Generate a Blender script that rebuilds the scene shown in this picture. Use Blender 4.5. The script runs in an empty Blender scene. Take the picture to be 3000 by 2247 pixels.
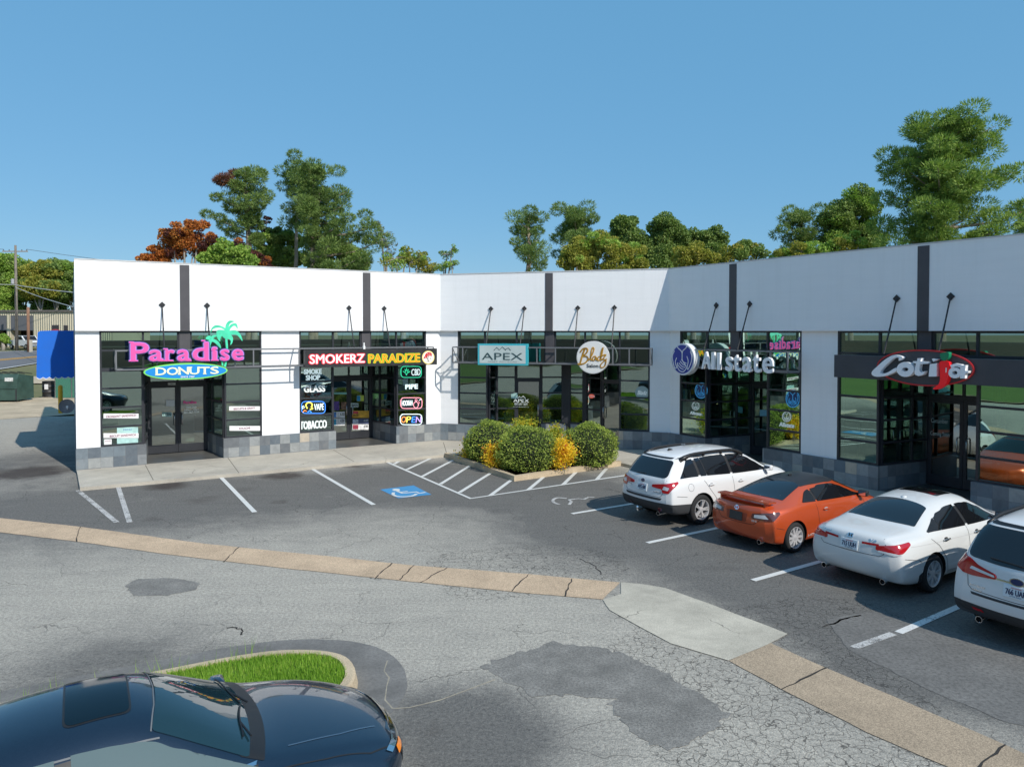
import bpy,bmesh,math,random
import numpy as np
from mathutils import Vector as V, Matrix
from mathutils.bvhtree import BVHTree
R=math.radians; sc=bpy.context.scene; COL=sc.collection
rng=random.Random(7); nrg=np.random.default_rng(5)
# ---------------------------------------------------------------- camera geometry (pixels of the 3000 wide photograph -> the ground)
K=1.2; H=4.5; F=2170.; CX=1500.; YH=969.6; PT=R(1.2); CY=YH+F*math.tan(PT)
def ray(x,y):
    a=(x-CX)/F; b=(CY-y)/F
    return (a, math.cos(PT)+b*math.sin(PT), -math.sin(PT)+b*math.cos(PT))
def gz(Y): return 0.0 if Y<58 else (Y-58)*.0345 if Y<116 else 2.0
def gr(x,y,z=0.):
    d=ray(x,y); t=(z-H)/d[2]; return V((d[0]*t,d[1]*t,z))
def at(x,Y,z=0.):
    d=ray(x,YH); return V((d[0]/d[1]*Y,Y,z))
def zpx(y,Y): return H+ray(0,y)[2]/ray(0,y)[1]*Y
# ---------------------------------------------------------------- materials
def N(t,ty,ins=None,**kw):
    n=t.nodes.new('ShaderNode'+ty)
    for k,v in kw.items(): setattr(n,k,v)
    for k,v in (ins or {}).items():
        s=n.inputs[k]
        if isinstance(v,bpy.types.NodeSocket): t.links.new(v,s)
        else: s.default_value=v
    return n
def c4(c): return (c[0],c[1],c[2],1.)
def mixc(t,f,a,b,bt='MIX'):
    n=N(t,'Mix',data_type='RGBA',blend_type=bt)
    for i,v in ((0,f),(6,a),(7,b)):
        if isinstance(v,bpy.types.NodeSocket): t.links.new(v,n.inputs[i])
        else: n.inputs[i].default_value=v if i==0 else c4(v)
    return n.outputs[2]
def mth(t,op,a,b=0.,c=None):
    n=N(t,'Math',operation=op)
    for i,v in enumerate((a,b,c)):
        if v is None: continue
        if isinstance(v,bpy.types.NodeSocket): t.links.new(v,n.inputs[i])
        else: n.inputs[i].default_value=v
    return n.outputs[0]
def ramp(t,f,stops):
    n=N(t,'ValToRGB',{0:f}); e=n.color_ramp.elements
    while len(e)<len(stops): e.new(.5)
    for k,(p,c) in enumerate(stops):
        e[k].position=p; e[k].color=c4(c) if hasattr(c,'__len__') else (c,c,c,1)
    return n.outputs[0]
def new(name):
    m=bpy.data.materials.new(name); m.use_nodes=True; t=m.node_tree
    return m,t,t.nodes['Principled BSDF'],t.nodes['Material Output']
def sin(t,b,k,v):
    s=b.inputs[k]
    if isinstance(v,bpy.types.NodeSocket): t.links.new(v,s)
    else: s.default_value=v
def noise(t,p,s,d=3,r=.55,dist=0.):
    return N(t,'TexNoise',{'Vector':p,'Scale':s,'Detail':d,'Roughness':r,'Distortion':dist}).outputs['Fac']
MC={}
def M(name,col=(.5,.5,.5),rough=.5,metal=0.,var=0.,vs=4.,bump=0.,bs=60.,coat=0.,em=0.,spec=.5,var2=0.,flake=0.):
    if name in MC: return MC[name]
    m,t,b,o=new(name); MC[name]=m
    sin(t,b,'Base Color',c4(col)); sin(t,b,'Roughness',rough); sin(t,b,'Metallic',metal); sin(t,b,'Specular IOR Level',spec)
    if var or bump or flake: p=N(t,'TexCoord').outputs['Object']
    if var:
        n=noise(t,p,vs,5,.6)
        f=ramp(t,n,[(.3,0.),(.7,1.)])
        c=mixc(t,f,[x*(1-var) for x in col],[min(1,x*(1+var)) for x in col])
        if var2:
            n2=noise(t,p,vs*14,3,.7); c=mixc(t,ramp(t,n2,[(.35,0.),(.65,1.)]),c,[x*(1-var2) for x in col],'MIX') if var2<0 else mixc(t,mth(t,'MULTIPLY',ramp(t,n2,[(.4,0.),(.7,1.)]),var2),c,[x*.4 for x in col])
        sin(t,b,'Base Color',c)
        sin(t,b,'Roughness',mth(t,'ADD',mth(t,'MULTIPLY',n,.25),rough-.12))
    if flake:
        v=N(t,'TexVoronoi',{'Vector':p,'Scale':900.})
        c=mixc(t,mth(t,'MULTIPLY',ramp(t,v.outputs['Color'],[(.4,0.),(1.,1.)]),flake),col,[min(1,x*2.2+.05) for x in col]); sin(t,b,'Base Color',c)
    if bump:
        n=noise(t,p,bs,3,.6); bp=N(t,'Bump',{'Height':n,'Strength':bump,'Distance':.02}); sin(t,b,'Normal',bp.outputs[0])
    if coat: sin(t,b,'Coat Weight',coat); sin(t,b,'Coat Roughness',.03)
    if em: sin(t,b,'Emission Color',c4(col)); sin(t,b,'Emission Strength',em)
    return m
# ---------------------------------------------------------------- mesh building
class MB:
    def __init__(s): s.v=[]; s.f=[]; s.m=[]; s.X=Matrix(); s.mi=0
    def add(s,vs,fs,X=None):
        o=len(s.v); T=s.X if X is None else s.X@X
        s.v+=[tuple(T@V(p)) for p in vs]; s.f+=[tuple(i+o for i in f) for f in fs]; s.m+=[s.mi]*len(fs); return s
    def box(s,a,b,X=None):
        x0,y0,z0=a; x1,y1,z1=b
        return s.add([(x0,y0,z0),(x1,y0,z0),(x1,y1,z0),(x0,y1,z0),(x0,y0,z1),(x1,y0,z1),(x1,y1,z1),(x0,y1,z1)],
            [(3,2,1,0),(4,5,6,7),(0,1,5,4),(1,2,6,5),(2,3,7,6),(3,0,4,7)],X)
    def bev(s,a,b,r,X=None):          # box with chamfered vertical and horizontal edges
        bm=bmesh.new(); bmesh.ops.create_cube(bm,size=1)
        for v in bm.verts: v.co=V([(a[i]+b[i])/2+v.co[i]*(b[i]-a[i]) for i in range(3)])
        bmesh.ops.bevel(bm,geom=bm.edges[:],offset=r,segments=2,affect='EDGES',profile=.6)
        bm.verts.index_update(); s.add([v.co[:] for v in bm.verts],[[v.index for v in f.verts] for f in bm.faces],X); bm.free(); return s
    def prism(s,poly,z0,z1,X=None):   # polygon in xy, extruded along z
        n=len(poly); ar=sum(poly[i][0]*poly[(i+1)%n][1]-poly[(i+1)%n][0]*poly[i][1] for i in range(n))
        if ar<0: poly=poly[::-1]
        vs=[(p[0],p[1],z0) for p in poly]+[(p[0],p[1],z1) for p in poly]
        return s.add(vs,[tuple(range(n-1,-1,-1)),tuple(range(n,2*n))]+[(i,(i+1)%n,n+(i+1)%n,n+i) for i in range(n)],X)
    def sheet(s,poly,z,X=None):
        n=len(poly); ar=sum(poly[i][0]*poly[(i+1)%n][1]-poly[(i+1)%n][0]*poly[i][1] for i in range(n))
        if ar<0: poly=poly[::-1]
        return s.add([(p[0],p[1],z) for p in poly],[tuple(range(n))],X)
    def tube(s,pts,r,n=8,X=None,cap=True,r2=None):
        P=[V(p) for p in pts]; vs=[]; fs=[]; k=len(P); up=None
        for i,p in enumerate(P):
            d=((P[min(i+1,k-1)]-P[max(i-1,0)])).normalized()
            if up is None: up=V((0,0,1)) if abs(d.z)<.9 else V((1,0,0))
            a=d.cross(up).normalized(); b=a.cross(d).normalized(); up=b
            rr=r[i] if hasattr(r,'__len__') else r
            for j in range(n):
                t=2*math.pi*j/n; vs.append(tuple(p+a*(rr*math.cos(t))+b*(rr*math.sin(t))))
        for i in range(k-1):
            for j in range(n): fs.append((i*n+j,i*n+(j+1)%n,(i+1)*n+(j+1)%n,(i+1)*n+j))
        if cap: fs+= [tuple(range(n-1,-1,-1)),tuple(range((k-1)*n,k*n))]
        return s.add(vs,fs,X)
    def lathe(s,prof,n=24,X=None,a=2*math.pi):   # profile (r,z) turned about z
        vs=[];fs=[];k=len(prof)
        for j in range(n):
            t=a*j/n
            vs+=[(r*math.cos(t),r*math.sin(t),z) for r,z in prof]
        for j in range(n):
            for i in range(k-1): 
                q=(j+1)%n; fs.append((j*k+i,q*k+i,q*k+i+1,j*k+i+1))
        return s.add(vs,fs,X)
    def stroke(s,pts,w,z0,z1,X=None,closed=False):   # ribbon of width w along a 2-d polyline, extruded
        P=[V((p[0],p[1])) for p in pts]; n=len(P); L=[];Rr=[]
        for i in range(n):
            a=P[(i-1)%n] if closed or i>0 else P[i]; b=P[(i+1)%n] if closed or i<n-1 else P[i]
            d=(b-a); d=d.normalized() if d.length>1e-9 else V((1,0)); q=V((-d.y,d.x)); ww=w[i] if hasattr(w,'__len__') else w
            L.append(P[i]+q*ww/2); Rr.append(P[i]-q*ww/2)
        vs=[(p.x,p.y,z) for z in (z0,z1) for p in L]+[(p.x,p.y,z) for z in (z0,z1) for p in Rr]; fs=[]
        for i in range(n if closed else n-1):
            j=(i+1)%n
            fs+=[(n+i,3*n+i,3*n+j,n+j),(i,j,2*n+j,2*n+i),(i,n+i,n+j,j),(2*n+i,2*n+j,3*n+j,3*n+i)]
        if not closed: fs+=[(0,2*n,3*n,n),(n-1,2*n-1,4*n-1,3*n-1)]
        return s.add(vs,fs,X)
    def ell(s,c,rx,ry,z0,z1,n=32,X=None): return s.prism([(c[0]+rx*math.cos(2*math.pi*i/n),c[1]+ry*math.sin(2*math.pi*i/n)) for i in range(n)],z0,z1,X)
    def ball(s,c,r,n=10,X=None):
        r=r if hasattr(r,'__len__') else (r,r,r); bm=bmesh.new(); bmesh.ops.create_uvsphere(bm,u_segments=n,v_segments=max(4,n*2//3),radius=1)
        bm.verts.index_update(); s.add([(c[0]+v.co.x*r[0],c[1]+v.co.y*r[1],c[2]+v.co.z*r[2]) for v in bm.verts],[[v.index for v in f.verts] for f in bm.faces],X); bm.free(); return s
    def build(s,name,mats,parent=None,mtx=None,smooth=False,sharp=None):
        me=bpy.data.meshes.new(name); me.from_pydata(s.v,[],s.f)
        for m in (mats if isinstance(mats,(list,tuple)) else [mats]): me.materials.append(m)
        if any(s.m): me.polygons.foreach_set('material_index',s.m)
        if smooth:
            me.shade_smooth()
            if sharp: me.set_sharp_from_angle(angle=R(sharp))
        if me.validate(): print('INVALID',name)
        me.update()
        return link(name,me,parent,mtx)
WM={}
def link(name,data,parent=None,mtx=None):
    o=bpy.data.objects.new(name,data); COL.objects.link(o)
    if mtx is None: mtx=WM[parent.name].copy() if parent else Matrix()
    WM[o.name]=mtx.copy()
    if parent: o.parent=parent; o.matrix_basis=WM[parent.name].inverted()@mtx
    else: o.matrix_basis=mtx
    return o
def tag(o,label=None,cat=None,group=None,kind=None):
    for k,v in (('label',label),('category',cat),('group',group),('kind',kind)):
        if v: o[k]=v
    return o
def thing(name,label,cat,mtx=None,group=None): return tag(link(name,None,None,mtx or Matrix()),label,cat,group)
def TR(x,y,z=0.): return Matrix.Translation((x,y,z))
def RZ(a): return Matrix.Rotation(a,4,'Z')
def copy_tree(o,mtx,label=None):
    c=o.copy(); COL.objects.link(c); c.matrix_basis=mtx; WM[c.name]=mtx.copy()
    if label: c['label']=label
    def rec(src,dst):
        for ch in src.children:
            d=ch.copy(); COL.objects.link(d); d.parent=dst; rec(ch,d)
    rec(o,c); return c
UP=Matrix(((1,0,0,0),(0,0,-1,0),(0,1,0,0),(0,0,0,1)))   # drawing plane (x right, y up, z towards the viewer) -> facade local
# ---------------------------------------------------------------- lettering with the built-in font
TC={}
def glyphs(s,res=3):
    if s in TC: return TC[s]
    c=bpy.data.curves.new('t','FONT'); c.body=s; c.size=1; c.extrude=.5; c.resolution_u=res
    o=bpy.data.objects.new('t',c); me=bpy.data.meshes.new_from_object(o)
    vs=[tuple(v.co) for v in me.vertices]; fs=[tuple(p.vertices) for p in me.polygons]
    bpy.data.objects.remove(o); bpy.data.curves.remove(c); bpy.data.meshes.remove(me)
    x0=min(v[0] for v in vs); x1=max(v[0] for v in vs); TC[s]=(vs,fs,x0,x1); return TC[s]
CAP=.70
def text(mb,s,x0,x1,y0,y1,z0,z1,bold=0.,shear=0.,X=None,y1r=None,y0r=None,xh=None):
    """fill the box x0..x1, y0..y1 (baseline..cap height) with the words; bold = stroke gain in units of height"""
    vs,fs,a,b=glyphs(s); xh=CAP if xh is None else xh; sx=(x1-x0)/(b-a); h=(y1-y0)
    offs=[(0,0)] if not bold else [(0,0),(bold,0),(-bold,0),(0,bold*.7),(0,-bold*.7),(bold*.7,bold*.5),(-bold*.7,-bold*.5),(bold*.7,-bold*.5),(-bold*.7,bold*.5)]
    for k,(dx,dy) in enumerate(offs):
        e=.0004*k
        mb.add([(x0+(v[0]-a)*sx+dx*h+shear*h*v[1]/xh, y0+v[1]/xh*h+dy*h, (z0+z1)/2+v[2]*(z1-z0)+ (e if v[2]>0 else -e)) for v in vs],fs,X)
    return mb
def spline(pts,n=4,closed=False):
    P=[V((p[0],p[1])) for p in pts]; k=len(P); out=[]
    for i in range(k if closed else k-1):
        p0=P[(i-1)%k] if closed or i>0 else P[i]; p1=P[i]; p2=P[(i+1)%k]; p3=P[(i+2)%k] if closed or i<k-2 else P[(i+1)%k]
        for j in range(n):
            t=j/n; out.append(.5*((2*p1)+(p2-p0)*t+(2*p0-5*p1+4*p2-p3)*t*t+(3*p1-p0-3*p2+p3)*t**3))
    if not closed: out.append(P[-1])
    return [(p.x,p.y) for p in out]
def fillet(poly,r,n=4):
    out=[];k=len(poly)
    for i in range(k):
        p=V(poly[i][:2]); a=V(poly[i-1][:2])-p; b=V(poly[(i+1)%k][:2])-p
        rr=min(r,a.length*.45,b.length*.45)
        if rr<1e-5: out.append((p.x,p.y)); continue
        A=p+a.normalized()*rr; B=p+b.normalized()*rr
        for j in range(n+1):
            t=j/n; q=A*(1-t)**2+p*2*t*(1-t)+B*t*t; out.append((q.x,q.y))
    return out
# ================================================================ sky, sun, camera
w=bpy.data.worlds.new("World"); sc.world=w; w.use_nodes=True; wt=w.node_tree
sky=wt.nodes.new('ShaderNodeTexSky'); sky.sky_type='NISHITA'; sky.sun_disc=False
SUNE=R(40); SH=V((-.665,.747)); sky.sun_elevation=SUNE; sky.sun_rotation=math.atan2(-SH.x,-SH.y)
sky.air_density=1.1; sky.dust_density=.1; sky.ozone_density=3.; sky.altitude=60
sy=N(wt,'SeparateXYZ',{0:N(wt,'TexCoord').outputs['Generated']}).outputs[1]
wt.links.new(mixc(wt,N(wt,'MapRange',{0:sy,1:-.6,2:.4,3:.45,4:.8}).outputs[0],sky.outputs[0],(.68,2.1,3.6)),wt.nodes['Background'].inputs[0]); wt.nodes['Background'].inputs[1].default_value=.145
sl=bpy.data.lights.new('sun','SUN'); sl.energy=3.8; sl.angle=R(.53); sl.color=(1,.945,.86)
so=bpy.data.objects.new('sun',sl); COL.objects.link(so); so.location=(20,-20,40)
so.rotation_euler=V((SH.x*math.cos(SUNE),SH.y*math.cos(SUNE),-math.sin(SUNE))).to_track_quat('-Z','Y').to_euler()
cd=bpy.data.cameras.new('camera'); cam=bpy.data.objects.new('camera',cd); COL.objects.link(cam); sc.camera=cam
cam.location=(0,0,H); cam.rotation_euler=(math.pi/2-PT,0,0); cd.sensor_fit='HORIZONTAL'; cd.sensor_width=36; cd.lens=36*F/3000
cd.shift_y=-(1123.5-CY)/3000; cd.clip_end=2000; cd.clip_start=.1
sc.view_settings.view_transform='Standard'; sc.view_settings.look='None'; sc.view_settings.exposure=0.25; sc.view_settings.gamma=1
sc.cycles.use_denoising=True; sc.cycles.max_bounces=8; sc.cycles.transparent_max_bounces=12; sc.cycles.sample_clamp_indirect=6
# ================================================================ ground materials
def asphalt():
    m,t,b,o=new('asphalt'); p=N(t,'NewGeometry').outputs['Position']
    seal=N(t,'Attribute',attribute_name='seal').outputs['Fac']; crk=N(t,'Attribute',attribute_name='crack').outputs['Fac']
    n1=noise(t,p,.35,6,.62,.4); n2=noise(t,p,1.7,5,.65,.6); n3=noise(t,p,55.,2,.6); n4=noise(t,p,150.,2,.7); n5=noise(t,p,20.,3,.7)
    s=mth(t,'ADD',seal,mth(t,'ADD',mth(t,'MULTIPLY',mth(t,'SUBTRACT',n1,.5),.7),mth(t,'MULTIPLY',mth(t,'SUBTRACT',n2,.5),.75)))
    col=ramp(t,s,[(.0,(.345,.323,.283)),(.35,(.278,.262,.233)),(.65,(.205,.195,.177)),(1.,(.125,.121,.114))])
    sp=mth(t,'ADD',mth(t,'MULTIPLY',ramp(t,n3,[(.32,0.),(.7,1.)]),.55),mth(t,'MULTIPLY',ramp(t,n4,[(.3,0.),(.72,1.)]),.65))
    col=mixc(t,1.,col,mixc(t,sp,(.52,.52,.52),(1.5,1.49,1.46)),'MULTIPLY')
    col=mixc(t,1.,col,mixc(t,ramp(t,n5,[(.3,0.),(.72,1.)]),(.68,.68,.69),(1.32,1.32,1.30)),'MULTIPLY')
    # streaks left by tyres and rain run-off
    mp=N(t,'Mapping',{'Vector':p,'Rotation':(0,0,R(62)),'Scale':(.55,5.,1)}).outputs[0]
    st=noise(t,mp,.8,4,.6); col=mixc(t,1.,col,mixc(t,st,(.83,.83,.84),(1.17,1.165,1.15)),'MULTIPLY')
    # cracks
    wp=N(t,'VectorMath',{0:p,1:N(t,'VectorMath',{0:N(t,'TexNoise',{'Vector':p,'Scale':2.2,'Detail':3}).outputs['Color'],3:.55},operation='SCALE').outputs[0]},operation='ADD').outputs[0]
    v1=N(t,'TexVoronoi',{'Vector':wp,'Scale':6.5},feature='DISTANCE_TO_EDGE').outputs[0]
    v2=N(t,'TexVoronoi',{'Vector':wp,'Scale':.6},feature='DISTANCE_TO_EDGE').outputs[0]
    br=ramp(t,noise(t,p,.7,2),[(.45,0.),(.56,1.)])
    l1=mth(t,'MULTIPLY',mth(t,'LESS_THAN',v1,.024),mth(t,'GREATER_THAN',mth(t,'MULTIPLY',crk,mth(t,'ADD',n1,.5)),.55))
    l2=mth(t,'MULTIPLY',mth(t,'LESS_THAN',v2,.0035),mth(t,'MULTIPLY',br,.75))
    cr=mth(t,'MAXIMUM',l1,l2)
    col=mixc(t,mth(t,'MULTIPLY',cr,mth(t,'ADD',.25,mth(t,'MULTIPLY',n2,.75))),col,(.03,.028,.026))
    # dark oil drips
    oil=N(t,'Attribute',attribute_name='oil').outputs['Fac']
    of=ramp(t,mth(t,'MULTIPLY',oil,mth(t,'ADD',.55,mth(t,'MULTIPLY',n2,.9))),[(.35,0.),(.75,1.)])
    col=mixc(t,mth(t,'MULTIPLY',of,.78),col,(.035,.024,.02))
    sin(t,b,'Base Color',col); sin(t,b,'Roughness',.88); sin(t,b,'Specular IOR Level',.3)
    hh=mth(t,'SUBTRACT',mth(t,'ADD',mth(t,'MULTIPLY',n3,.6),mth(t,'MULTIPLY',n5,1.)),mth(t,'MULTIPLY',cr,2.))
    sin(t,b,'Normal',N(t,'Bump',{'Height':hh,'Strength':.8,'Distance':.015}).outputs[0])
    return m
def concrete(name,c,speck=.35,stain=.3,crack=0.,joint=None):
    m,t,b,o=new(name); p=N(t,'NewGeometry').outputs['Position']
    n1=noise(t,p,.8,6,.65,.5); n3=noise(t,p,70.,2,.65); n2=noise(t,p,6.,4,.6)
    col=mixc(t,ramp(t,n1,[(.3,0.),(.7,1.)]),[x*(1-stain) for x in c],[min(1,x*(1+stain*.55)) for x in c])
    col=mixc(t,1.,col,mixc(t,ramp(t,n3,[(.33,0.),(.68,1.)]),(1-speck,)*3,(1+speck*.6,)*3),'MULTIPLY')
    col=mixc(t,1.,col,mixc(t,n2,(.88,.88,.88),(1.12,1.12,1.12)),'MULTIPLY')
    if crack:
        wp=N(t,'VectorMath',{0:p,1:N(t,'VectorMath',{0:N(t,'TexNoise',{'Vector':p,'Scale':2.,'Detail':3}).outputs['Color'],3:.5},operation='SCALE').outputs[0]},operation='ADD').outputs[0]
        v=N(t,'TexVoronoi',{'Vector':wp,'Scale':crack},feature='DISTANCE_TO_EDGE').outputs[0]
        col=mixc(t,mth(t,'MULTIPLY',mth(t,'LESS_THAN',v,.006*crack),mth(t,'MULTIPLY',ramp(t,n1,[(.45,0.),(.55,1.)]),.7)),col,(.05,.045,.04))
    sin(t,b,'Base Color',col); sin(t,b,'Roughness',.9)
    sin(t,b,'Normal',N(t,'Bump',{'Height':n3,'Strength':.35,'Distance':.006}).outputs[0]); return m
def paint(name,c,wear=.5,alpha_lo=.0):
    m,t,b,o=new(name); p=N(t,'NewGeometry').outputs['Position']
    n1=noise(t,p,1.6,4,.7,.3); n3=noise(t,p,38.,3,.75); f=mth(t,'ADD',mth(t,'MULTIPLY',n1,.55),mth(t,'MULTIPLY',n3,.6))
    a=ramp(t,f,[(wear-.06,alpha_lo),(wear+.06,1.)])
    sin(t,b,'Base Color',mixc(t,n3,[x*.8 for x in c],c)); sin(t,b,'Roughness',.8); sin(t,b,'Alpha',a); return m
def turf(name,a,bb,cc,s=.5):
    m,t,b,o=new(name); p=N(t,'NewGeometry').outputs['Position']
    n1=noise(t,p,s*.16,6,.65,.4); n2=noise(t,p,s*4,5,.7); n3=noise(t,p,30.,2,.7)
    col=mixc(t,ramp(t,n1,[(.38,0.),(.62,1.)]),a,bb); col=mixc(t,ramp(t,n2,[(.45,0.),(.72,1.)]),col,cc)
    col=mixc(t,1.,col,mixc(t,n3,(.6,.6,.6),(1.35,1.35,1.3)),'MULTIPLY')
    sin(t,b,'Base Color',col); sin(t,b,'Roughness',1.); sin(t,b,'Normal',N(t,'Bump',{'Height':n2,'Strength':.6,'Distance':.1}).outputs[0]); return m
A_=asphalt(); G_=turf('dry_turf',(.13,.135,.05),(.20,.17,.085),(.10,.12,.035)); GG=turf('green_turf',(.09,.15,.028),(.12,.19,.035),(.06,.11,.02),1.5)
SW_=concrete('sidewalk_concrete',(.46,.42,.35),.18,.22,.25); TAN=concrete('tan_concrete',(.55,.405,.27),.42,.22,.0); APR=concrete('pale_concrete',(.50,.46,.375),.25,.28,.3); PAD=concrete('pad_concrete',(.52,.42,.29),.2,.3,.2)
WP=paint('white_road_paint',(.66,.66,.63),.41); WPF=paint('faded_road_paint',(.52,.51,.49),.52); BP=paint('blue_road_paint',(.055,.27,.52),.38); YP=paint('yellow_road_paint',(.7,.36,.05),.3)
KERB=concrete('kerb_concrete',(.54,.43,.29),.3,.25,.0)
def S(name,mb,m): o=mb.build(name,m); o['kind']='structure'; return o
# ---------------------------------------------------------------- terrain
def grid(xs,ys,zf):
    nx,ny=len(xs),len(ys); mb=MB()
    mb.v=[(x,y,zf(x,y)) for y in ys for x in xs]
    mb.f=[(j*nx+i,j*nx+i+1,(j+1)*nx+i+1,(j+1)*nx+i) for j in range(ny-1) for i in range(nx-1)]; mb.m=[0]*len(mb.f); return mb
S('ground',grid([-420,-200,-100,-60,-30,0,30,60,100,200,420],[-300,-120,-60,-20,0,20,40,50,58]+list(range(62,120,6))+[130,200,420],lambda x,y:gz(y)-.06),G_)
def frange(a,b,s): return [a+s*i for i in range(int(round((b-a)/s))+1)]
xs=frange(-24,15,.3); ys=frange(4,36,.3)
lm=grid([-60,-45,-34,-28]+xs+[18,22,28,36,50],[-34,-20,-10,-4,0]+ys+[37.5,39],lambda x,y:0.)
seal=[(60,1360,2.5,.9),(150,1480,3.,.75),(330,1500,2.6,.55),(650,1440,2.4,.5),(950,1430,2.2,.62),(1150,1440,1.8,.6),(1350,1400,1.9,1.),(1500,1440,1.5,.9),(1700,1420,1.7,.85),(1250,1390,1.5,.8),
 (1800,1540,1.9,.5),(2050,1560,2.2,.85),(2350,1640,2.0,.8),(2600,1750,1.8,.85),(2900,1800,1.8,.9),(2850,1560,2.5,.8),(2350,1450,2.5,.8),(2650,1950,1.0,.6),(2950,2000,1.1,.62),(2200,1720,1.3,.3),
 (700,1900,.8,.2),(1120,2080,.6,.35),(1250,2180,.8,.62),(1500,2200,.7,.65),(350,1930,1.0,.5),(150,1990,.9,.5),(1380,2080,.6,.6),(1650,1560,1.2,.28),(1500,1560,1.6,.3),(800,1560,1.5,.12)]
cracks=[(2250,1960,.9,1.),(2450,2080,.8,1.1),(2050,1870,.8,.9),(2600,2200,.6,.9),(1420,1650,1.1,.85),(1700,1660,1.1,.8),(2480,1810,.8,1.),(2380,1850,.7,1.),(1850,1950,.6,.6),(2050,2180,.7,.7),(1400,1760,.9,.35)]
oil=[(80,1385,1.0,1.),(490,1424,.55,.9),(830,1393,.6,.9),(1040,1365,.5,.7),(590,1465,.5,.55),(715,1435,.45,.5),(450,1520,.3,.6),(820,1470,.25,.7),(1290,2130,.22,.6),(2110,1660,.6,.45)]
def field(P,bl):
    f=np.zeros(len(P))
    for x,y,r,s in bl:
        c=gr(x,y); f+=s*np.exp(-((P[:,0]-c.x)**2+(P[:,1]-c.y)**2)/(2*r*r))
    return np.clip(f,0,1.1)
lot=S('parking_lot',lm,A_); P=np.array([v[:2] for v in lm.v])
for nm,bl in (('seal',seal),('crack',cracks),('oil',oil)):
    lot.data.attributes.new(nm,'FLOAT','POINT').data.foreach_set('value',field(P,bl).astype(np.float32))
def px(pts,z=0.): return [tuple(gr(x,y,z))[:2] for x,y in pts]
def zz(pts,ox,oy,s): return [(ox+x/s,oy+y/s) for x,y in pts]
def rough(poly,amp,step=.12,seed=1):
    r=random.Random(seed); out=[]
    for i in range(len(poly)):
        a=V(poly[i]); b=V(poly[(i+1)%len(poly)]); n=max(1,int((b-a).length/step))
        for j in range(n):
            p=a.lerp(b,j/n); out.append((p.x+r.uniform(-amp,amp),p.y+r.uniform(-amp,amp)))
    return out
z6=lambda p: zz(p,1200,1650,1.229); z4=lambda p: zz(p,0,1300,1.8433); z5=lambda p: zz(p,1000,1300,2.4578)
PATCH=M('patch_asphalt',(.225,.214,.193),.95,var=.3,vs=2.2,var2=.8,bump=.5,bs=60)
S('asphalt_patch',MB().sheet(rough(px(z6([(260,372),(350,330),(430,310),(520,283),(600,295),(650,300),(780,330),(900,385),(1020,455),(1145,540),(1130,570),(1060,620),(1000,650),(940,672),(870,650),(780,590),(715,505),(740,485),(560,478),(430,475),(320,410)])),.055,.07,3),.004),PATCH)
S('asphalt_patch',MB().sheet(rough(px(z4([(680,765),(740,730),(850,725),(950,728),(1080,750),(1050,790),(900,818),(720,820)])),.025,.09,4),.004),PATCH)
S('asphalt_patch',MB().sheet(rough(px([(2420,1815),(2560,1790),(3200,1960),(3200,2160),(2960,2120),(2700,2010),(2480,1900)]),.03,.15,6),.004),M('patch_dark',(.17,.164,.153),.95,var=.22,vs=1.4,var2=.8,bump=.4,bs=120))
# tan swale, pale apron
def strip(name,top,bot,mat,cuts=(),z=.009):
    mb=MB(); T=px(top); B=px(bot); mb.sheet(rough(T+B[::-1],.008,.25,9),z); mb.mi=1
    for a,b in cuts:
        p,q=px([a,b]); pts=[(p[0]+(q[0]-p[0])*i/7+rng.uniform(-.02,.02)*(0<i<7),p[1]+(q[1]-p[1])*i/7+rng.uniform(-.02,.02)*(0<i<7)) for i in range(8)]
        mb.stroke(pts,[.008+rng.uniform(0,.022) for _ in pts],z+.0005,z+.003)
    return S(name,mb,[mat,M('crack_dirt',(.03,.027,.024),1.)])
strip('drainage_swale',[(-900,1430),(-300,1490),(0,1518),(239,1544),(597,1593),(1000,1634),(1200,1656),(1546,1682),(1818,1707)],[(-900,1468),(-300,1530),(0,1560),(228,1587),(488,1624),(860,1668),(1166,1700),(1480,1732),(1765,1757)],TAN,
  [((1149,1650),(1098,1697)),((1213,1657),(1171,1699)),((1310,1663),(1232,1707)),((1548,1683),(1500,1733)),((1674,1697),(1656,1748)),((236,1544),(225,1587)),((700,1604),(655,1647))])
strip('drainage_swale',z6([(1300,288),(1500,378),(1800,505),(2145,655),(2260,707),(2700,905)]),z6([(1150,352),(1340,455),(1650,610),(1935,734),(2100,815),(2500,1010)]),concrete('brown_concrete',(.40,.31,.215),.45,.22,.0),[(z6([(1500,378)])[0],z6([(1340,455)])[0]),(z6([(2145,655)])[0],z6([(2010,770)])[0])])
mb=MB(); mb.sheet(rough(px(z6([(760,70),(830,75),(920,90),(1100,155),(1362,255),(1298,290),(1147,352),(940,290),(800,215),(720,170),(695,132),(760,112)])),.006,.2,2),.011); S('concrete_apron',mb,APR)
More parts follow.
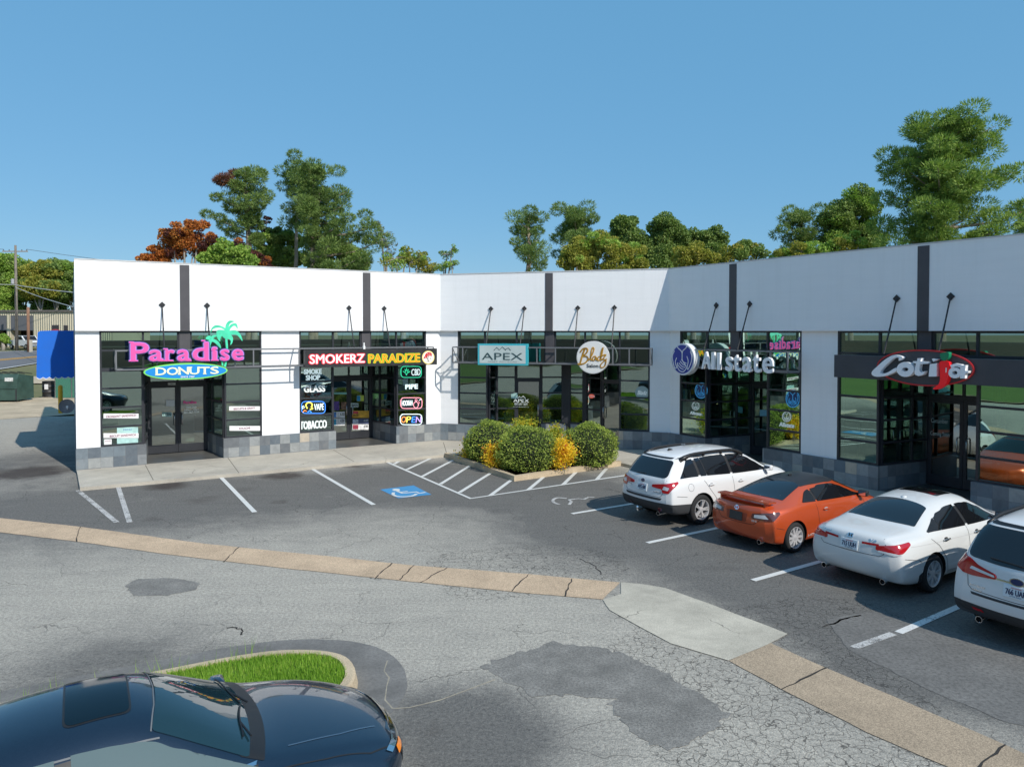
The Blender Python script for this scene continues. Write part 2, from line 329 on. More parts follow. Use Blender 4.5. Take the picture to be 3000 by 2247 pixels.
# tan pad, verges and road on the far left
def grt(x,y):
    Y=30.
    for _ in range(60): Y=.5*Y+.5*gr(x,y,gz(Y)).y
    return gr(x,y,gz(Y))
def tsheet(name,pts,m,dz,n=8):
    mb=MB(); mb.sheet(pts,0); bm=bmesh.new()
    me=bpy.data.meshes.new('t'); me.from_pydata(mb.v,[],mb.f); bm.from_mesh(me)
    for k in range(58,122,4): bmesh.ops.bisect_plane(bm,geom=bm.verts[:]+bm.edges[:]+bm.faces[:],plane_co=(0,k,0),plane_no=(0,1,0))
    for v in bm.verts: v.co.z=gz(v.co.y)+dz
    bm.to_mesh(me); me.materials.append(m); o=link(name,me); o['kind']='structure'; return o
tsheet('concrete_pad',[grt(*p)[:2] for p in [(-500,1236),(0,1229),(150,1219),(330,1205),(330,1158),(170,1160),(80,1168),(-100,1172),(-500,1180)]],PAD,.012)
tsheet('sidewalk_strip',[grt(*p)[:2] for p in [(-500,1126),(240,1124),(300,1124),(300,1102),(240,1103),(-500,1106)]],PAD,.03)
e1,e2=grt(0,1083),grt(106,1066); f1,f2=grt(0,1030),grt(106,1027)
def ln(a,b,t): return (a.x+(b.x-a.x)*t,a.y+(b.y-a.y)*t)
def lerp2(a,b,t): return (a[0]+(b[0]-a[0])*t,a[1]+(b[1]-a[1])*t)
na,nb,fa,fb=ln(e1,e2,-8),ln(e1,e2,5),ln(f1,f2,-8),ln(f1,f2,5)
tsheet('road',[na,nb,fb,fa],M('road_asphalt',(.13,.13,.135),.95,var=.15,vs=.4),.03)
for nm,a,b,m in (('road_edge_line',.0,.025,WP),('road_edge_line',.955,.97,WP),('road_centre_line',.40,.425,YP),('road_centre_line',.45,.475,YP)):
    tsheet(nm,[lerp2(na,fa,a),lerp2(nb,fb,a),lerp2(nb,fb,b),lerp2(na,fa,b)],m,.05)
# ---------------------------------------------------------------- painted markings
ML=[]
def mark(name,pts,w,m,z=.0075): o=S(name,MB().stroke([tuple(gr(x,y))[:2] for x,y in pts],w,z,z+.0015),m); return o
for a in [[(420,252),(630,425)],[(637,230),(700,425)],[(1190,178),(1375,370)],[(1680,133),(2018,330)]]: mark('stall_line',z4(a),.12,WPF if a[0][0]<1000 else WP)
def stall(a,b,L=5.4,m=WP):
    p=gr(*a); q=gr(*b); d=(q-p).normalized(); mb=MB().stroke([tuple(p)[:2],tuple(p+d*L)[:2]],.12,.0075,.009); S('stall_line',mb,m)
sA=lambda x,y:(1780+x/2.836,1260+y/2.836); sB=lambda x,y:(2350+x/3.186,1380+y/3.186)
stall(sA(330,938),sA(850,828)); stall(sA(1208,1250),sA(1760,1095)); stall(sB(900,1510),sB(1520,1240),5.4,paint('worn_road_paint',(.68,.68,.66),.47)); stall(z5([(1660,505)])[0],z5([(2070,437)])[0]); stall(sB(480,1650),sB(900,1500),.95,WPF)
mark('hatch_outline',z5([(305,122),(930,395),(2035,230),(2300,190)]),.11,WP)
for a,b in [((432,117),(380,147)),((675,90),(470,187)),((828,107),(580,237)),((948,145),(712,292)),((1093,201),(850,352)),((1238,251),(1070,375)),((1455,241),(1345,333)),((1690,204),(1595,297)),((1910,177),(1840,258))]:
    mark('hatch_stripe',z5([a,b]),.115,WP,.0065)
S('accessible_bay_square',MB().sheet(px(z5([(280,330),(520,300),(650,367),(410,393)])),.006),BP)
def pxs(pts): return [tuple(gr(*p))[:2] for p in z5(pts)]
mb=MB(); mb.prism(pxs([(395+28*math.cos(a*.5236),333+8*math.sin(a*.5236)) for a in range(12)]),.0085,.0095)
mb.stroke(pxs([(402,341),(440,358),(540,348),(562,358),(606,350)]),.085,.0085,.0096)
mb.stroke(pxs(spline([(378,352),(372,366),(398,379),(450,383),(512,376),(542,362)],4)),.085,.0085,.0097); mb.stroke(pxs([(425,350),(478,344)]),.07,.0085,.0098)
S('wheelchair_symbol',mb,WP)
mb=MB(); mb.stroke(pxs(spline([(1622,395),(1560,390),(1525,405),(1532,425),(1572,438)],4)),.08,.0075,.009); mb.stroke(pxs([(1640,440),(1657,418),(1640,404),(1705,396),(1750,400),(1780,386),(1822,387)]),.08,.0075,.009)
S('wheelchair_symbol',mb,WPF)
# long seam sealed with pale filler by the island, and tar seam
S('pavement_crack',MB().stroke([tuple(gr(*p))[:2] for p in [(1135,1935),(1125,1965),(1140,1985),(1133,2010),(1128,2050),(1150,2075),(1200,2072),(1290,2050),(1370,2020),(1450,1990)]],[.018,.012,.022,.01,.02,.024,.012,.018,.012,.016],.002,.004),M('crack_filler',(.30,.27,.21),1.,var=.3,vs=8))
for pts in ([(670,1838),(700,1840),(712,1850),(708,1862)],[(2410,1835),(2480,1812),(2530,1800)],[(1700,1635),(1745,1660),(1765,1690)],[(2290,1970),(2330,1995),(2370,2003),(2400,1985)],[(2300,1990),(2345,2010)]):
    q=[tuple(gr(*p))[:2] for p in pts]; q=[(a[0]+(b[0]-a[0])*i/5+rng.uniform(-.03,.03),a[1]+(b[1]-a[1])*i/5+rng.uniform(-.03,.03)) for a,b in zip(q[:-1],q[1:]) for i in range(5)]; S('pavement_crack',MB().stroke(q,[.012+rng.random()*.03 for _ in q],.002,.004),MC['crack_dirt'])
# ---------------------------------------------------------------- grass island by the dark saloon, verge behind the camera
ISL=[(-14,4.2),(-9,6.95),(-6.2,8.55),(-4.26,9.64),(-3.55,9.98),(-3.05,10.1),(-2.5,10.05),(-2.15,9.8),(-1.95,9.25),(-2.1,8.6),(-2.6,8.1),(-5,6.75),(-9,4.45),(-14,1.6)]
isl=spline(ISL,4,True)
def inset(poly,d):
    out=[];n=len(poly)
    for i in range(n):
        a=V(poly[i-1]);p=V(poly[i]);b=V(poly[(i+1)%n]); q=((p-a).normalized()+(b-p).normalized()).normalized(); out.append((p.x+q.y*d,p.y-q.x*d))
    return out
mb=MB(); inn=inset(isl,.16); n=len(isl)
mb.add([(*p,0) for p in isl]+[(*p,.13) for p in inset(isl,.03)]+[(*p,.145) for p in inset(isl,.06)]+[(*p,.145) for p in inn]+[(*p,.05) for p in inn],[(k*n+i,k*n+(i+1)%n,(k+1)*n+(i+1)%n,(k+1)*n+i) for k in range(4) for i in range(n)])
S('asphalt_patch',MB().sheet(rough(inset([p for p in spline(ISL,4,True)],-.62),.012,.15,8),.003),M('sealed_ring',(.185,.178,.166),.9,var=.3,vs=1.6,var2=.5,bump=.4,bs=90)); S('island_kerb',mb,KERB); S('island_soil',MB().prism(inset(isl,.15),.02,.11),GG)
def inpoly(x,y,P):
    c=False;j=len(P)-1
    for i in range(len(P)):
        if (P[i][1]>y)!=(P[j][1]>y) and x<(P[j][0]-P[i][0])*(y-P[i][1])/(P[j][1]-P[i][1])+P[i][0]: c=not c
        j=i
    return c
def leafmat(name,cols,trans=.35,ns=1.2,rough=.6):
    m,t,b,o=new(name); MC[name]=m; p=N(t,'TexCoord').outputs['Object']; r=N(t,'NewGeometry').outputs['Random Per Island']
    n=noise(t,p,ns,3,.6); f=mth(t,'ADD',mth(t,'MULTIPLY',r,.62),mth(t,'MULTIPLY',mth(t,'SUBTRACT',n,.5),1.1)); f=mth(t,'ADD',f,.19)
    col=ramp(t,f,[(i/(len(cols)-1),c) for i,c in enumerate(cols)])
    sin(t,b,'Base Color',col); sin(t,b,'Roughness',rough); sin(t,b,'Specular IOR Level',.25)
    tl=N(t,'BsdfTranslucent',{'Color':mixc(t,1.,col,(1.1,1.25,.7),'MULTIPLY')}); mx=N(t,'MixShader',{0:trans,1:b.outputs[0],2:tl.outputs[0]}); t.links.new(mx.outputs[0],o.inputs[0]); return m
def tri_obj(name,vs,fs,mats,parent=None,mtx=None,mi=None):
    me=bpy.data.meshes.new(name); k=fs.shape[1]
    me.vertices.add(len(vs)); me.vertices.foreach_set('co',vs.astype(np.float32).ravel()); me.loops.add(fs.size); me.loops.foreach_set('vertex_index',fs.astype(np.int32).ravel())
    me.polygons.add(len(fs)); me.polygons.foreach_set('loop_start',np.arange(0,fs.size,k,dtype=np.int32))
    for m in (mats if isinstance(mats,(list,tuple)) else [mats]): me.materials.append(m)
    if mi is not None: me.polygons.foreach_set('material_index',mi.astype(np.int32))
    me.update(calc_edges=True); return link(name,me,parent,mtx)
def blades(n,reg,poly,z,h,wd):
    P=[]
    while len(P)<n:
        x=rng.uniform(*reg[0]); y=rng.uniform(*reg[1])
        if inpoly(x,y,poly): P.append((x,y,z))
    P=np.array(P); a=nrg.uniform(0,6.283,n); hh=h*nrg.uniform(.5,1.25,n); ln_=hh*nrg.uniform(.1,.7,n); s=np.stack([np.cos(a),np.sin(a),0*a],1); q=np.stack([-s[:,1],s[:,0],0*a],1); ww=(wd*nrg.uniform(.6,1.3,n))[:,None]
    v=np.stack([P-q*ww,P+q*ww,P+s*ln_[:,None]+np.stack([0*a,0*a,hh],1)],1).reshape(-1,3); return v,np.arange(3*n).reshape(n,3)
GB=leafmat('grass_blade',[(0.084,0.192,0.017),(0.180,0.348,0.030),(0.288,0.468,0.054),(0.456,0.504,0.120)],.4,.9)
gi=inset(isl,.15); v,f=blades(60000,((-7,-1.9),(5.6,10.1)),gi,.1,.075,.006)
tag(tri_obj('grass',v,f,GB),'bright green grass filling the kerbed island beside the dark blue saloon','grass',kind='stuff')
v,f=blades(700,((-7,-3.2),(7.6,10.15)),inset(ISL,-.06),.06,.26,.004); tag(tri_obj('weeds',v,f,GB),'tall pale grass stems straggling over the island edge','weeds',kind='stuff')
HILL=turf('brushy_hill',(.035,.03,.02),(.06,.045,.03),(.02,.02,.012),.8); S('hill',grid([-160,-110,-80,-50,-20,0,20,50,80,120,160],[-95,-75,-60,-50,-44,-38],lambda x,y:max(-.05,(-38-y)*.34*(1+.15*math.sin(x*.07)))),HILL); S('hill',grid([-150,-120,-95,-80,-66,-52],[-70,-40,-20,0,20,40,58],lambda x,y:max(-.05,(-52-x)*.30*(1+.2*math.sin(y*.11)))),HILL); tsheet('grass_verge',[(-22.3,-30),(-22.3,31),(-50,33),(-50,-30)],GG,.13); tsheet('verge_kerb',[(-22,-30),(-22,31.3),(-22.3,31),(-22.3,-30)],KERB,.12)
# ================================================================ the shop building (local units of each facade x K)
PO=[V((-11.454,19.414)),V((-2.399,24.799)),V((4.753,22.506))]; dr=(V((9.974,14.432))-PO[2]).normalized(); PO.append(PO[2]+dr*13.6)
FL=[];FA=[];FM=[]
for i in range(3):
    d=PO[i+1]-PO[i]; FL.append(d.length); FA.append(math.atan2(d.y,d.x)); FM.append(TR(PO[i].x*K,PO[i].y*K)@RZ(FA[i])@Matrix.Scale(K,4))
def FP(f,u,y,z=0.): return FM[f]@V((u,y,z))
def mit(f,end,y):
    if end==1: return y*math.tan((FA[f]-FA[f+1])/2) if f<2 else 0.
    return -y*math.tan((FA[f-1]-FA[f])/2) if f>0 else 0.
def wseg(mb,f,u0,u1,y0,y1,z0,z1):
    a=abs(u0)<1e-6; b=abs(u1-FL[f])<1e-6
    q=lambda u,y,e,on: (u+(mit(f,e,y) if on else 0.),y)
    return mb.prism([q(u0,y0,0,a),q(u1,y0,1,b),q(u1,y1,1,b),q(u0,y1,0,a)],z0,z1)
def stucco(name,c):
    m,t,b,o=new(name); p=N(t,'TexCoord').outputs['Object']; n1=noise(t,p,.5,5,.6); n2=noise(t,p,38.,3,.7)
    mp=N(t,'Mapping',{'Vector':p,'Scale':(.6,.6,7.)}).outputs[0]; n3=noise(t,mp,1.,4,.55)
    mv=N(t,'Mapping',{'Vector':p,'Scale':(5.,5.,.28)}).outputs[0]; n4=noise(t,mv,1.2,4,.6)
    col=mixc(t,n1,[x*.94 for x in c],c); col=mixc(t,mth(t,'MULTIPLY',ramp(t,n3,[(.35,0.),(.75,1.)]),.16),col,[x*.80 for x in c]); col=mixc(t,mth(t,'MULTIPLY',ramp(t,n4,[(.5,0.),(.8,1.)]),.14),col,[c[0]*.62,c[1]*.62,c[2]*.60])
    sin(t,b,'Base Color',col); sin(t,b,'Roughness',.85); sin(t,b,'Normal',N(t,'Bump',{'Height':mth(t,'ADD',n2,mth(t,'MULTIPLY',n3,1.2)),'Strength':.22,'Distance':.02}).outputs[0]); return m
def slate():
    m,t,b,o=new('slate_tile'); p=N(t,'TexCoord').outputs['Object']; s=N(t,'SeparateXYZ',{0:p}); g=.272
    ux=mth(t,'DIVIDE',mth(t,'ADD',s.outputs[0],mth(t,'MULTIPLY',s.outputs[1],.93)),g*1.08); uz=mth(t,'DIVIDE',mth(t,'SUBTRACT',s.outputs[2],.64),g)
    ids=N(t,'CombineXYZ',{0:mth(t,'FLOOR',ux),1:mth(t,'FLOOR',uz),2:0.}).outputs[0]
    wn=N(t,'TexWhiteNoise',{'Vector':ids},noise_dimensions='3D'); r=wn.outputs['Value']
    col=ramp(t,r,[(0.,(.10,.12,.14)),(.22,(.15,.185,.21)),(.42,(.21,.235,.25)),(.6,(.12,.13,.14)),(.75,(.25,.265,.27)),(.93,(.29,.30,.29)),(.965,(.44,.38,.30)),(1.,(.17,.19,.21))])
    N(t,'Value'); of=N(t,'VectorMath',{0:p,1:N(t,'VectorMath',{0:wn.outputs['Color'],3:20.},operation='SCALE').outputs[0]},operation='ADD').outputs[0]
    n=noise(t,of,5.,5,.65,.8); n2=noise(t,p,60.,2,.6); col=mixc(t,1.,col,mixc(t,n,(.55,.57,.6),(1.45,1.43,1.4)),'MULTIPLY'); col=mixc(t,mth(t,'MULTIPLY',ramp(t,n,[(.6,0.),(.75,1.)]),.35),col,(.22,.15,.09))
    fx=mth(t,'FRACT',ux); fz=mth(t,'FRACT',uz)
    e=mth(t,'MINIMUM',mth(t,'MINIMUM',fx,mth(t,'SUBTRACT',1.,fx)),mth(t,'MINIMUM',fz,mth(t,'SUBTRACT',1.,fz))); gq=mth(t,'LESS_THAN',e,.012)
    col=mixc(t,mth(t,'MULTIPLY',gq,.8),col,(.13,.135,.14)); sin(t,b,'Base Color',col); sin(t,b,'Roughness',mth(t,'ADD',.42,mth(t,'MULTIPLY',n,.35)))
    sin(t,b,'Normal',N(t,'Bump',{'Height':mth(t,'SUBTRACT',mth(t,'ADD',n,mth(t,'MULTIPLY',n2,.2)),gq),'Strength':.4,'Distance':.01}).outputs[0]); return m
def glassmat(name,refl=.30,tint=(.52,.70,.62),gcol=(.74,.94,.84),wave=.06):
    m=bpy.data.materials.new(name); m.use_nodes=True; t=m.node_tree; t.nodes.clear(); o=N(t,'OutputMaterial')
    p=N(t,'TexCoord').outputs['Object']; n=noise(t,p,.9,2,.4); bp=N(t,'Bump',{'Height':n,'Strength':wave,'Distance':.06}).outputs[0]
    fr=N(t,'LayerWeight',{'Blend':.32}).outputs['Fresnel']; fac=mth(t,'MINIMUM',mth(t,'ADD',mth(t,'MULTIPLY',fr,.75),refl),.95)
    g=N(t,'BsdfGlossy',{'Color':c4(gcol),'Roughness':.004,'Normal':bp}); tr=N(t,'BsdfTransparent',{'Color':c4(tint)})
    mx=N(t,'MixShader',{0:fac,1:tr.outputs[0],2:g.outputs[0]}); t.links.new(mx.outputs[0],o.inputs[0]); MC[name]=m; return m
WHT=stucco('white_stucco',(.88,.882,.88)); SLT=slate(); ALU=M('dark_bronze_aluminium',(.028,.030,.036),.42,spec=.45,var=.15,vs=2); BAR=M('charcoal_steel',(.07,.066,.072),.6,var=.15,vs=2.5,bump=.1,bs=30)
GLS=glassmat('storefront_glass'); GLR=glassmat('mirror_tint_glass',.50,(.45,.62,.55),(.66,.95,.80)); GLD=glassmat('door_glass',.26,(.5,.58,.54),(.8,.88,.84),.08); CHR=M('brushed_metal',(.55,.55,.56),.3,1.); BLK=M('black_plastic',(.012,.012,.013),.5); RAIL=M('grey_rail',(.20,.205,.215),.45,.4)
B=thing('strip_mall_building','white stucco shopping strip of three angled wings with dark storefronts and slate base','building',TR(PO[1].x*K,PO[1].y*K))
def part(name,mb,m,f,parent=None,**k): return mb.build(name,m,parent or B,FM[f],**k)
ZT=3.75; ZF=5.65
CU=[(0,2.66),(0,7.97),(1,3.76),(2,2.46),(2,7.66),(2,12.9)]
for f in range(3):
    mb=MB(); wseg(mb,f,0.,FL[f],0.,.3,ZT,ZF-.03); part('fascia',mb,WHT,f)
    mb=MB(); wseg(mb,f,0.,FL[f],-.012,.33,ZF-.03,ZF); part('coping',mb,M('coping_metal',(.55,.55,.54),.5,var=.1),f)
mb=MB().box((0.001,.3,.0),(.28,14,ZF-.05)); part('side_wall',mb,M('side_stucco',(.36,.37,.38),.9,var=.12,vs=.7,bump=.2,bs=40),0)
mb=MB().box((-.012,.02,-.0),(0.0,14,.62)); part('side_plinth',mb,SLT,0)
# roof, floor, rear walls: close the shops
def foot(off0,off1): 
    A=[FP(f,(0. if f==0 else mit(f,0,off0)),off0) for f in range(3)]+[FP(2,FL[2],off0)]
    Bk=[FP(f,(0. if f==0 else mit(f,0,off1)),off1) for f in range(3)]+[FP(2,FL[2],off1)]
    return [tuple(p)[:2] for p in A+Bk[::-1]]
I0=Matrix()
MB().prism(foot(.3,14),4.0*K,4.12*K).build('roof',M('roof_membrane',(.5,.5,.48),.9,var=.2,vs=.3),B,I0)
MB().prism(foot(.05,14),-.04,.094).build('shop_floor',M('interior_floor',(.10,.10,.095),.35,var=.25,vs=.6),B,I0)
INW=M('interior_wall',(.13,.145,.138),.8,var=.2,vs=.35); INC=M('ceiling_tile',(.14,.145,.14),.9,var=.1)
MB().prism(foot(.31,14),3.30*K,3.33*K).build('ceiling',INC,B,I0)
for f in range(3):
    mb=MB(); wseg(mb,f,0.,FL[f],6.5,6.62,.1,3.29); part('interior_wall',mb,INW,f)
for f,u in ((0,5.3),(1,3.9),(2,5.05),(2,10.3)): part('partition_wall',MB().box((u-.06,2.0,.1),(u+.06,6.45,3.28)),INW,f)
MB().prism([tuple(FP(2,FL[2],.31))[:2],tuple(FP(2,FL[2],14))[:2],tuple(FP(2,FL[2]+.2,14))[:2],tuple(FP(2,FL[2]+.2,.31))[:2]],0,ZF*K-.2).build('end_wall',WHT,B,I0)
ROW=[1.16,1.68,2.20]
def panel(f,p,q,z0,z1,rows=(),cols=(),name='storefront_window',fw=.05,dep=.08,bot=.05,top=.05,glass=None,parent=None):
    p=V(p);q=V(q); L=(q-p).length; X=TR(p.x,p.y)@RZ(math.atan2(q.y-p.y,q.x-p.x)); mb=MB(); h=dep/2
    mb.box((0,-h,z0),(fw,h,z1),X); mb.box((L-fw,-h,z0),(L,h,z1),X); mb.box((fw,-h+.002,z0),(L-fw,h-.002,z0+bot),X); mb.box((fw,-h+.002,z1-top),(L-fw,h-.002,z1),X)
    for c in cols: mb.box((c-fw/2,-h+.004,z0+bot),(c+fw/2,h-.004,z1-top),X)
    for r in rows: mb.box((fw,-h+.007,r-.024),(L-fw,h-.007,r+.024),X)
    o=part(name,mb,ALU,f,parent)
    g=MB().add([(fw,0,z0+bot),(L-fw,0,z0+bot),(L-fw,0,z1-top),(fw,0,z1-top)],[(0,1,2,3)],X)
    part('pane',g,glass or (GLR if f==2 else GLS),f,o); return o,X,L
def door(f,p,q,z1=2.13,hs=1):
    o,X,L=panel(f,p,q,.10,z1,name='door',fw=.075,dep=.055,bot=.24,top=.08,glass=GLD)
    x=L-.10 if hs>0 else .10
    h=MB().tube([(x,-.03,1.28),(x,-.085,1.26),(x,-.09,1.1),(x,-.085,.94),(x,-.03,.92)],.016,8,X); part('handle',h,CHR,f,o,smooth=True); return o
PIER={0:[],1:[],2:[]}
def plinth(f,poly): part('stone_plinth',MB().prism(poly,0.,.64),SLT,f)
for f,cu in CU:
    mid=f==1; hw=3.18 if mid else 2.1; e=1.05
    part('fascia_bar',MB().box((cu-.125,-.012,ZT),(cu+.125,.02,ZF-.06)),BAR,f)
    for z in (4.1,5.2):
        for s in (-.05,.05): pass
    part('bar_column',MB().box((cu-.14,.085,2.70 if not mid else .1),(cu+.14,.20,ZT)) if not mid else MB().box((cu-.14,.085,2.70),(cu+.14,.20,ZT)),BAR,f)
    cl=[cu-hw+.05]; 
    # upper lights, full width either side of the column
    for a,b in ((cu-hw,cu-.14),(cu+.14,cu+hw)):
        c=(cu-e-a) if a<cu-.5 else (cu+e-a)
        if mid: c=[.95,2.05] if a<cu-.5 else [1.0,2.1]
        else: c=[c]
        panel(f,(a,.16),(b,.16),2.70,ZT,rows=(3.22,),cols=c)
    if not mid:
        panel(f,(cu-hw,.16),(cu-e,.16),.64,2.70,rows=ROW); panel(f,(cu+e,.16),(cu+hw,.16),.64,2.70,rows=ROW)
        lb,rb=(cu-e+.22,1.80),(cu+e-.22,1.80)
        panel(f,(cu-e,.205),lb,.64,2.70,rows=ROW,cols=(1.05,)); panel(f,rb,(cu+e,.205),.64,2.70,rows=ROW,cols=(.55,))
        a,b=cu-.79,cu+.79
        part('door_frame',MB().box((a-.045,1.76,.1),(a,1.84,2.70)).box((b,1.76,.1),(b+.045,1.84,2.70)).box((a,1.765,2.135),(b,1.835,2.20)),ALU,f)
        panel(f,(a,1.80),(b,1.80),2.20,2.70,cols=(.79,)); door(f,(a,1.80),(cu-.004,1.80),hs=1); door(f,(cu+.004,1.80),(b,1.80),hs=-1)
        u0=PIER[f][-1][1] if PIER[f] else None
        part('recess_soffit',MB().box((cu-e,.20,2.66),(cu+e,1.76,2.695)),BAR,f)
    else:
        panel(f,(cu-hw,.16),(cu-hw+1.05,.16),.64,2.70,rows=ROW); panel(f,(cu+hw-.95,.16),(cu+hw,.16),.64,2.70,rows=ROW)
        pts=[(cu-hw+1.05,.205),(1.80,.55),(2.42,.75),(3.22,1.0),(3.92,1.25),(4.12,1.30),(4.62,1.30),(4.70,1.28),(5.30,.95),(6.02,.62),(6.02,.205)]
        for k,(a,b) in enumerate(zip(pts[:-1],pts[1:])):
            if k==2: door(f,a,b); panel(f,a,b,2.13,2.70)
            elif k==8: door(f,a,b,hs=-1); panel(f,a,b,2.13,2.70)
            elif k in (4,6): part('mullion',MB().prism([(a[0]-.05,a[1]-.04),(b[0]+.05,b[1]-.04),(b[0]+.05,b[1]+.08),(a[0]-.05,a[1]+.08)],.1,2.70),ALU,f)
            else: panel(f,a,b,.64 if k not in (9,) else .34,2.70,rows=ROW)
        part('recess_soffit',MB().prism([(1.7,.2),(6.0,.2),(6.0,1.0),(4.2,1.5),(1.75,1.0)],2.66,2.695),BAR,f)
        plinth(f,[(1.55,.30),(1.75,.50),(2.40,.71),(2.40,.80),(1.70,.62),(1.50,.45)]); plinth(f,[(3.24,.96),(3.92,1.21),(4.12,1.26),(4.62,1.26),(4.66,1.24),(4.66,1.36),(3.9,1.36),(3.24,1.08)]); 
    PIER[f].append((cu-hw,cu+hw))
# piers and plinths between the openings
for f in range(3):
    ed=[0.]+[x for p in PIER[f] for x in p]+[FL[f]]
    for a,b in zip(ed[0::2],ed[1::2]):
        if b-a<.05: continue
        mb=MB(); wseg(mb,f,a,b,.12,.42,.64,ZT); part('wall_pier',mb,WHT,f)
    cs=[c for g,c in CU if g==f]
    sg=[]; s=0.
    for c in cs:
        l,r=(c-1.0,c+1.0) if f!=1 else (1.62,5.90)
        sg.append((s,l)); s=r
    sg.append((s,FL[f]))
    for k,(a,b) in enumerate(sg):
        q=lambda u,y:(u+(mit(f,0,y) if abs(u)<1e-6 else mit(f,1,y) if abs(u-FL[f])<1e-6 else 0),y)
        poly=[q(a,.03),q(b,.03)]
        if f==1: 
            poly+=[(b,.32),q(b,.40),q(a,.40)] if k==0 else [q(b,.40),(a+.02,.40)]
            if k==1: poly=[(a,.30),(a+.10,.03),q(b,.03),q(b,.40),(a,.40)]
        else:
            if k<len(sg)-1: poly+=[(b,.21),(b+.18,1.84),(b+.06,1.84),(b-.14,.40)]
            else: poly+=[q(b,.40)]
            if k>0: poly+=[(a+.14,.40),(a-.06,1.84),(a-.18,1.84),(a,.21)]
            else: poly+=[q(a,.40)]
        plinth(f,poly)
        # dark sill on top of the stone
    for k,(a,b) in enumerate(sg): pass
# ---------------------------------------------------------------- sidewalk, planter bed
Lp,Ap,Rp=[gr(*z5([p])[0],.1) for p in ((758,76),(1250,243),(2003,135))]
d2=V((math.cos(FA[2]),math.sin(FA[2]),0)); k=(Rp-FP(2,0,0)).dot(d2)
SWP=[tuple(FP(0,-.0,.10))[:2],tuple(gr(234,1428,.1))[:2],tuple(Lp)[:2],tuple(Rp)[:2],tuple(Rp+d2*(FL[2]*K-k))[:2],tuple(FP(2,FL[2],.1))[:2],tuple(FP(2,mit(2,0,.1),.1))[:2],tuple(FP(1,mit(1,0,.1),.1))[:2]]
S('sidewalk',MB().prism(SWP,-.02,.10),SW_)
JM=M('joint_dark',(.16,.145,.12),1.)  # dark brown strokes drawn along the sidewalk joints
z4b=lambda p: zz(p,0,1300,1.8433)
for a,b in (((785,115),(828,196)),((1228,72),(1290,157)),((1800,33),(1912,96))):
    S('sidewalk_joint',MB().stroke([tuple(gr(*p,.1))[:2] for p in z4b([a,b])],.025,.1005,.1015),JM)
S('sidewalk_joint',MB().stroke([tuple(gr(*p,.1))[:2] for p in z5([(735,-10),(760,76)])],.025,.1005,.1015),JM)
kb=[tuple(Lp)[:2],tuple(Ap)[:2],tuple(Rp)[:2]]; bk=[tuple(FP(1,4.5,-.9))[:2],tuple(FP(1,2.0,-.9))[:2]]
mb=MB(); mb.stroke([lerp2(kb[0],kb[1],i/6) for i in range(7)][:-1]+[kb[1]]+[lerp2(kb[1],kb[2],i/6) for i in range(1,7)],.17,-.01,.16); S('planter_kerb',mb,KERB)
MUL=M('mulch',(.085,.055,.035),1.,var=.5,vs=7,var2=.6,bump=.9,bs=50)
ctr=(np.mean([p[0] for p in kb]),np.mean([p[1] for p in kb]))
S('mulch_bed',MB().prism([lerp2(p,ctr,.05) for p in kb]+[lerp2(kb[2],kb[0],.8),lerp2(kb[2],kb[0],.2)],-.01,.125),MUL)
# ================================================================ signs
def fu(f,x,y,n):
    I=FM[f].inverted(); o=I@V((0,0,H)); d=I.to_3x3()@V(ray(x,y)); t=(-n-o.y)/d.y; p=o+d*t; return (p.x,p.z)
def zp(f,n,ox,oy,s): return lambda pts: [fu(f,ox+x/s,oy+y/s,n) for x,y in pts]
def plane(f,n): return FM[f]@TR(0,-n,0)@UP
def sign(name,label,cat,f,n,uz,group=None): return thing(name,label,cat,FM[f]@TR(uz[0],-n,uz[1]),group)
def draw(name,mb,m,root,f,n,**k): return mb.build(name,m,root,plane(f,n),**k)
EW=M('sign_white',(.80,.80,.78),.45); 
def bx(g,x0,y0,x1,y1):
    a,b,c,d=g([(x0,y0),(x1,y0),(x1,y1),(x0,y1)]); return [a,b,c,d]
def word(mb,g,s,x0,x1,yt,yb,z0,z1,bold=.0,shear=0.,xh=None,ytr=None,ybr=None):
    """words traced into a pixel box; right end may sit higher or lower (perspective is undone by g)"""
    (a0,b0),(a1,b1),(a2,b2),(a3,b3)=g([(x0,yb),(x1,ybr or yb),(x1,ytr or yt),(x0,yt)])
    return text(mb,s,(a0+a3)/2,(a1+a2)/2,(b0+b1)/2,(b2+b3)/2,z0,z1,bold,shear,None,xh=xh)
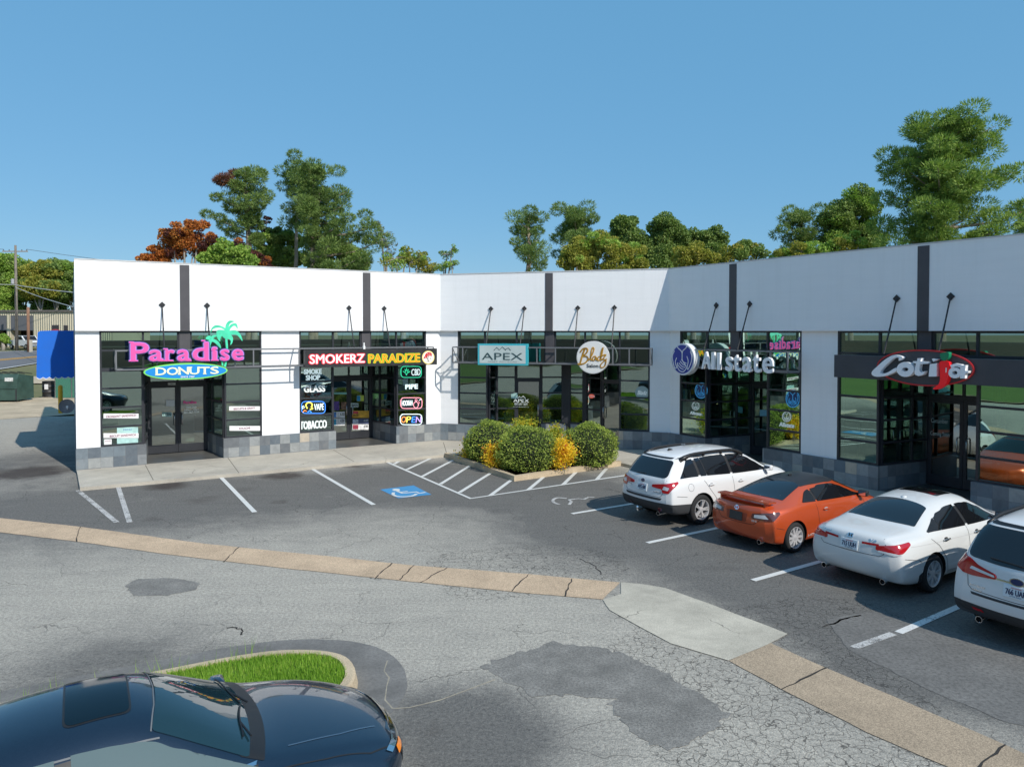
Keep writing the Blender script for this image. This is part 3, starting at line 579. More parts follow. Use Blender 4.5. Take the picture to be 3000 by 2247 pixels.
# --- 1 donut shop
f,n=0,.62; g=zp(f,n,380,920,5.53); root=sign('shop_sign','pink letter sign with green palms above a blue oval reading DONUTS','sign',f,n,g([(900,760)])[0])
PINK=M('pink_face',(.82,.09,.34),.4,em=.12); LIL=M('lilac_edge',(.40,.22,.62),.4,em=.08); NAVY=M('navy_backing',(.035,.06,.20),.4); PALM=M('palm_green',(.06,.62,.36),.45,em=.06,var=.25,vs=3)
lets=[('P',0,320,450,765),('a',300,545,560,762),('r',560,735,560,762),('a',755,985,555,760),('d',1000,1285,425,758),('i',1315,1425,500,755),('s',1450,1620,552,755),('e',1640,1850,548,752)]
for nm,mat_,ex,z0,z1 in (('letter_backing',NAVY,.10,-.05,.03),('letter_edge',LIL,.055,.0305,.05),('lettering',PINK,.0,.0505,.065)):
    mb=MB()
    for ch,x0,x1,yt,yb in lets:
        bd=.020+ex; hh={'P':.7,'d':.74,'i':.73}.get(ch,.5); hz=(yb-yt)/320.
        word(mb,g,ch,x0+22,x1-22,yt+10,yb-8,z0,z1,bd*320/(yb-yt)*.9,xh=hh)
        q=14+ex*180
        ser={'P':[(-12,128,yb),(-12,60,yt)],'r':[(545,700,yb),(545,610,yt)],'d':[(1160,1215,yt),(1215,1290,yb)],'i':[(1315,1430,yb),(1320,1375,575)],'a':[(x1-70,x1+5,yb)]}.get(ch,[])
        for a,b,y in ser:
            y+= -8 if y>600 or y==yb else 8
            mb.prism(bx(g,a-q*.5+6,y-q*.55,b+q*.5-6,y+q*.55),z0+.0013,z1+.0013)
    draw(nm,mb,mat_,root,f,n)
pm=MB(); fr=[[(1565,270),(1480,225),(1400,225),(1345,250),(1310,305),(1335,225),(1400,182),(1490,200),(1560,240)],[(1555,265),(1558,190),(1585,135),(1630,108),(1695,122),(1640,145),(1610,185),(1595,255)],[(1585,262),(1620,195),(1660,160),(1720,152),(1745,190),(1748,240),(1720,200),(1680,195),(1635,235),(1610,285)],[(1600,280),(1670,265),(1740,275),(1800,340),(1828,440),(1770,370),(1720,335),(1640,335),(1600,320)],[(1600,300),(1650,345),(1675,400),(1660,470),(1632,500),(1640,440),(1615,410),(1560,395),(1550,320)],[(1560,320),(1500,350),(1470,400),(1465,450),(1425,400),(1405,320),(1420,270),(1480,270),(1500,290),(1465,300),(1458,340),(1510,310)],[(1420,265),(1560,262),(1600,275),(1612,330),(1560,400),(1500,360)],
    [(1550,400),(1580,400),(1594,560),(1588,730),(1562,730),(1562,560)],[(1300,420),(1240,410),(1240,380),(1285,352),(1330,370),(1300,395)],[(1300,420),(1340,350),(1400,340),(1418,360),(1380,372),(1345,410)],[(1290,412),(1360,405),(1430,440),(1470,500),(1478,560),(1430,515),(1370,460),(1300,440)],[(1290,425),(1330,440),(1320,480),(1295,540),(1290,480),(1265,450)],[(1480,720),(1510,720),(1520,840),(1495,840)],[(1560,720),(1590,720),(1560,860),(1530,850)]]
ps=MB()
for k,q in enumerate(fr): (ps if k in (8,9,10,11,12) else pm).prism(g(spline(q,3,True) if len(q)>4 else q),-.04-.0006*k,.0-.0006*k)
ps.stroke(g([(1285,430),(1300,520),(1330,600),(1495,730)]),.03,-.05,-.046); draw('palm_emblem',pm,PALM,root,f,n); draw('palm_emblem',ps,PALM,root,f,n)

ov=g([(918,927)])[0]; rx=(g([(1595,927)])[0][0]-g([(240,927)])[0][0])/2; rz=(g([(918,795)])[0][1]-g([(918,1058)])[0][1])/2
pan=draw('oval_panel',MB().ell(ov,rx,rz,-.03,.07,48),M('lime_rim',(.22,.72,.14),.4,em=.05),root,f,n); draw('oval_face',MB().ell(ov,rx-.035,rz-.035,.07,.075,48),M('blue_face',(.01,.24,.62),.4,em=.05),root,f,n)
tx=MB()
for ch,x0,x1 in (('D',418,582),('O',598,775),('N',788,948),('U',962,1118),('T',1130,1285),('S',1302,1432)): word(tx,g,ch,x0,x1,866-(x0-418)*.016,985-(x0-418)*.023,.0755,.085,.035)
for a,b in ((418,480),(800,855),(905,960),(965,1015),(1090,1135)): 
    pass
for a,b,y in ((408,470,982),(408,470,870),(775,825,973),(775,812,864),(922,962,862),(948,1005,861),(1090,1132,859),(1180,1236,966)): tx.prism(bx(g,a,y-7,b,y+7),.0765,.086)
draw('lettering',tx,M('cream_lettering',(.85,.85,.55),.4,em=.08),pan,f,n); draw('lettering',word(MB(),g,'SINCE 1907',820,1042,1000,1030,.0755,.082,.03),EW,pan,f,n)
# --- 2 smoke shop
f,n=0,.62; g=zp(f,n,860,1000,5.0273); root=sign('shop_sign','long black box sign with red edged and orange letters and a mushroom roundel','sign',f,n,g([(1130,250)])[0])
q=bx(g,168,128,2105,128)[:2]+bx(g,168,350,2105,350)[2:]; u0,u1=q[0][0],q[1][0]; zt=(g([(1130,118)])[0][1]); zb=g([(1130,366)])[0][1]
draw('cabinet',MB().prism([(u0,zb),(u1,zb),(u1,zt),(u0,zt)],-.16,.04),M('black_cabinet',(.02,.02,.022),.5,var=.4,vs=3),root,f,n)
draw('letter_glow',word(MB(),g,'SMOKERZ',232,1035,196,322,.0405,.05,.15,ytr=186,ybr=316),M('red_letter',(.75,.015,.035),.4,em=.45),root,f,n)
draw('lettering',word(MB(),g,'SMOKERZ',232,1035,196,322,.0535,.058,.03,ytr=186,ybr=316),M('white_letter',(.85,.8,.8),.4,em=.25),root,f,n)
draw('letter_glow',word(MB(),g,'PARADIZE',1098,1848,186,312,.0405,.05,.10,ytr=182,ybr=308),M('lime_letter',(.25,.62,.02),.4,em=.3),root,f,n)
draw('lettering',word(MB(),g,'PARADIZE',1098,1848,186,312,.0535,.058,.035,ytr=182,ybr=308),M('orange_letter',(.90,.28,.015),.4,em=.25),root,f,n)
c=g([(1975,237)])[0]; r=abs(g([(1975,139)])[0][1]-c[1]); em=draw('mushroom_roundel',MB().ell(c,r,r,.03,.052,36),M('yellow_rim',(.85,.68,.25),.4,em=.2),root,f,n)
draw('roundel_face',MB().ell(c,r*.87,r*.87,.052,.056,36),M('cream_face',(.85,.80,.72),.5,em=.1),em,f,n)
mb=MB(); mb.prism(g(spline([(1925,215),(1945,175),(1985,158),(2020,175),(2028,215),(1985,212)],3,True)),.056,.060); mb.prism(g(spline([(1905,255),(1915,225),(1945,205),(1962,235),(1935,245)],3,True)),.056,.0605); draw('mushroom_cap',mb,M('cap_red',(.6,.03,.03),.5),em,f,n)
mb=MB(); mb.stroke(g([(1975,212),(1968,250),(1975,300)]),.02,.056,.059); mb.stroke(g([(1945,245),(1968,265)]),.015,.056,.0595); mb.stroke(g([(1940,298),(1975,290),(2005,300)]),.012,.056,.0585); mb.stroke(g([(1995,245),(2020,250),(2000,268)]),.012,.056,.058); draw('mushroom_stem',mb,BLK,em,f,n)
mb=MB(); 
for x,y in ((1965,185),(1995,178),(1985,200),(2012,200),(1930,232)): mb.ell(g([(x,y)])[0],.012,.012,.0605,.062,8)
draw('cap_spots',mb,EW,em,f,n)
r2=sign('security_camera','small white security camera on top of the black box sign','camera',0,.55,g([(1048,110)])[0]); draw('housing',MB().prism(bx(g,1034,70,1062,116),-.04,.04).prism(bx(g,1041,20,1056,72),-.02,.02),EW,r2,0,.55)
# --- 3 teal framed sign
f,n=1,.58; g=zp(f,n,1250,750,2.3667); root=sign('shop_sign','white rectangular sign with teal border hanging on the canopy rail','sign',f,n,g([(528,682)])[0])
q=bx(g,357,609,700,757); u0,u1=(q[0][0]+q[3][0])/2,(q[1][0]+q[2][0])/2; zt=(q[0][1]+q[1][1])/2; zb=(q[2][1]+q[3][1])/2
draw('border',MB().prism([(u0,zb),(u1,zb),(u1,zt),(u0,zt)],-.12,.03),M('teal_border',(.05,.42,.50),.4),root,f,n)
draw('panel',MB().prism([(u0+.06,zb+.055),(u1-.06,zb+.055),(u1-.06,zt-.055),(u0+.06,zt-.055)],.03,.036),M('pearl_panel',(.50,.58,.57),.5,var=.08,vs=1),root,f,n)
DT=M('dark_teal_letter',(.03,.07,.075),.5); tx=MB(); word(tx,g,'APEX',386,668,671,720,.0365,.044,.0); draw('lettering',tx,DT,root,f,n)
draw('lettering',word(MB(),g,'ASSET ADVISORS',425,628,728,737,.0365,.040),M('grey_letter',(.30,.34,.33),.5),root,f,n)
draw('mountain_emblem',MB().stroke(g([(468,655),(489,634),(506,652),(528,630),(551,655)]),.02,.0365,.042).stroke(g([(548,648),(569,638),(585,655)]),.02,.0365,.0424),DT,root,f,n)
# --- 4 round salon sign
root=sign('shop_sign','round white lightbox sign with gold script over the word Salon','sign',f,n,g([(1153,702)])[0])
c=g([(1153,703)])[0]; r=abs(g([(1153,590)])[0][1]-c[1]); draw('lightbox',MB().ell(c,r,r,-.16,.05,56),M('lightbox_rim',(.62,.63,.63),.4),root,f,n,smooth=True,sharp=35); draw('face',MB().ell(c,r-.02,r-.02,.05,.054,56),M('lightbox_face',(.74,.74,.72),.35),root,f,n)
GOLD=M('gold_script',(.50,.26,.03),.3,.35,var=.5,vs=5); mb=MB()
for k,(pts,w) in enumerate([([(1100,642),(1083,690),(1066,748)],.05),([(1068,668),(1085,645),(1110,640),(1120,655),(1104,680),(1084,694),(1112,696),(1122,715),(1100,742),(1062,752),(1052,744)],.042),([(1126,724),(1150,685),(1163,645),(1152,636),(1142,680),(1142,722),(1156,716)],.034),([(1176,695),(1160,698),(1152,718),(1164,724),(1178,700),(1180,722),(1192,716)],.034),([(1208,696),(1192,702),(1188,722),(1202,722),(1216,690),(1226,634),(1212,672),(1212,722),(1222,712)],.034),([(1214,692),(1246,684),(1226,714),(1246,722),(1238,762),(1213,773),(1210,752),(1252,712)],.034)]):
    mb.stroke(g(spline(pts,4)),w,.0545+.0004*k,.068+.0006*k)
draw('script_lettering',mb,GOLD,root,f,n); draw('lettering',word(MB(),g,'Salon',1112,1192,748,773,.0545,.060,.02),BLK,root,f,n)
# --- 5 insurance office
f,n=2,.62; g=zp(f,n,1950,970,4.3605); root=sign('shop_sign','white dimensional letter sign with round blue cupped hands emblem','sign',f,n,g([(700,380)])[0])
c=g([(214,360)])[0]; r=abs(g([(214,157)])[0][1]-g([(214,563)])[0][1])/2
em=draw('emblem',MB().ell(c,r,r,-.22,.0,56),M('emblem_white',(.72,.74,.76),.4),root,f,n,smooth=True,sharp=35); draw('emblem_face',MB().ell(c,r*.90,r*.90,.0,.006,56),M('royal_blue',(.004,.035,.30),.35),em,f,n)
HANDS=[([(150,190),(178,225),(208,252),(222,290),(222,360),(240,400),(268,440),(275,462)],13),([(285,190),(262,225),(232,250),(222,290)],13),([(92,247),(122,255),(98,310),(104,385),(128,472),(150,462),(135,395),(152,340)],12),([(352,252),(328,262),(346,315),(338,395),(298,488),(286,462),(300,385),(282,322)],12),([(212,362),(240,395),(276,412)],11),([(196,385),(232,425),(272,440)],11),([(182,408),(218,450),(262,465)],11),([(168,432),(205,474),(240,488)],11),([(166,402),(160,452),(190,505),(240,518),(278,470)],11)]
def hands(mb,cx,cy,s,gg,z0,z1,w=1.):
    for k,(pts,ww) in enumerate(HANDS): mb.stroke(gg(spline([(cx+(x-222)*s,cy+(y-355)*s) for x,y in pts],3)),ww*s*w*.0020,z0,z1+.0003*k)
    return mb
draw('hands_emblem',hands(MB(),214,355,1.0,g,.006,.012,1.),M('emblem_line',(.78,.80,.82),.4),em,f,n)
LW=M('letter_white',(.88,.89,.90),.35); bounds=[('A',436,572,255,490,.05),('l',568,628,250,495,0),('l',640,735,250,505,0),('s',748,848,318,515,0),('t',845,955,262,520,0),('a',962,1100,322,527,0),('t',1105,1215,268,534,0),('e',1212,1385,330,543,0)]
for ch,x0,x1,yt,yb,dx in [('A',446,580,255,488,0),('l',572,632,255,494,0),('l',644,704,260,500,0),('s',752,860,322,512,0),('t',850,962,272,518,0),('a',968,1098,324,526,0),('t',1098,1216,268,532,0),('e',1222,1382,328,540,0)]:
    mb=MB(); hh={'A':.7,'l':.72,'t':.62}.get(ch,.47); word(mb,g,ch,x0+14,x1-14,yt+6,yb-6,-.07,.0,.022*235/(yb-yt),.0,xh=hh); draw('letter',mb,LW,root,f,n)
# --- 6 restaurant: dark band with oval
f,n=2,.5; g=zp(f,n,2430,970,3.4526); root=sign('shop_sign','charcoal sign band with white lettering, red oval and chili pepper','sign',f,n,g([(975,380)])[0])
a=g([(48,240)])[0]; b=g([(48,465)])[0]; draw('sign_band',MB().prism([(a[0],b[1]),(12.6,b[1]),(12.6,a[1]),(a[0],a[1])],-.42,.0),M('charcoal_panel',(.052,.054,.062),.6,var=.12,vs=2),root,f,n)
c=((g([(520,375)])[0][0]+g([(1438,385)])[0][0])/2,g([(960,372)])[0][1]); rx=(g([(1438,385)])[0][0]-g([(500,375)])[0][0])/2+.03; rz=abs(g([(960,198)])[0][1]-g([(960,552)])[0][1])/2
draw('oval_panel',MB().ell(c,rx-.012,rz-.012,.0,.03,56),MC['charcoal_panel'],root,f,n)
draw('oval_ring',MB().stroke([(c[0]+rx*math.cos(t*math.pi/28),c[1]+rz*math.sin(t*math.pi/28)) for t in range(56)],.03,.0,.045,None,True),M('ring_red',(.50,.02,.025),.4),root,f,n)
g=zp(f,n+.15,2430,970,3.4526)
def let(polys,m,name,strokes=()):
    mb=MB()
    for k,p in enumerate(polys): mb.prism(g(p),-.12-.0006*k,.0+.0006*k)
    for k,(p,w,cl) in enumerate(strokes): mb.stroke(g(p),w,-.12,.0005*k,None,cl)
    mb.build(name,m,root,plane(f,n+.15))
el=lambda x,y,rx,ry,k=22:[(x+rx*math.cos(2*math.pi*i/k),y+ry*math.sin(2*math.pi*i/k)) for i in range(k)]
let([spline([(738,268),(700,248),(640,245),(560,290),(480,360),(430,410),(432,445),(480,462),(560,455),(640,425),(680,400),(668,372),(600,412),(540,432),(512,418),(530,385),(600,315),(660,270),(700,272),(700,300)],3,True)],LW,'letter')
let([],LW,'letter',[(el(765,388,60,48),.115,True)])
let([[(890,275),(930,275),(920,305),(995,310),(998,330),(915,335),(905,395),(925,420),(965,405),(950,440),(900,455),(865,440),(860,415),(875,330),(840,320),(845,305),(885,305)]],LW,'letter')
let([[(1015,335),(1085,325),(1083,460),(1003,460)],[(1035,280),(1100,285),(1050,310)]],LW,'letter')
let([[(1325,345),(1378,345),(1372,400),(1408,404),(1402,424),(1372,426),(1370,480),(1320,478)]],LW,'letter',[(el(1266,422,46,38),.07,True),([(1226,358),(1275,342),(1334,354)],.06,False)])
let([spline([(1115,310),(1200,310),(1212,350),(1202,450),(1185,520),(1140,565),(1085,590),(1045,582),(1095,545),(1117,500),(1117,400)],3,True)],M('chili_red',(.78,.012,.02),.3,em=.12),'chili_pepper'); let([spline([(1125,225),(1200,215),(1205,262),(1175,298),(1140,295),(1120,260)],3,True)],M('chili_green',(.01,.22,.10),.35),'chili_stalk')  # chili red gets a slight added glow to brighten it on the shaded wing
MB().prism(g([(1176,372),(1187,370),(1185,415),(1176,422)]),.0015,.006).build('highlight_stripe',EW,root,plane(f,n+.15))
# ---------------------------------------------------------------- canopy frames with tie rods
def canopy(label,f,u0,u1,rods,ups,D=.5):
    r=thing('canopy_frame',label,'canopy frame',FM[f]@TR(u0,-D,2.72)); mb=MB(); t=.015
    for z in (3.22,2.72):
        for y in (-D,-.04): mb.box((u0,y-t,z-t),(u1,y+t,z+t))
    for u in [u0]+ups+[u1]:
        for y in ((-D,-.04) if u in (u0,u1) else (-D,)): mb.box((u-.018,y-.018,2.74),(u+.018,y+.018,3.20))
        if u in (u0,u1):
            for z in (3.22,2.72): mb.box((u-.018,-D+t,z-.018),(u+.018,-.06,z+.018))
            mb.tube([(u,-D,3.2),(u,-.04,2.74)],.014,6)
        else:
            for z in (3.22,): mb.box((u-.015,-D+t,z-.015),(u+.015,.12,z+.015))
    part('rail_frame',mb,RAIL,f,r)
    for u in rods: rod(r,f,u,D)
    return r
PL=M('rod_black',(.02,.02,.022),.5)
def rod(r,f,u,D=.5,zt=4.47,zb=3.24):
    o=part('tie_rod',MB().tube([(u,-.02,zt),(u,-D*.52,zt-(zt-zb)*.52)],.017,8).tube([(u,-D*.52,zt-(zt-zb)*.52),(u,-D,zb)],.019,8),PL,f,r)
    part('wall_plate',MB().prism([(u,zt-.085),(u+.085,zt),(u,zt+.085),(u-.085,zt)],.0,.03,UP),PL,f,o)
f0=fu(0,340,1040,.5)[0]; f1=fu(0,1270,1040,.5)[0]
canopy('grey metal canopy frame running behind the pink letter sign and the black box sign',0,f0,f1,[2.08,3.24,7.39,8.55],[1.9,3.9,4.4,5.7])
a=fu(1,1326,1040,.5)[0]; b=fu(1,1905,1040,.5)[0]; canopy('grey metal canopy frame carrying the teal bordered sign and the round salon sign',1,a,b,[1.80,2.94,4.70,5.86],[1.0,3.5,4.1,5.9,6.4])
a=fu(2,2035,1040,.5)[0]; b=fu(2,2308,1040,.5)[0]; canopy('grey metal canopy frame behind the white dimensional letters on the shaded wing',2,a,b,[1.88,3.04],[3.6,4.1])
for o_ in [o for o in bpy.data.objects if o.name.startswith('shop_sign')][-1:]:
    for u in (7.08,8.24): rod(o_,2,u,.5)
# ================================================================ window graphics
f=0
def flat(name,label,cat,f,n,g,x0,y0,x1,y1,m,group=None,words=(),wm=None,bold=.02,th=.006):
    """a flat sheet traced as a pixel box, with lines of words (s,x0,x1,yt,yb)"""
    root=sign(name,label,cat,f,n,g([((x0+x1)/2,(y0+y1)/2)])[0],group)
    q=bx(g,x0,y0,x1,y1); draw('sheet',MB().prism(q,.0,th),m,root,f,n)
    for k,wd in enumerate(words):
        s,a,b,yt,yb=wd[:5]; draw('lettering',word(MB(),g,s,a,b,yt,yb,th+.0002,th+.003,bold),wd[5] if len(wd)>5 else wm,root,f,n)
    return root
MAR=M('maroon_ink',(.22,.03,.10),.6); PAP=M('paper_white',(.78,.77,.76),.6); TEAL=M('pale_teal_paper',(.40,.62,.58),.6,var=.2,vs=6); PT_=M('vinyl_white',(.78,.84,.82),.5,em=.12); 
g=zp(0,-.14,0,650,2.07125); G1='menu banners in the donut shop windows'
flat('window_banner','white banner with CROISSANT SANDWICH in maroon on the glass','banner',0,-.14,g,628,1163,841,1192,PAP,G1,[('CROISSANT SANDWICH',643,826,1171,1184)],MAR)
flat('window_banner','white banner with BISCUIT SANDWICH in maroon low on the glass','banner',0,-.14,g,628,1282,841,1311,PAP,G1,[('BISCUIT SANDWICH',666,824,1289,1302)],MAR)
flat('window_banner','white banner with BISCUITS & GRAVY in maroon','banner',0,-.14,g,1390,1119,1577,1145,PAP,G1,[('BISCUITS & GRAVY',1418,1548,1126,1138)],MAR)
flat('window_banner','white banner with KOLACHE in maroon','banner',0,-.14,g,1392,1238,1578,1267,PAP,G1,[('KOLACHE',1452,1518,1246,1258)],MAR)
flat('window_poster','pale teal menu poster above the BISCUIT SANDWICH banner','poster',0,-.145,g,710,1245,838,1350,TEAL,None,[('MENU',748,800,1255,1266)],M('blue_ink',(.03,.10,.35),.6),.0,.003)
flat('window_poster','small white notice low in the corner of the donut shop window','poster',0,-.145,g,632,1318,678,1355,PAP,None,[('HOURS',638,672,1325,1333)],MAR,.0,.003)
gd=zp(0,-1.76,0,650,2.07125)
flat('door_notice','white paper notice taped on the glass door under number 1001','notice',0,-1.76,gd,1006,1080,1060,1118,PAP)
flat('door_notice','pale sticker reading 1001 above the donut shop doors','notice',0,-1.74,gd,1018,976,1064,990,PAP,None,[('1001',1022,1056,979,987)],BLK)
def vinyl(name,label,f,n,g,words,m,bold=.02,extra=None):
    s,a,b,yt,yb=words[0][:5]; root=sign(name,label,'window lettering',f,n,g([((a+b)/2,(yt+yb)/2)])[0])
    for wd in words: draw('lettering',word(MB(),g,*wd[:5],0.,.004,bold),wd[5] if len(wd)>5 else m,root,f,n)
    if extra: extra(root)
    return root
vinyl('door_lettering','small pink and white shop name and hours on the glass door',0,-1.76,gd,[('Paradise',1115,1192,1086,1103,PINK),('Open Daily',1130,1193,1118,1130),('5:00am - 1:00pm',1118,1207,1134,1143),('501-767-1334',1116,1208,1148,1160)],PT_)
flat('open_placard','tilted white OPEN placard inside the donut shop door','placard',0,-1.77,gd,985,1155,1042,1182,TEAL,None,[('OPEN',990,1036,1160,1176)],BLK)
# smoke shop
g=zp(0,-.14,860,1000,5.0273); gd=zp(0,-1.755,860,1000,5.0273)
PRI=M('prism_white',(.66,.80,.82),.35,var=.2,vs=9,em=.5)
vinyl('window_lettering','pale SMOKE SHOP letters at the top of the narrow window',0,-.14,g,[('SMOKE',157,412,410,481),('SHOP',186,388,498,570)],PRI,.06)
vinyl('window_lettering','pale outlined GLASS letters under SMOKE SHOP',0,-.14,g,[('GLASS',156,462,655,744)],PT_,.055)
vinyl('window_lettering','large pale TOBACCO letters at the foot of the window',0,-.14,g,[('TOBACCO',97,486,1170,1282)],PT_,.05)
vinyl('window_lettering','bright blue tinted PIPE letters between two neon signs',0,-.14,g,[('PIPE',1650,1828,631,700)],PRI,.06)
def neon(name,col,e=1.6): return M(name,col,.4,em=e)
NW=neon('neon_white',(.8,.95,.95),.9); NG=neon('neon_green',(.05,.75,.40),.9); NP=neon('neon_pink',(.9,.35,.42),.9); NB=neon('neon_blue',(.05,.25,.85),1.); NY=neon('neon_yellow',(.9,.75,.1),.9); NO=neon('neon_orange',(.9,.30,.08),.9); NBK=M('neon_backing',(.012,.02,.024),.3)
def box_stroke(g,x0,y0,x1,y1,r=14): return fillet(bx(g,x0,y0,x1,y1),r*.0022)
def neonsign(label,x0,y0,x1,y1,parts,rim):
    root=sign('neon_sign',label,'neon sign',0,-.14,g([((x0+x1)/2,(y0+y1)/2)])[0]); draw('backing',MB().prism(bx(g,x0+4,y0+4,x1-4,y1-4),0,.004),NBK,root,0,-.14)
    draw('border_tube',MB().stroke(box_stroke(g,x0,y0,x1,y1,60),.017,.004,.02,None,True),rim,root,0,-.14)
    for k,(nm,pts,w,m,cl) in enumerate(parts): draw(nm,MB().stroke(g(pts),w,.005,.02+.0004*k,None,cl),m,root,0,-.14)
    return root
r_=neonsign('green bordered CBD neon sign with a leaf under the black sign box',1580,370,1880,532,[('leaf_tube',[(1660,500),(1650,470),(1608,440),(1648,455),(1638,410),(1655,440),(1662,392),(1670,440),(1690,412),(1678,455),(1716,440),(1672,470),(1660,500)],.014,NG,False)],NG)
draw('lettering',word(MB(),g,'CBD',1735,1866,405,500,.005,.02),NW,r_,0,-.14)
r_=neonsign('red bordered HOOKAH neon sign with a pink water pipe',1576,830,1890,988,[('pipe_tube',el(1800,935,36,44,14),.015,NP,True),('pipe_tube',[(1803,890),(1785,865),(1803,850),(1820,865),(1803,890)],.014,NP,False),('hose_tube',[(1830,940),(1850,905),(1838,880)],.012,NP,False),('smoke_tube',[(1848,868),(1880,850)],.012,NW,False)],NP)
draw('lettering',word(MB(),g,'HOOKAH',1592,1748,868,945,.005,.02),NW,r_,0,-.14)
r_=neonsign('white bordered multicolour OPEN neon sign above the slate',1570,1072,1888,1225,[],NW)
for ch,a,b,m in (('O',1578,1650,NO),('P',1655,1722,NY),('E',1735,1785,NB),('N',1795,1870,neon('neon_violet',(.45,.3,.8),.9))): draw('lettering',word(MB(),g,ch,a,b,1105,1195,.005,.02,.0,.12),m,r_,0,-.14)
r_=neonsign('blue bordered VAPE neon sign with a blond smoker',115,885,465,1060,[('hair_tube',spline([(200,990),(180,940),(205,905),(250,905),(275,935),(260,965),(280,990),(240,1000)],3),.035,NY,False),('shirt_tube',[(205,1045),(235,1020),(262,1048)],.03,NB,False),('hand_tube',[(135,1045),(165,1012),(190,1030)],.02,NO,False),('smoke_tube',spline([(135,1000),(125,965),(145,950),(155,975),(140,985)],3),.012,NW,False)],NB)
draw('lettering',word(MB(),g,'VAPE',302,442,915,1010,.005,.02),NW,r_,0,-.14)
# posters on the smoke shop doors
for k,(x0,y0,x1,y1,c,words,lab) in enumerate([(555,1035,755,1128,(.75,.76,.76),[('6.32',688,745,1052,1088)],'white price poster 6.32 with a blue and red picture'),(555,1138,755,1240,(.75,.76,.76),[('4.59',688,745,1152,1190)],'white price poster 4.59 with a blue picture'),
    (866,1022,1110,1125,(.80,.42,.04),[('3/4.39',870,950,1070,1110)],'orange and red price poster 4.39 on the right door leaf'),(866,1140,1105,1214,(.10,.12,.22),[('4.89',1030,1095,1152,1180)],'dark blue price poster 4.89 under the orange poster'),(866,1220,1105,1302,(.72,.72,.72),[('4.45',1030,1095,1236,1264)],'white price poster 4.45 lowest on the right door leaf')]):
    r_=flat('price_poster',lab,'poster',0,-1.755,gd,x0,y0,x1,y1,M('poster_%d'%k,c,.5,var=.3,vs=9),None,words,BLK if k!=3 else EW)
    cc=[(.05,.25,.65),(.03,.40,.62),(.62,.06,.08),(.55,.60,.68),(.30,.03,.06)][k]; w_=x1-x0
    draw('picture',MB().prism(bx(gd,x0+6,y0+8,x0+w_*.36,y1-8 if k!=2 else y0+42),.0062,.008),M('picture_%d'%k,cc,.5,var=.5,vs=16),r_,0,-1.755)
flat('door_sticker','blue and yellow payment notice on the right door leaf','notice',0,-1.755,gd,930,795,1035,880,M('notice_yellow',(.62,.72,.10),.5),None,[],None)
r_=[o for o in bpy.data.objects if o.name.startswith('door_sticker')][-1]; draw('picture',MB().prism(bx(gd,932,800,982,878),.0062,.008),M('notice_blue',(.02,.30,.58),.5),r_,0,-1.755)
flat('open_placard','small tilted OPEN placard on the smoke shop door','placard',0,-1.755,gd,842,910,955,970,M('placard_grey',(.55,.66,.60),.5),None,[('OPEN',858,945,925,960)],BLK)
flat('door_poster','purple advertising poster on the left door leaf','poster',0,-1.755,gd,585,885,672,1015,M('poster_purple',(.10,.05,.28),.5,var=.8,vs=12)); flat('door_poster','brown advertising poster beside the purple poster','poster',0,-1.755,gd,700,895,782,1005,M('poster_brown',(.22,.12,.07),.5,var=.7,vs=14))
flat('door_poster','teal strip notice high on the left door leaf','poster',0,-1.755,gd,588,752,782,780,M('strip_teal',(.25,.60,.55),.5)); 
flat('window_poster','green and yellow square poster on the side light by the door','poster',0,-1.755,gd,1166,768,1250,945,M('poster_green',(.30,.50,.22),.5,var=.8,vs=10)); flat('window_poster','white round emblem sticker low on the side light','poster',0,-1.755,gd,1180,1085,1235,1165,M('poster_grey',(.35,.45,.42),.5,var=.6,vs=14))
# apex, salon
g=zp(1,-.72,1250,750,2.3667); DV=M('vinyl_dim',(.55,.66,.63),.5)
r_=vinyl('door_lettering','white mountain emblem and phone number lettering on the glass door',1,-.70,g,[('APEX',603,710,991,1013),('ASSET ADVISORS',610,700,1017,1021),('501.651.1827',610,700,1024,1035),('www.apexassetadvisors.com',600,712,1043,1048)],PT_,.0)
draw('mountain_emblem',MB().stroke(g([(628,988),(645,974),(655,984),(670,972),(688,988)]),.02,0,.004),PT_,r_,1,-.70)
flat('door_notice','pale green paper square taped to the glass door','notice',1,-.70,g,587,950,631,988,TEAL)
g=zp(1,-1.30,1250,750,2.3667); flat('lease_banner','pale banner reading SPACE FOR LEASE standing inside the window','banner',1,-1.30,g,535,1082,862,1150,M('banner_dim',(.30,.40,.36),.6),None,[('SPACE FOR LEASE',548,852,1086,1116),('501.851.4048',690,850,1128,1147)],BLK,.02)
g=zp(1,-.80,1250,750,2.3667); r_=sign('open_sign','small red and white oval OPEN sign on the salon door','sign',1,-.80,g([(1143,972)])[0]); draw('oval_panel',MB().ell(g([(1143,972)])[0],.10,.065,0,.01,20),neon('oval_red',(.7,.12,.06),.5),r_,1,-.80); draw('lettering',word(MB(),g,'OPEN',1122,1166,966,980,.0102,.014,.02),EW,r_,1,-.80)
g=zp(1,-.14,1250,750,2.3667); r_=sign('window_sticker','round white script sticker on the window right of the salon door','sticker',1,-.14,g([(1493,948)])[0]); draw('disc',MB().ell(g([(1493,948)])[0],.21,.21,0,.003,28),M('sticker_mist',(.33,.42,.40),.5),r_,1,-.14); draw('lettering',word(MB(),g,'Bladz',1462,1524,932,962,.0032,.006,.02,.2),PT_,r_,1,-.14)
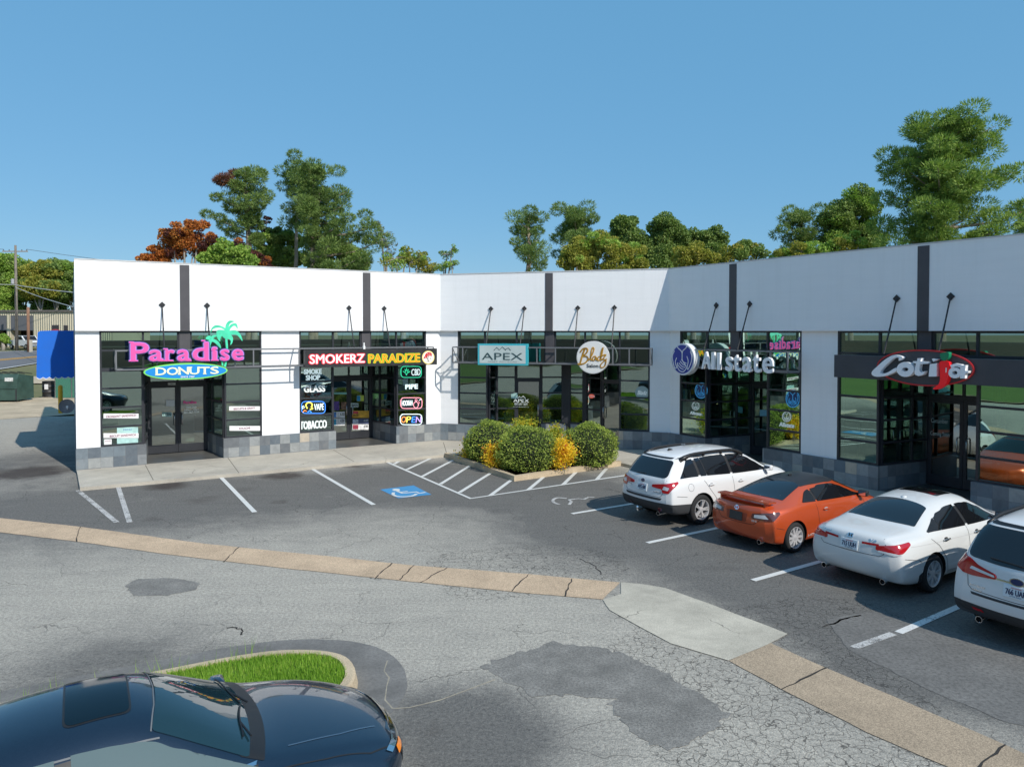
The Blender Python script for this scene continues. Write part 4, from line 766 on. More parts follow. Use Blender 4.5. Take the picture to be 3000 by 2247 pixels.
# insurance windows
g=zp(2,-.14,1950,970,4.3605)
def decal(label,cx,cy,s,x0,x1,yt,yb):
    r_=sign('window_decal',label,'window decal',2,-.14,g([(cx,cy)])[0]); mb=hands(MB(),cx,cy,s,g,0,.003,1.2); mb.stroke([g([p])[0] for p in el(cx,cy,205*s*.88,205*s,26)],.018,0,.0035,None,True)
    draw('hands_emblem',mb,PT_,r_,2,-.14); draw('lettering',word(MB(),g,'Allstate',x0,x1,yt,yb,0,.004,.04,.1),PT_,r_,2,-.14)
decal('white hands emblem and lettering decal on the narrow window',383,957,.25,312,458,1030,1070); decal('white hands emblem and lettering decal on the wide window',1546,1094,.30,1452,1640,1172,1225)
for cx,cy,s,lab in ((455,760,.47,'glowing blue hands emblem in the narrow window under the round sign'),(1625,865,.52,'glowing blue hands emblem in the wide window by the white pier')):
    r_=sign('neon_sign',lab,'neon sign',2,-.145,g([(cx,cy)])[0]); draw('backing',MB().prism([g([p])[0] for p in el(cx,cy,205*s*.8,205*s,28)],-.004,.0),M('deep_blue',(.005,.03,.12),.3),r_,2,-.145)
    mb=hands(MB(),cx,cy,s,g,0,.01,1.); mb.stroke([g([p])[0] for p in el(cx,cy,205*s*.8,205*s,28)],.022,0,.0105,None,True); draw('hands_emblem',mb,neon('neon_cyan',(.05,.32,.62),.2),r_,2,-.145)
gd=zp(2,-1.76,1950,970,4.3605); flat('door_notice','light blue paper notice on the insurance office door','notice',2,-1.76,gd,1205,1005,1292,1085,M('notice_sky',(.22,.50,.62),.6))
gd=zp(2,-1.76,2430,970,3.4526); vinyl('door_lettering','handwritten white Coming Soon on the restaurant door',2,-1.76,gd,[('Coming Soon',1022,1215,1018,1060),('Cucumber',1030,1200,885,930)],DV,.0,)
# inside the shops: counters seen dimly through the glass
for f,u,lab in ((0,2.3,'pale serving counter behind the donut shop doors'),(0,7.8,'pale display counter behind the smoke shop doors'),(1,5.2,'pale styling station inside the salon window'),(2,2.6,'pale desk inside the insurance office')):
    r_=thing('shop_counter',lab,'counter',FM[f]@TR(u,4.2,.09)); MB().bev((-1.1,-.25,0),(1.1,.25,.85),.02).build('cabinet',M('counter_front',(.42,.47,.45),.6,var=.1),r_); MB().bev((-1.15,-.30,.852),(1.15,.30,.90),.015).build('top',M('counter_top',(.6,.62,.6),.4),r_)
# ================================================================ left side: awning, bollard, dish, dumpster, barrel, fence, poles, shed, truck
r_=thing('awning','bright blue canvas awning with scalloped hem on the end wall','awning',FM[0]@TR(-.0,3.2,2.3)); AWN=M('blue_canvas',(.004,.125,.56),.75,var=.06,vs=3,bump=.1,bs=90)
prof=[(-.02,3.76),(-.55,3.76),(-.86,3.75),(-.93,3.70),(-.95,3.3),(-.97,2.55),(-.02,2.55)]
XA=Matrix(((1,0,0,0),(0,0,-1,0),(0,1,0,0),(0,0,0,1)))
mb=MB(); mb.prism([(x,z) for x,z in prof],-6.0,-3.2,XA); mb.build('canopy',AWN,r_,FM[0])
mb=MB()
def valance(a,b,n):
    a=V(a);b=V(b); 
    for i in range(n):
        for j in range(4):
            t0=(i+j/4)/n; t1=(i+(j+1)/4)/n; d0=.17+.045*math.sin(math.pi*(j/4)); d1=.17+.045*math.sin(math.pi*((j+1)/4)); p=a.lerp(b,t0); q=a.lerp(b,t1); mb.add([(p.x,p.y,2.549),(q.x,q.y,2.549),(q.x,q.y,2.549-d1),(p.x,p.y,2.549-d0)],[(0,1,2,3)])
valance((-.97,3.2),(-.02,3.2),6); valance((-.97,6.0),(-.97,3.2),13); v_=mb.build('valance',AWN,r_,FM[0])
mb=MB(); mb.tube([(-.97+i*.0396,3.195,2.38-.045*math.sin(math.pi*((i%4)/4))) for i in range(25)],.012,5); mb.build('piping',EW,r_,FM[0])
p=gr(177.8,1210.6); r_=thing('bollard','yellow steel bollard standing beside the blue awning','bollard',TR(*p)); MB().lathe([(.0,0),(.115,0),(.115,1.42),(.108,1.48),(.085,1.52),(.05,1.545),(0,1.555)],18).build('post',M('safety_yellow',(.72,.38,.012),.5,var=.12,vs=5),r_,smooth=True,sharp=40)
r_=thing('satellite_dish','grey satellite dish with white arm on the end wall','satellite dish',FM[0]@TR(-.22,3.6,1.47)@Matrix.Scale(.64,4)); X=RZ(R(-8))@Matrix.Rotation(R(82),4,'X')
MB().lathe([(0,.0),(.12,.008),(.24,.035),(.33,.07),(.335,.075),(.33,.055),(.24,.018),(.12,-.012),(0,-.02)],28,X).build('reflector',M('dish_grey',(.20,.20,.21),.6,var=.15,vs=4),r_,smooth=True)
MB().tube([(0,-.02,-.1),(.02,-.25,-.12),(.03,-.33,-.03)],.018,6).bev((-.035,-.42,-.05),(.05,-.30,.05),.015).build('feed_arm',EW,r_); MB().tube([(0,.02,0),(.1,.12,-.05),(.30,.14,-.05)],.025,6).build('mount',RAIL,r_)
# dumpster
p=gr(-85,1176); r_=thing('dumpster','dark green steel dumpster with ribbed lid on the concrete pad','dumpster',TR(p.x,p.y,0)@RZ(R(4))); L=gr(72,1176).x-p.x-.15
DG=M('dumpster_green',(.035,.075,.06),.6,var=.3,vs=2,bump=.1,bs=20)
mb=MB(); mb.prism([(-.75,.12),(1.05,.12),(1.05,1.55),(-.55,1.78),(-.75,1.45)],-L*.9,L,Matrix(((0,0,1,0),(1,0,0,0),(0,1,0,0),(0,0,0,1)))); mb.box((-L*.9,-.80,.85),(L,-.752,.93)); mb.build('body',DG,r_)
mb=MB(); 
for i in range(9): x=-L*.9+i*(L*1.9-.1)/8; mb.box((x,-.79,.15),(x+.07,-.751,.84)) if i in (0,8) else None
for i in range(14): x=-L*.9+.05+i*(L*1.9-.2)/13; mb.box((x,-.55,1.79),(x+.09,.98,1.83),Matrix.Translation((0,0,0))@Matrix.Rotation(R(-8),4,'X')@TR(0,-.2,.02))
mb.build('lid',M('lid_black',(.03,.033,.035),.6,var=.2),r_)
MB().box((L-.75,-.756,1.32),(L-.25,-.751,1.55)).build('label_plate',M('label_white',(.6,.6,.58),.6,var=.4,vs=9),r_)
for sx in (-L*.85,L-.15): MB().lathe([(0,0),(.09,0),(.09,.06),(0,.06)],12,TR(sx,-.6,.10)@Matrix.Rotation(R(90),4,'Y')).build('caster_wheel',BLK,r_)
p=gr(144,1163); r_=thing('barrel','black steel barrel with white paper label by the green fence','barrel',TR(p.x,p.y,0)); MB().lathe([(0,0),(.40,0),(.41,.03),(.40,.06),(.40,.35),(.415,.37),(.40,.39),(.40,.70),(.415,.72),(.40,.74),(.40,1.05),(.415,1.07),(.40,1.09),(.37,1.09),(.37,1.03),(0,1.03)],22).build('drum',M('drum_black',(.02,.02,.022),.5,var=.3),r_,smooth=True,sharp=40)
MB().box((-.05,-.42,.55),(.2,-.405,.9)).build('paper_label',PAP,r_)
a=gr(163,1167);b=gr(260,1166); r_=thing('fence','green slatted chain link fence with steel posts','fence',TR(a.x,a.y,0)@RZ(math.atan2(b.y-a.y,b.x-a.x))); L=(b-a).length
def slatmat():
    m,t,bb,o=new('green_slats'); p_=N(t,'TexCoord').outputs['Object']; w1=N(t,'TexWave',{'Vector':N(t,'Mapping',{'Vector':p_,'Rotation':(0,R(45),0)}).outputs[0],'Scale':5.}); w2=N(t,'TexWave',{'Vector':N(t,'Mapping',{'Vector':p_,'Rotation':(0,R(-45),0)}).outputs[0],'Scale':5.})
    l=mth(t,'MAXIMUM',mth(t,'GREATER_THAN',w1.outputs['Fac'],.93),mth(t,'GREATER_THAN',w2.outputs['Fac'],.93)); sin(t,bb,'Base Color',mixc(t,mth(t,'MULTIPLY',l,.5),(.012,.14,.085),(.22,.32,.28))); sin(t,bb,'Roughness',.6); return m
MB().box((0,-.015,.05),(L,.015,1.95)).build('slat_panel',slatmat(),r_)
for x in (0,L*.5,L): MB().tube([(x,-.05,0),(x,-.05,2.05)],.035,8).build('post',CHR,r_)
MB().tube([(0,-.05,2.0),(L,-.05,2.0)],.022,6).build('rail',CHR,r_)
# far metal building, poles, truck
YB=116; def_x=lambda px_,Y=YB: (px_-CX)/F*Y
r_=thing('warehouse','long tan corrugated metal building across the road with dark bays','building',TR(def_x(0),YB,2.0))
def corr():
    m,t,bb,o=new('tan_corrugated'); MC['tan_corrugated']=m; p_=N(t,'TexCoord').outputs['Object']; w1=N(t,'TexWave',{'Vector':p_,'Scale':.9},bands_direction='X'); n=noise(t,p_,.4,4); sin(t,bb,'Base Color',mixc(t,n,(.48,.43,.30),(.58,.53,.40))); sin(t,bb,'Roughness',.6)
    sin(t,bb,'Normal',N(t,'Bump',{'Height':w1.outputs['Fac'],'Strength':.8,'Distance':.15}).outputs[0]); return m
x1=def_x(330)-def_x(0); sc_=YB/F; ztop=zpx(914,YB)-2; 
mb=MB(); bays=[(-260/2.761*sc_,-120/2.761*sc_),(-60/2.761*sc_,55/2.761*sc_),(85/2.761*sc_,270/2.761*sc_)]
xs_=[-30.]; 
for a,b in bays: xs_+=[a,b]
xs_.append(x1)
for a,b in zip(xs_[0::2],xs_[1::2]): mb.box((a,0,0),(b,12,ztop))
mb.build('wall',corr(),r_)
for a,b in bays:
    MB().box((a,.05,ztop-2.9+.0),(b,.3,ztop-.55)).build('header_panel',M('bay_header',(.10,.105,.115),.6),r_); MB().box((a,2.5,0),(b,2.6,ztop-2.9)).build('bay_opening',M('bay_dark',(.015,.013,.013),.9),r_); MB().box((a,.0,ztop-.55),(b,12,ztop)).build('lintel',MC['tan_corrugated'],r_)
MB().box((-30.2,-.3,ztop+.002),(x1+.2,12.2,ztop+.28)).build('roof',M('gutter_bronze',(.12,.11,.10),.6),r_)
for a,b,y0,y1 in ((422,480,752,806),(518,552,754,806)):
    X0=a/2.761*sc_;X1=b/2.761*sc_; z1=zpx(680+y0/2.761,YB)-2; z0=z1-2.6; w_=MB().box((X0,-.06,z0),(X1,.02,z1)).build('window',M('frame_dark',(.06,.05,.05),.6),r_); MB().box((X0+.12,-.075,z0+.12),(X1-.12,-.062,z1-.12)).build('pane',M('pane_dark',(.03,.03,.035),.15),w_)
    if a==422: MB().ell(((X0+X1)/2,z1-1.0),.75,.36,.08,.11,20,UP).build('logo_oval',M('logo_red',(.35,.05,.06),.5),w_); MB().stroke([((X0+X1)/2-.5,z1-1.0),((X0+X1)/2+.5,z1-1.0)],.12,.112,.12,UP).build('logo_stripe',EW,w_)
WOOD=M('weathered_wood',(.19,.165,.135),.9,var=.3,vs=1.5,bump=.4,bs=18); YP_=106; zg=gz(YP_)
xp=def_x(49,YP_); zt_=zpx(719,YP_); r_=thing('utility_pole','tall weathered utility pole with crossarm and wires','utility pole',TR(xp,YP_,zg)); MB().tube([(0,0,-.3),(0,0,zt_-zg)],[.23,.15],10).build('pole',WOOD,r_,smooth=True)
za=zpx(737,YP_)-zg; MB().box((-1.85,-.08,za-.08),(1.75,.08,za+.08)).build('crossarm',M('crossarm_grey',(.28,.26,.23),.9),r_)
for x in (-1.7,-.9,.9,1.6): MB().lathe([(0,0),(.06,0),(.09,.06),(.05,.1),(.08,.16),(0,.24)],8,TR(x,0,za+.08)).build('insulator',CHR,r_)
zc=zpx(833,YP_)-zg; MB().lathe([(0,0),(.22,0),(.22,.7),(0,.75)],12,TR(-.4,-.1,zpx(822,YP_)-zg-.5)).build('transformer',M('can_grey',(.35,.36,.37),.5),r_)
WIRE=M('wire_dark',(.05,.05,.05),.6); WIRL=M('wire_light',(.62,.62,.6),.5)
def wire(lab,pts,m,r=.03):
    p=[V(q) for q in pts]; mb=MB(); P=[]
    for i in range(13):
        t=i/12; q=p[0].lerp(p[1],t); q.z-=4*t*(1-t)*p[2].z; P.append(q)
    mb.tube(P,r,5); o=mb.build('power_line',m); tag(o,lab,'power line')
wire('thin dark wire from the crossarm end rising away to the left',[(xp-1.7,YP_,zg+za+.3),(xp-40,YP_-14,zg+za+3.2),(0,0,.8)],WIRE); wire('thin dark wire from the crossarm sloping right behind the white wall',[(xp+1.6,YP_,zg+za+.3),(xp+50,YP_+28,zg+za-2.),(0,0,1.2)],WIRE)
zl=zpx(835,YP_); wire('pale cable from the pole sagging right towards the building',[(xp,YP_-.2,zl),(def_x(330,70),70,zpx(866,70)),(0,0,.15)],WIRL,.045); wire('second pale cable sloping down to the right from the pole',[(xp,YP_-.2,zl-.3),(def_x(260,60),60,zpx(911,60)),(0,0,.2)],WIRL,.035); wire('thin cable running left from the pole over the shed',[(xp,YP_-.2,zl),(xp-30,YP_-6,zl+1.8),(0,0,.3)],WIRL,.03)
YQ=103.; p=at(83,YQ,gz(YQ)); r_=thing('wood_post','short reddish brown wooden post in front of the white truck','post',TR(*p)); MB().tube([(0,0,-.3),(0,0,zpx(900,YQ)-gz(YQ))],[.21,.19],10).build('post',M('cedar_brown',(.22,.12,.075),.9,var=.25,vs=1.5,bump=.4,bs=20),r_,smooth=True); MB().box((.22,-.2,0),(.5,.1,1.7)).build('splint',M('pale_board',(.5,.45,.36),.9),r_)
# pickup
YT=110.; sT=YT/F; px0=def_x(38,YT); r_=thing('pickup_truck','white crew cab pickup truck parked at the tan metal building','pickup truck',TR(def_x(75,YT),YT,gz(YT))@RZ(R(-28))); TW=M('truck_white',(.72,.73,.74),.35,coat=.5)
XS=Matrix(((1,0,0,0),(0,0,-1,0),(0,1,0,0),(0,0,0,1)))
MB().prism(fillet([(-2.9,.55),(2.95,.55),(3.0,1.05),(2.85,1.22),(1.45,1.32),(.75,1.98),(-.95,2.0),(-1.12,1.35),(-2.9,1.35)],.1),-1.0,1.0,XS).build('body',TW,r_)
MB().prism([(-.95,1.42),(-.85,1.9),(-.12,1.9),(-.12,1.42)],1.005,1.012,XS).prism([(0,1.42),(0,1.9),(.66,1.9),(1.15,1.42)],1.005,1.012,XS).build('side_window',BLK,r_); MB().prism([(1.45,1.36),(.80,1.93),(.84,1.95),(1.50,1.38)],-.85,.85,XS).build('windscreen',BLK,r_)
MB().box((2.96,-.75,.7),(3.03,.75,1.05)).build('grille',M('grille_grey',(.2,.2,.2),.4),r_); MB().box((2.9,-1.0,.42),(3.1,1.0,.62)).build('bumper',CHR,r_)
for s in (-1,1): MB().bev((2.93,s*.86-.1,.8),(3.02,s*.86+.1,1.02),.02).build('headlight',CHR,r_)
for x in (-1.85,1.9):
    for y in (-.93,.93):
        w_=MB().lathe([(0,-.12),(.22,-.12),(.38,-.10),(.41,0),(.38,.10),(.22,.12),(0,.12)],18,TR(x,y,.41)@Matrix.Rotation(R(90),4,'X')).build('wheel',M('tyre',(.018,.018,.019),.85),r_,smooth=True,sharp=50); MB().lathe([(0,-.13),(.21,-.13),(.21,.13),(0,.13)],14,TR(x,y,.41)@Matrix.Rotation(R(90),4,'X')).build('rim',CHR,w_)
# ================================================================ cars
def pchip(pts):
    xs=np.array([p[0] for p in pts],float); ys=np.array([p[1] for p in pts],float); h=np.diff(xs); d=np.diff(ys)/h; m=np.zeros(len(xs)); m[0]=d[0]; m[-1]=d[-1]
    for i in range(1,len(xs)-1):
        if d[i-1]*d[i]>0: w1=2*h[i]+h[i-1]; w2=h[i]+2*h[i-1]; m[i]=(w1+w2)/(w1/d[i-1]+w2/d[i])
    def f(x):
        x=min(max(x,xs[0]),xs[-1]); i=min(int(np.searchsorted(xs,x,'right'))-1,len(xs)-2); i=max(i,0); t=(x-xs[i])/h[i]
        return float((2*t**3-3*t*t+1)*ys[i]+(t**3-2*t*t+t)*h[i]*m[i]+(-2*t**3+3*t*t)*ys[i+1]+(t**3-t*t)*h[i]*m[i+1])
    return f
def lerpf(pts):
    xs=[p[0] for p in pts]; ys=[p[1] for p in pts]; return lambda x: float(np.interp(x,xs,ys))
TYRE=M('tyre_rubber',(.016,.016,.017),.85,bump=.2,bs=120); RIMS=M('alloy_silver',(.66,.66,.67),.32,.45); RIMD=M('alloy_dark',(.045,.045,.05),.35,.7); WELL=M('wheel_well',(.006,.006,.006),.95)
CGL=M('tinted_car_glass',(.007,.008,.010),.03,spec=.6,coat=.5); TRIM=M('black_trim',(.014,.014,.015),.45); CLAD=M('grey_cladding',(.035,.037,.04),.65,bump=.15,bs=200); RED=M('tail_lamp_red',(.42,.008,.012),.12,coat=1.); REDD=M('tail_lamp_dark',(.16,.006,.010),.12,coat=1.); CLR=M('lamp_clear',(.62,.64,.66),.15,coat=1.); CHRM=M('chrome',(.75,.76,.78),.10,1.); AMB=M('amber_lens',(.75,.22,.02),.2,coat=1.); PLT=M('plate_white',(.68,.72,.74),.5); INKN=M('plate_navy',(.02,.03,.09),.5); SEAM=M('panel_gap',(.012,.012,.012),.8)
CARS=[]
class Car:
    def __init__(s,sp,label,cat,paint,loc,deg,lvl=3,clad=None):
        s.sp=sp; s.M=TR(*loc)@RZ(R(deg))@Matrix.Scale(sp.get('scale',1.),4); s.root=thing(sp['name'],label,cat,s.M); s.paint=paint; s.gap=MB(); CARS.append(s)
        T=pchip(sp['top']); D=pchip(sp['drop']); ZS=pchip(sp['zs']); WS=pchip(sp['wsh']); WM_=pchip(sp['wm']); WR=pchip(sp['wr']); ZB=pchip(sp['zb']); s.T,s.D,s.ZS,s.WS,s.WM,s.WR=T,D,ZS,WS,WM_,WR
        X=sp['X']; rp=lerpf(sp['rear']); fp=lerpf(sp['front']); n=len(X); vs=[]; fs=[]
        def sect(x):
            zt=T(x); ze=zt-D(x); zs=min(ZS(x),zt-.02); w=WM_(x); ws=min(WS(x),w); zb=ZB(x); k=min(1,max(0,(zt-zs-.10)/.22)); wr=min(WR(x),ws-.04)
            zm=min(.60,zs-.16); zs3=zs-min(.10,(zs-zm)*.5)
            rows=[(w-.07,zb),(w-.012,zb+.09),(w,zm),(ws+(w-ws)*.62,zs3),(ws,zs)]
            c1=(ws-.03-.09*(1-k),zs+(.035*k+(1-k)*max(.004,(ze-zs)*.5))); c2=(wr,max(ze,zs+.01)); c3=(wr*.55,c2[1]+(zt-c2[1])*.75); return rows,[c1,c2,c3,(0,zt)]
        def ex(z,y,w,prof,cc): return prof(z)-cc*(abs(y)/max(w,.1))**2.6
        for i,x in enumerate(X):
            rows,top=sect(x); L=[]
            half=rows+top[:3]; pts=half+[top[3]]+[(-a,b) for a,b in half[::-1]]       # left sill ... roof ... right sill
            yb=[rows[0][0]*q for q in (-.75,-.5,-.25,0,.25,.5,.75)]; pts+=[(q,rows[0][1]) for q in yb]
            e=0
            for (y,z) in pts:
                xx=x
                if i==0: xx=x-ex(z,y,rows[2][0],rp,sp['ccr'])
                if i==n-1: xx=x+ex(z,y,rows[2][0],fp,sp['ccf'])
                vs.append((xx,y,z))
        m=22+0; m=len(vs)//n
        for i in range(n-1):
            for j in range(m): fs.append((i*m+j,i*m+(j+1)%m,(i+1)*m+(j+1)%m,(i+1)*m+j))
        for i,flip in ((0,False),(n-1,True)):
            x=X[i]; rows,top=sect(x); o=i*m; prof,cc,sg=(rp,sp['ccr'],-1) if i==0 else (fp,sp['ccf'],1)
            G=[]; fr=[top[0][0],top[1][0],top[2][0],0,-top[2][0],-top[1][0],-top[0][0]]
            for r in range(5):
                if r==4: row=[o+4+k for k in range(9)]
                elif r==0: row=[o+0]+[o+m-1-k for k in range(7)]+[o+16]
                else:
                    w,z=rows[r]; row=[o+r]
                    for q in fr:
                        y=q/rows[4][0]*w; vs.append((x+sg*ex(z,y,rows[2][0],prof,cc),y,z)); row.append(len(vs)-1)
                    row.append(o+16-r)
                G.append(row)
            for a in range(4):
                for b in range(8):
                    q=(G[a][b],G[a][b+1],G[a+1][b+1],G[a+1][b]); fs.append(q if not flip else q[::-1])
        me=bpy.data.meshes.new('cage'); me.from_pydata(vs,[],fs)
        bm=bmesh.new(); bm.from_mesh(me); bmesh.ops.recalc_face_normals(bm,faces=bm.faces[:]); cl=bm.edges.layers.float.new('crease_edge')
        bm.to_mesh(me); bm.free()
        ob=bpy.data.objects.new('cage',me); COL.objects.link(ob); md=ob.modifiers.new('s','SUBSURF'); md.levels=lvl; md.render_levels=lvl
        ev=lambda: bpy.data.meshes.new_from_object(ob.evaluated_get(bpy.context.evaluated_depsgraph_get()))
        m0=ev(); s.bvh=BVHTree.FromPolygons([v.co[:] for v in m0.vertices],[p.vertices[:] for p in m0.polygons]); m0.shade_smooth()
        s.nrm=None
        cu=MB(); s.W=max(p[1] for p in sp['wm']); ra=sp['ra']
        for ax in sp['axles']:
            for sd in (-1,1):
                y0,y1=(s.W-.30,s.W+.25); c=MB(); cu.tube([(ax,sd*y0,sp['rt']),(ax,sd*y1,sp['rt'])],ra,40)
        cm=bpy.data.meshes.new('cut'); cm.from_pydata(cu.v,[],cu.f); bm=bmesh.new(); bm.from_mesh(cm); bmesh.ops.recalc_face_normals(bm,faces=bm.faces[:]); bm.to_mesh(cm); bm.free()
        co=bpy.data.objects.new('cut',cm); COL.objects.link(co); bo=ob.modifiers.new('b','BOOLEAN'); bo.object=co; bo.operation='DIFFERENCE'; bo.solver='EXACT'
        m1=ev(); bpy.data.objects.remove(ob); bpy.data.objects.remove(co)
        m1.materials.clear()
        for q in (paint,WELL,CLAD): m1.materials.append(q)
        bm=bmesh.new(); bm.from_mesh(m1)
        if clad:
            for (zc,sl) in clad: bmesh.ops.bisect_plane(bm,geom=bm.verts[:]+bm.edges[:]+bm.faces[:],plane_co=(0,0,zc),plane_no=V((sl,0,1)).normalized())
        for f_ in bm.faces:
            c=f_.calc_center_median(); f_.material_index=0; f_.smooth=True
            if clad and any(c.z+sl*c.x<zc for zc,sl in clad): f_.material_index=2
            for ax in sp['axles']:
                d=math.hypot(c.x-ax,c.z-sp['rt'])
                if d<ra*1.004 and abs(c.y)>s.W-.33: f_.material_index=1
            if c.z<sp['zb'][1][1]+.03 and f_.normal.z<-.7: f_.material_index=1
        bm.to_mesh(m1); bm.free()
        m1.shade_smooth(); m1.set_sharp_from_angle(angle=R(50)); s.body=link('body',m1,s.root,s.M)
    def axes(s,phi): 
        if phi=='top': return V((0,0,1)),V((1,0,0)),V((0,1,0))
        a=R(phi); return V((math.cos(a),math.sin(a),0)),V((-math.sin(a),math.cos(a),0)),V((0,0,1))
    def hit(s,t,z,phi):
        o,tx,ty=s.axes(phi); h=s.bvh.ray_cast(tx*t+ty*z+o*6,-o)
        if h[0] is None: return None,None
        n=h[1] if h[1].dot(o)>0 else -h[1]; return h[0],n
    def decal(s,name,poly,phi,mat,off=.004,parent=None,step=.07,thick=0.,r=0.):
        if r: poly=fillet(poly,r)
        bm=bmesh.new(); bm.faces.new([bm.verts.new((p[0],p[1],0)) for p in poly]); bmesh.ops.triangulate(bm,faces=bm.faces[:])
        for ax in (0,1):
            a=min(p[ax] for p in poly); b=max(p[ax] for p in poly); k=max(1,int((b-a)/step))
            for i in range(1,k+1):
                c=V((0,0,0)); c[ax]=a+(b-a)*i/(k+1); nn=V((0,0,0)); nn[ax]=1; bmesh.ops.bisect_plane(bm,geom=bm.verts[:]+bm.edges[:]+bm.faces[:],dist=1e-6,plane_co=c,plane_no=nn)
        bad=[]
        for v in bm.verts:
            h,n=s.hit(v.co.x,v.co.y,phi)
            if h is None: bad.append(v)
            else: v.co=h+n*off
        if bad: bmesh.ops.delete(bm,geom=bad,context='VERTS')
        o,_,_=s.axes(phi)
        bmesh.ops.recalc_face_normals(bm,faces=bm.faces[:])
        if sum((f.normal.dot(o) for f in bm.faces))<0: bmesh.ops.reverse_faces(bm,faces=bm.faces[:])
        if thick:
            ed=[e for e in bm.edges if e.is_boundary]; ex=bmesh.ops.extrude_edge_only(bm,edges=ed); 
            for v in [g for g in ex['geom'] if isinstance(g,bmesh.types.BMVert)]: v.co-=o*(thick)
        me=bpy.data.meshes.new(name); bm.to_mesh(me); bm.free(); me.materials.append(mat); me.shade_smooth(); me.set_sharp_from_angle(angle=R(40)); return link(name,me,parent or s.root,s.M)
    def both(s,name,poly,phi,mat,**k):
        """same patch on both flanks / corners"""
        return [s.decal(name,poly,phi,mat,**k), s.decal(name,[(-x,z) for x,z in poly],-phi if phi!=180 else 180,mat,**k)]
    def line(s,name,pts,phi,w=.008,mat=None,off=.0035,sides=True,parent=None):
        res=[]
        for sg in ((1,-1) if sides else (1,)):
            ph=phi if sg==1 or phi in (180,'top',0) else -phi; L=[];Rr=[]; P=[V((sg*p[0] if phi!='top' else p[0],p[1] if phi!='top' else sg*p[1])) for p in pts]; Q=[]
            for a,b in zip(P[:-1],P[1:]):
                k=max(1,int((b-a).length/.06)); Q+=[a.lerp(b,i/k) for i in range(k)]
            Q.append(P[-1]); mb=MB(); vs=[]
            for i,p in enumerate(Q):
                d=(Q[min(i+1,len(Q)-1)]-Q[max(i-1,0)]).normalized(); q=V((-d.y,d.x))*w/2
                for u in (p+q,p-q):
                    h,n=s.hit(u.x,u.y,ph); vs.append(None if h is None else h+n*off)
            fs=[(2*i,2*i+1,2*i+3,2*i+2) for i in range(len(Q)-1) if all(vs[j] is not None for j in (2*i,2*i+1,2*i+2,2*i+3))]
            if not fs: continue
            mb.v=[tuple(v) if v is not None else (0,0,.5) for v in vs]; mb.f=fs; mb.m=[0]*len(fs)
            if name=='panel_gap' and mat is None: s.gap.add(mb.v,mb.f)
            else: res.append(mb.build(name,mat or SEAM,parent or s.root,s.M))
        return res
    def frame(s,t,z,phi):
        h,n=s.hit(t,z,phi); o,tx,ty=s.axes(phi); y=(ty-n*ty.dot(n)).normalized(); x=y.cross(n); return Matrix(((x.x,y.x,n.x,h.x),(x.y,y.y,n.y,h.y),(x.z,y.z,n.z,h.z),(0,0,0,1)))
    def badge(s,name,mb,t,z,phi,mat,parent=None,**k): return mb.build(name,mat,parent or s.root,s.M@s.frame(t,z,phi),**k)
    def plate(s,t,z,phi,txt,sub=None,w=.305,h=.152,m=PLT,ink=INKN,fr=None):
        p=s.badge('number_plate',MB().bev((-w/2-.012,-h/2-.012,.0),(w/2+.012,h/2+.012,.014),.006),t,z,phi,fr or m); s.badge('plate_face',MB().bev((-w/2,-h/2,.0142),(w/2,h/2,.017),.001),t,z,phi,m,p)
        if txt: s.badge('plate_lettering',text(MB(),txt,-w*.42,w*.42,-h*.26,h*.24,.0172,.019,.03),t,z,phi,ink,p)
        if sub: s.badge('plate_lettering',text(MB(),sub,-w*.25,w*.25,-h*.44,-h*.33,.0172,.019),t,z,phi,ink,p); s.badge('plate_lettering',text(MB(),'ARKANSAS',-w*.22,w*.22,h*.31,h*.43,.0172,.019),t,z,phi,M('plate_red',(.45,.05,.06),.5),p)
        return p
    def wheels(s,r,rr,spokes,wd=.215,style=1,dark=True,y=None):
        ax=s.sp['axles']; yy=(y or s.W)-wd/2-.012
        ty=MB().lathe([(rr*.98,-wd/2+.015),(r*.86,-wd/2),(r*.965,-wd/2+.02),(r,-wd/2+.05),(r,0),(r,wd/2-.05),(r*.965,wd/2-.02),(r*.86,wd/2),(rr*1.02,wd/2-.008),(rr*.97,wd/2-.02)],44)
        rim=MB().lathe([(rr*1.01,wd/2-.012),(rr*1.0,wd/2-.004),(rr*.94,wd/2-.008),(rr*.90,wd/2-.04),(rr*.88,-wd/2+.02)],44); zf=wd/2-.022
        for k in range(spokes):
            a=2*math.pi*k/spokes
            for da,w0,w1 in ([(0,.055,.038)] if style==1 else [(-.14,.030,.026),(.14,.030,.026)] if style==2 else [(0,.036,.060)]):
                X=RZ(a+da*(1 if style!=2 else .9)); x0,x1=.035,rr*.95
                rim.add([(x0,-w0/2,zf-.005),(x0,w0/2,zf-.005),(x1,w1/2,zf+.008),(x1,-w1/2,zf+.008),(x0,-w0/2,zf-.05),(x0,w0/2,zf-.05),(x1,w1/2,zf-.035),(x1,-w1/2,zf-.035)],[(0,3,2,1),(4,5,6,7),(0,1,5,4),(1,2,6,5),(2,3,7,6),(3,0,4,7)],X)
        rim.lathe([(0,zf+.006),(.035,zf+.004),(.062,zf-.004),(.07,zf-.03)],20)
        hub=MB().lathe([(0,-.02),(rr*.60,-.02),(rr*.60,.0),(rr*.3,.02),(0,.02)],24).lathe([(rr*.9,-wd/2+.01),(rr*.9,wd/2-.06)],30).lathe([(0,-.05),(rr*.9,-.05)],30)
        w0=None
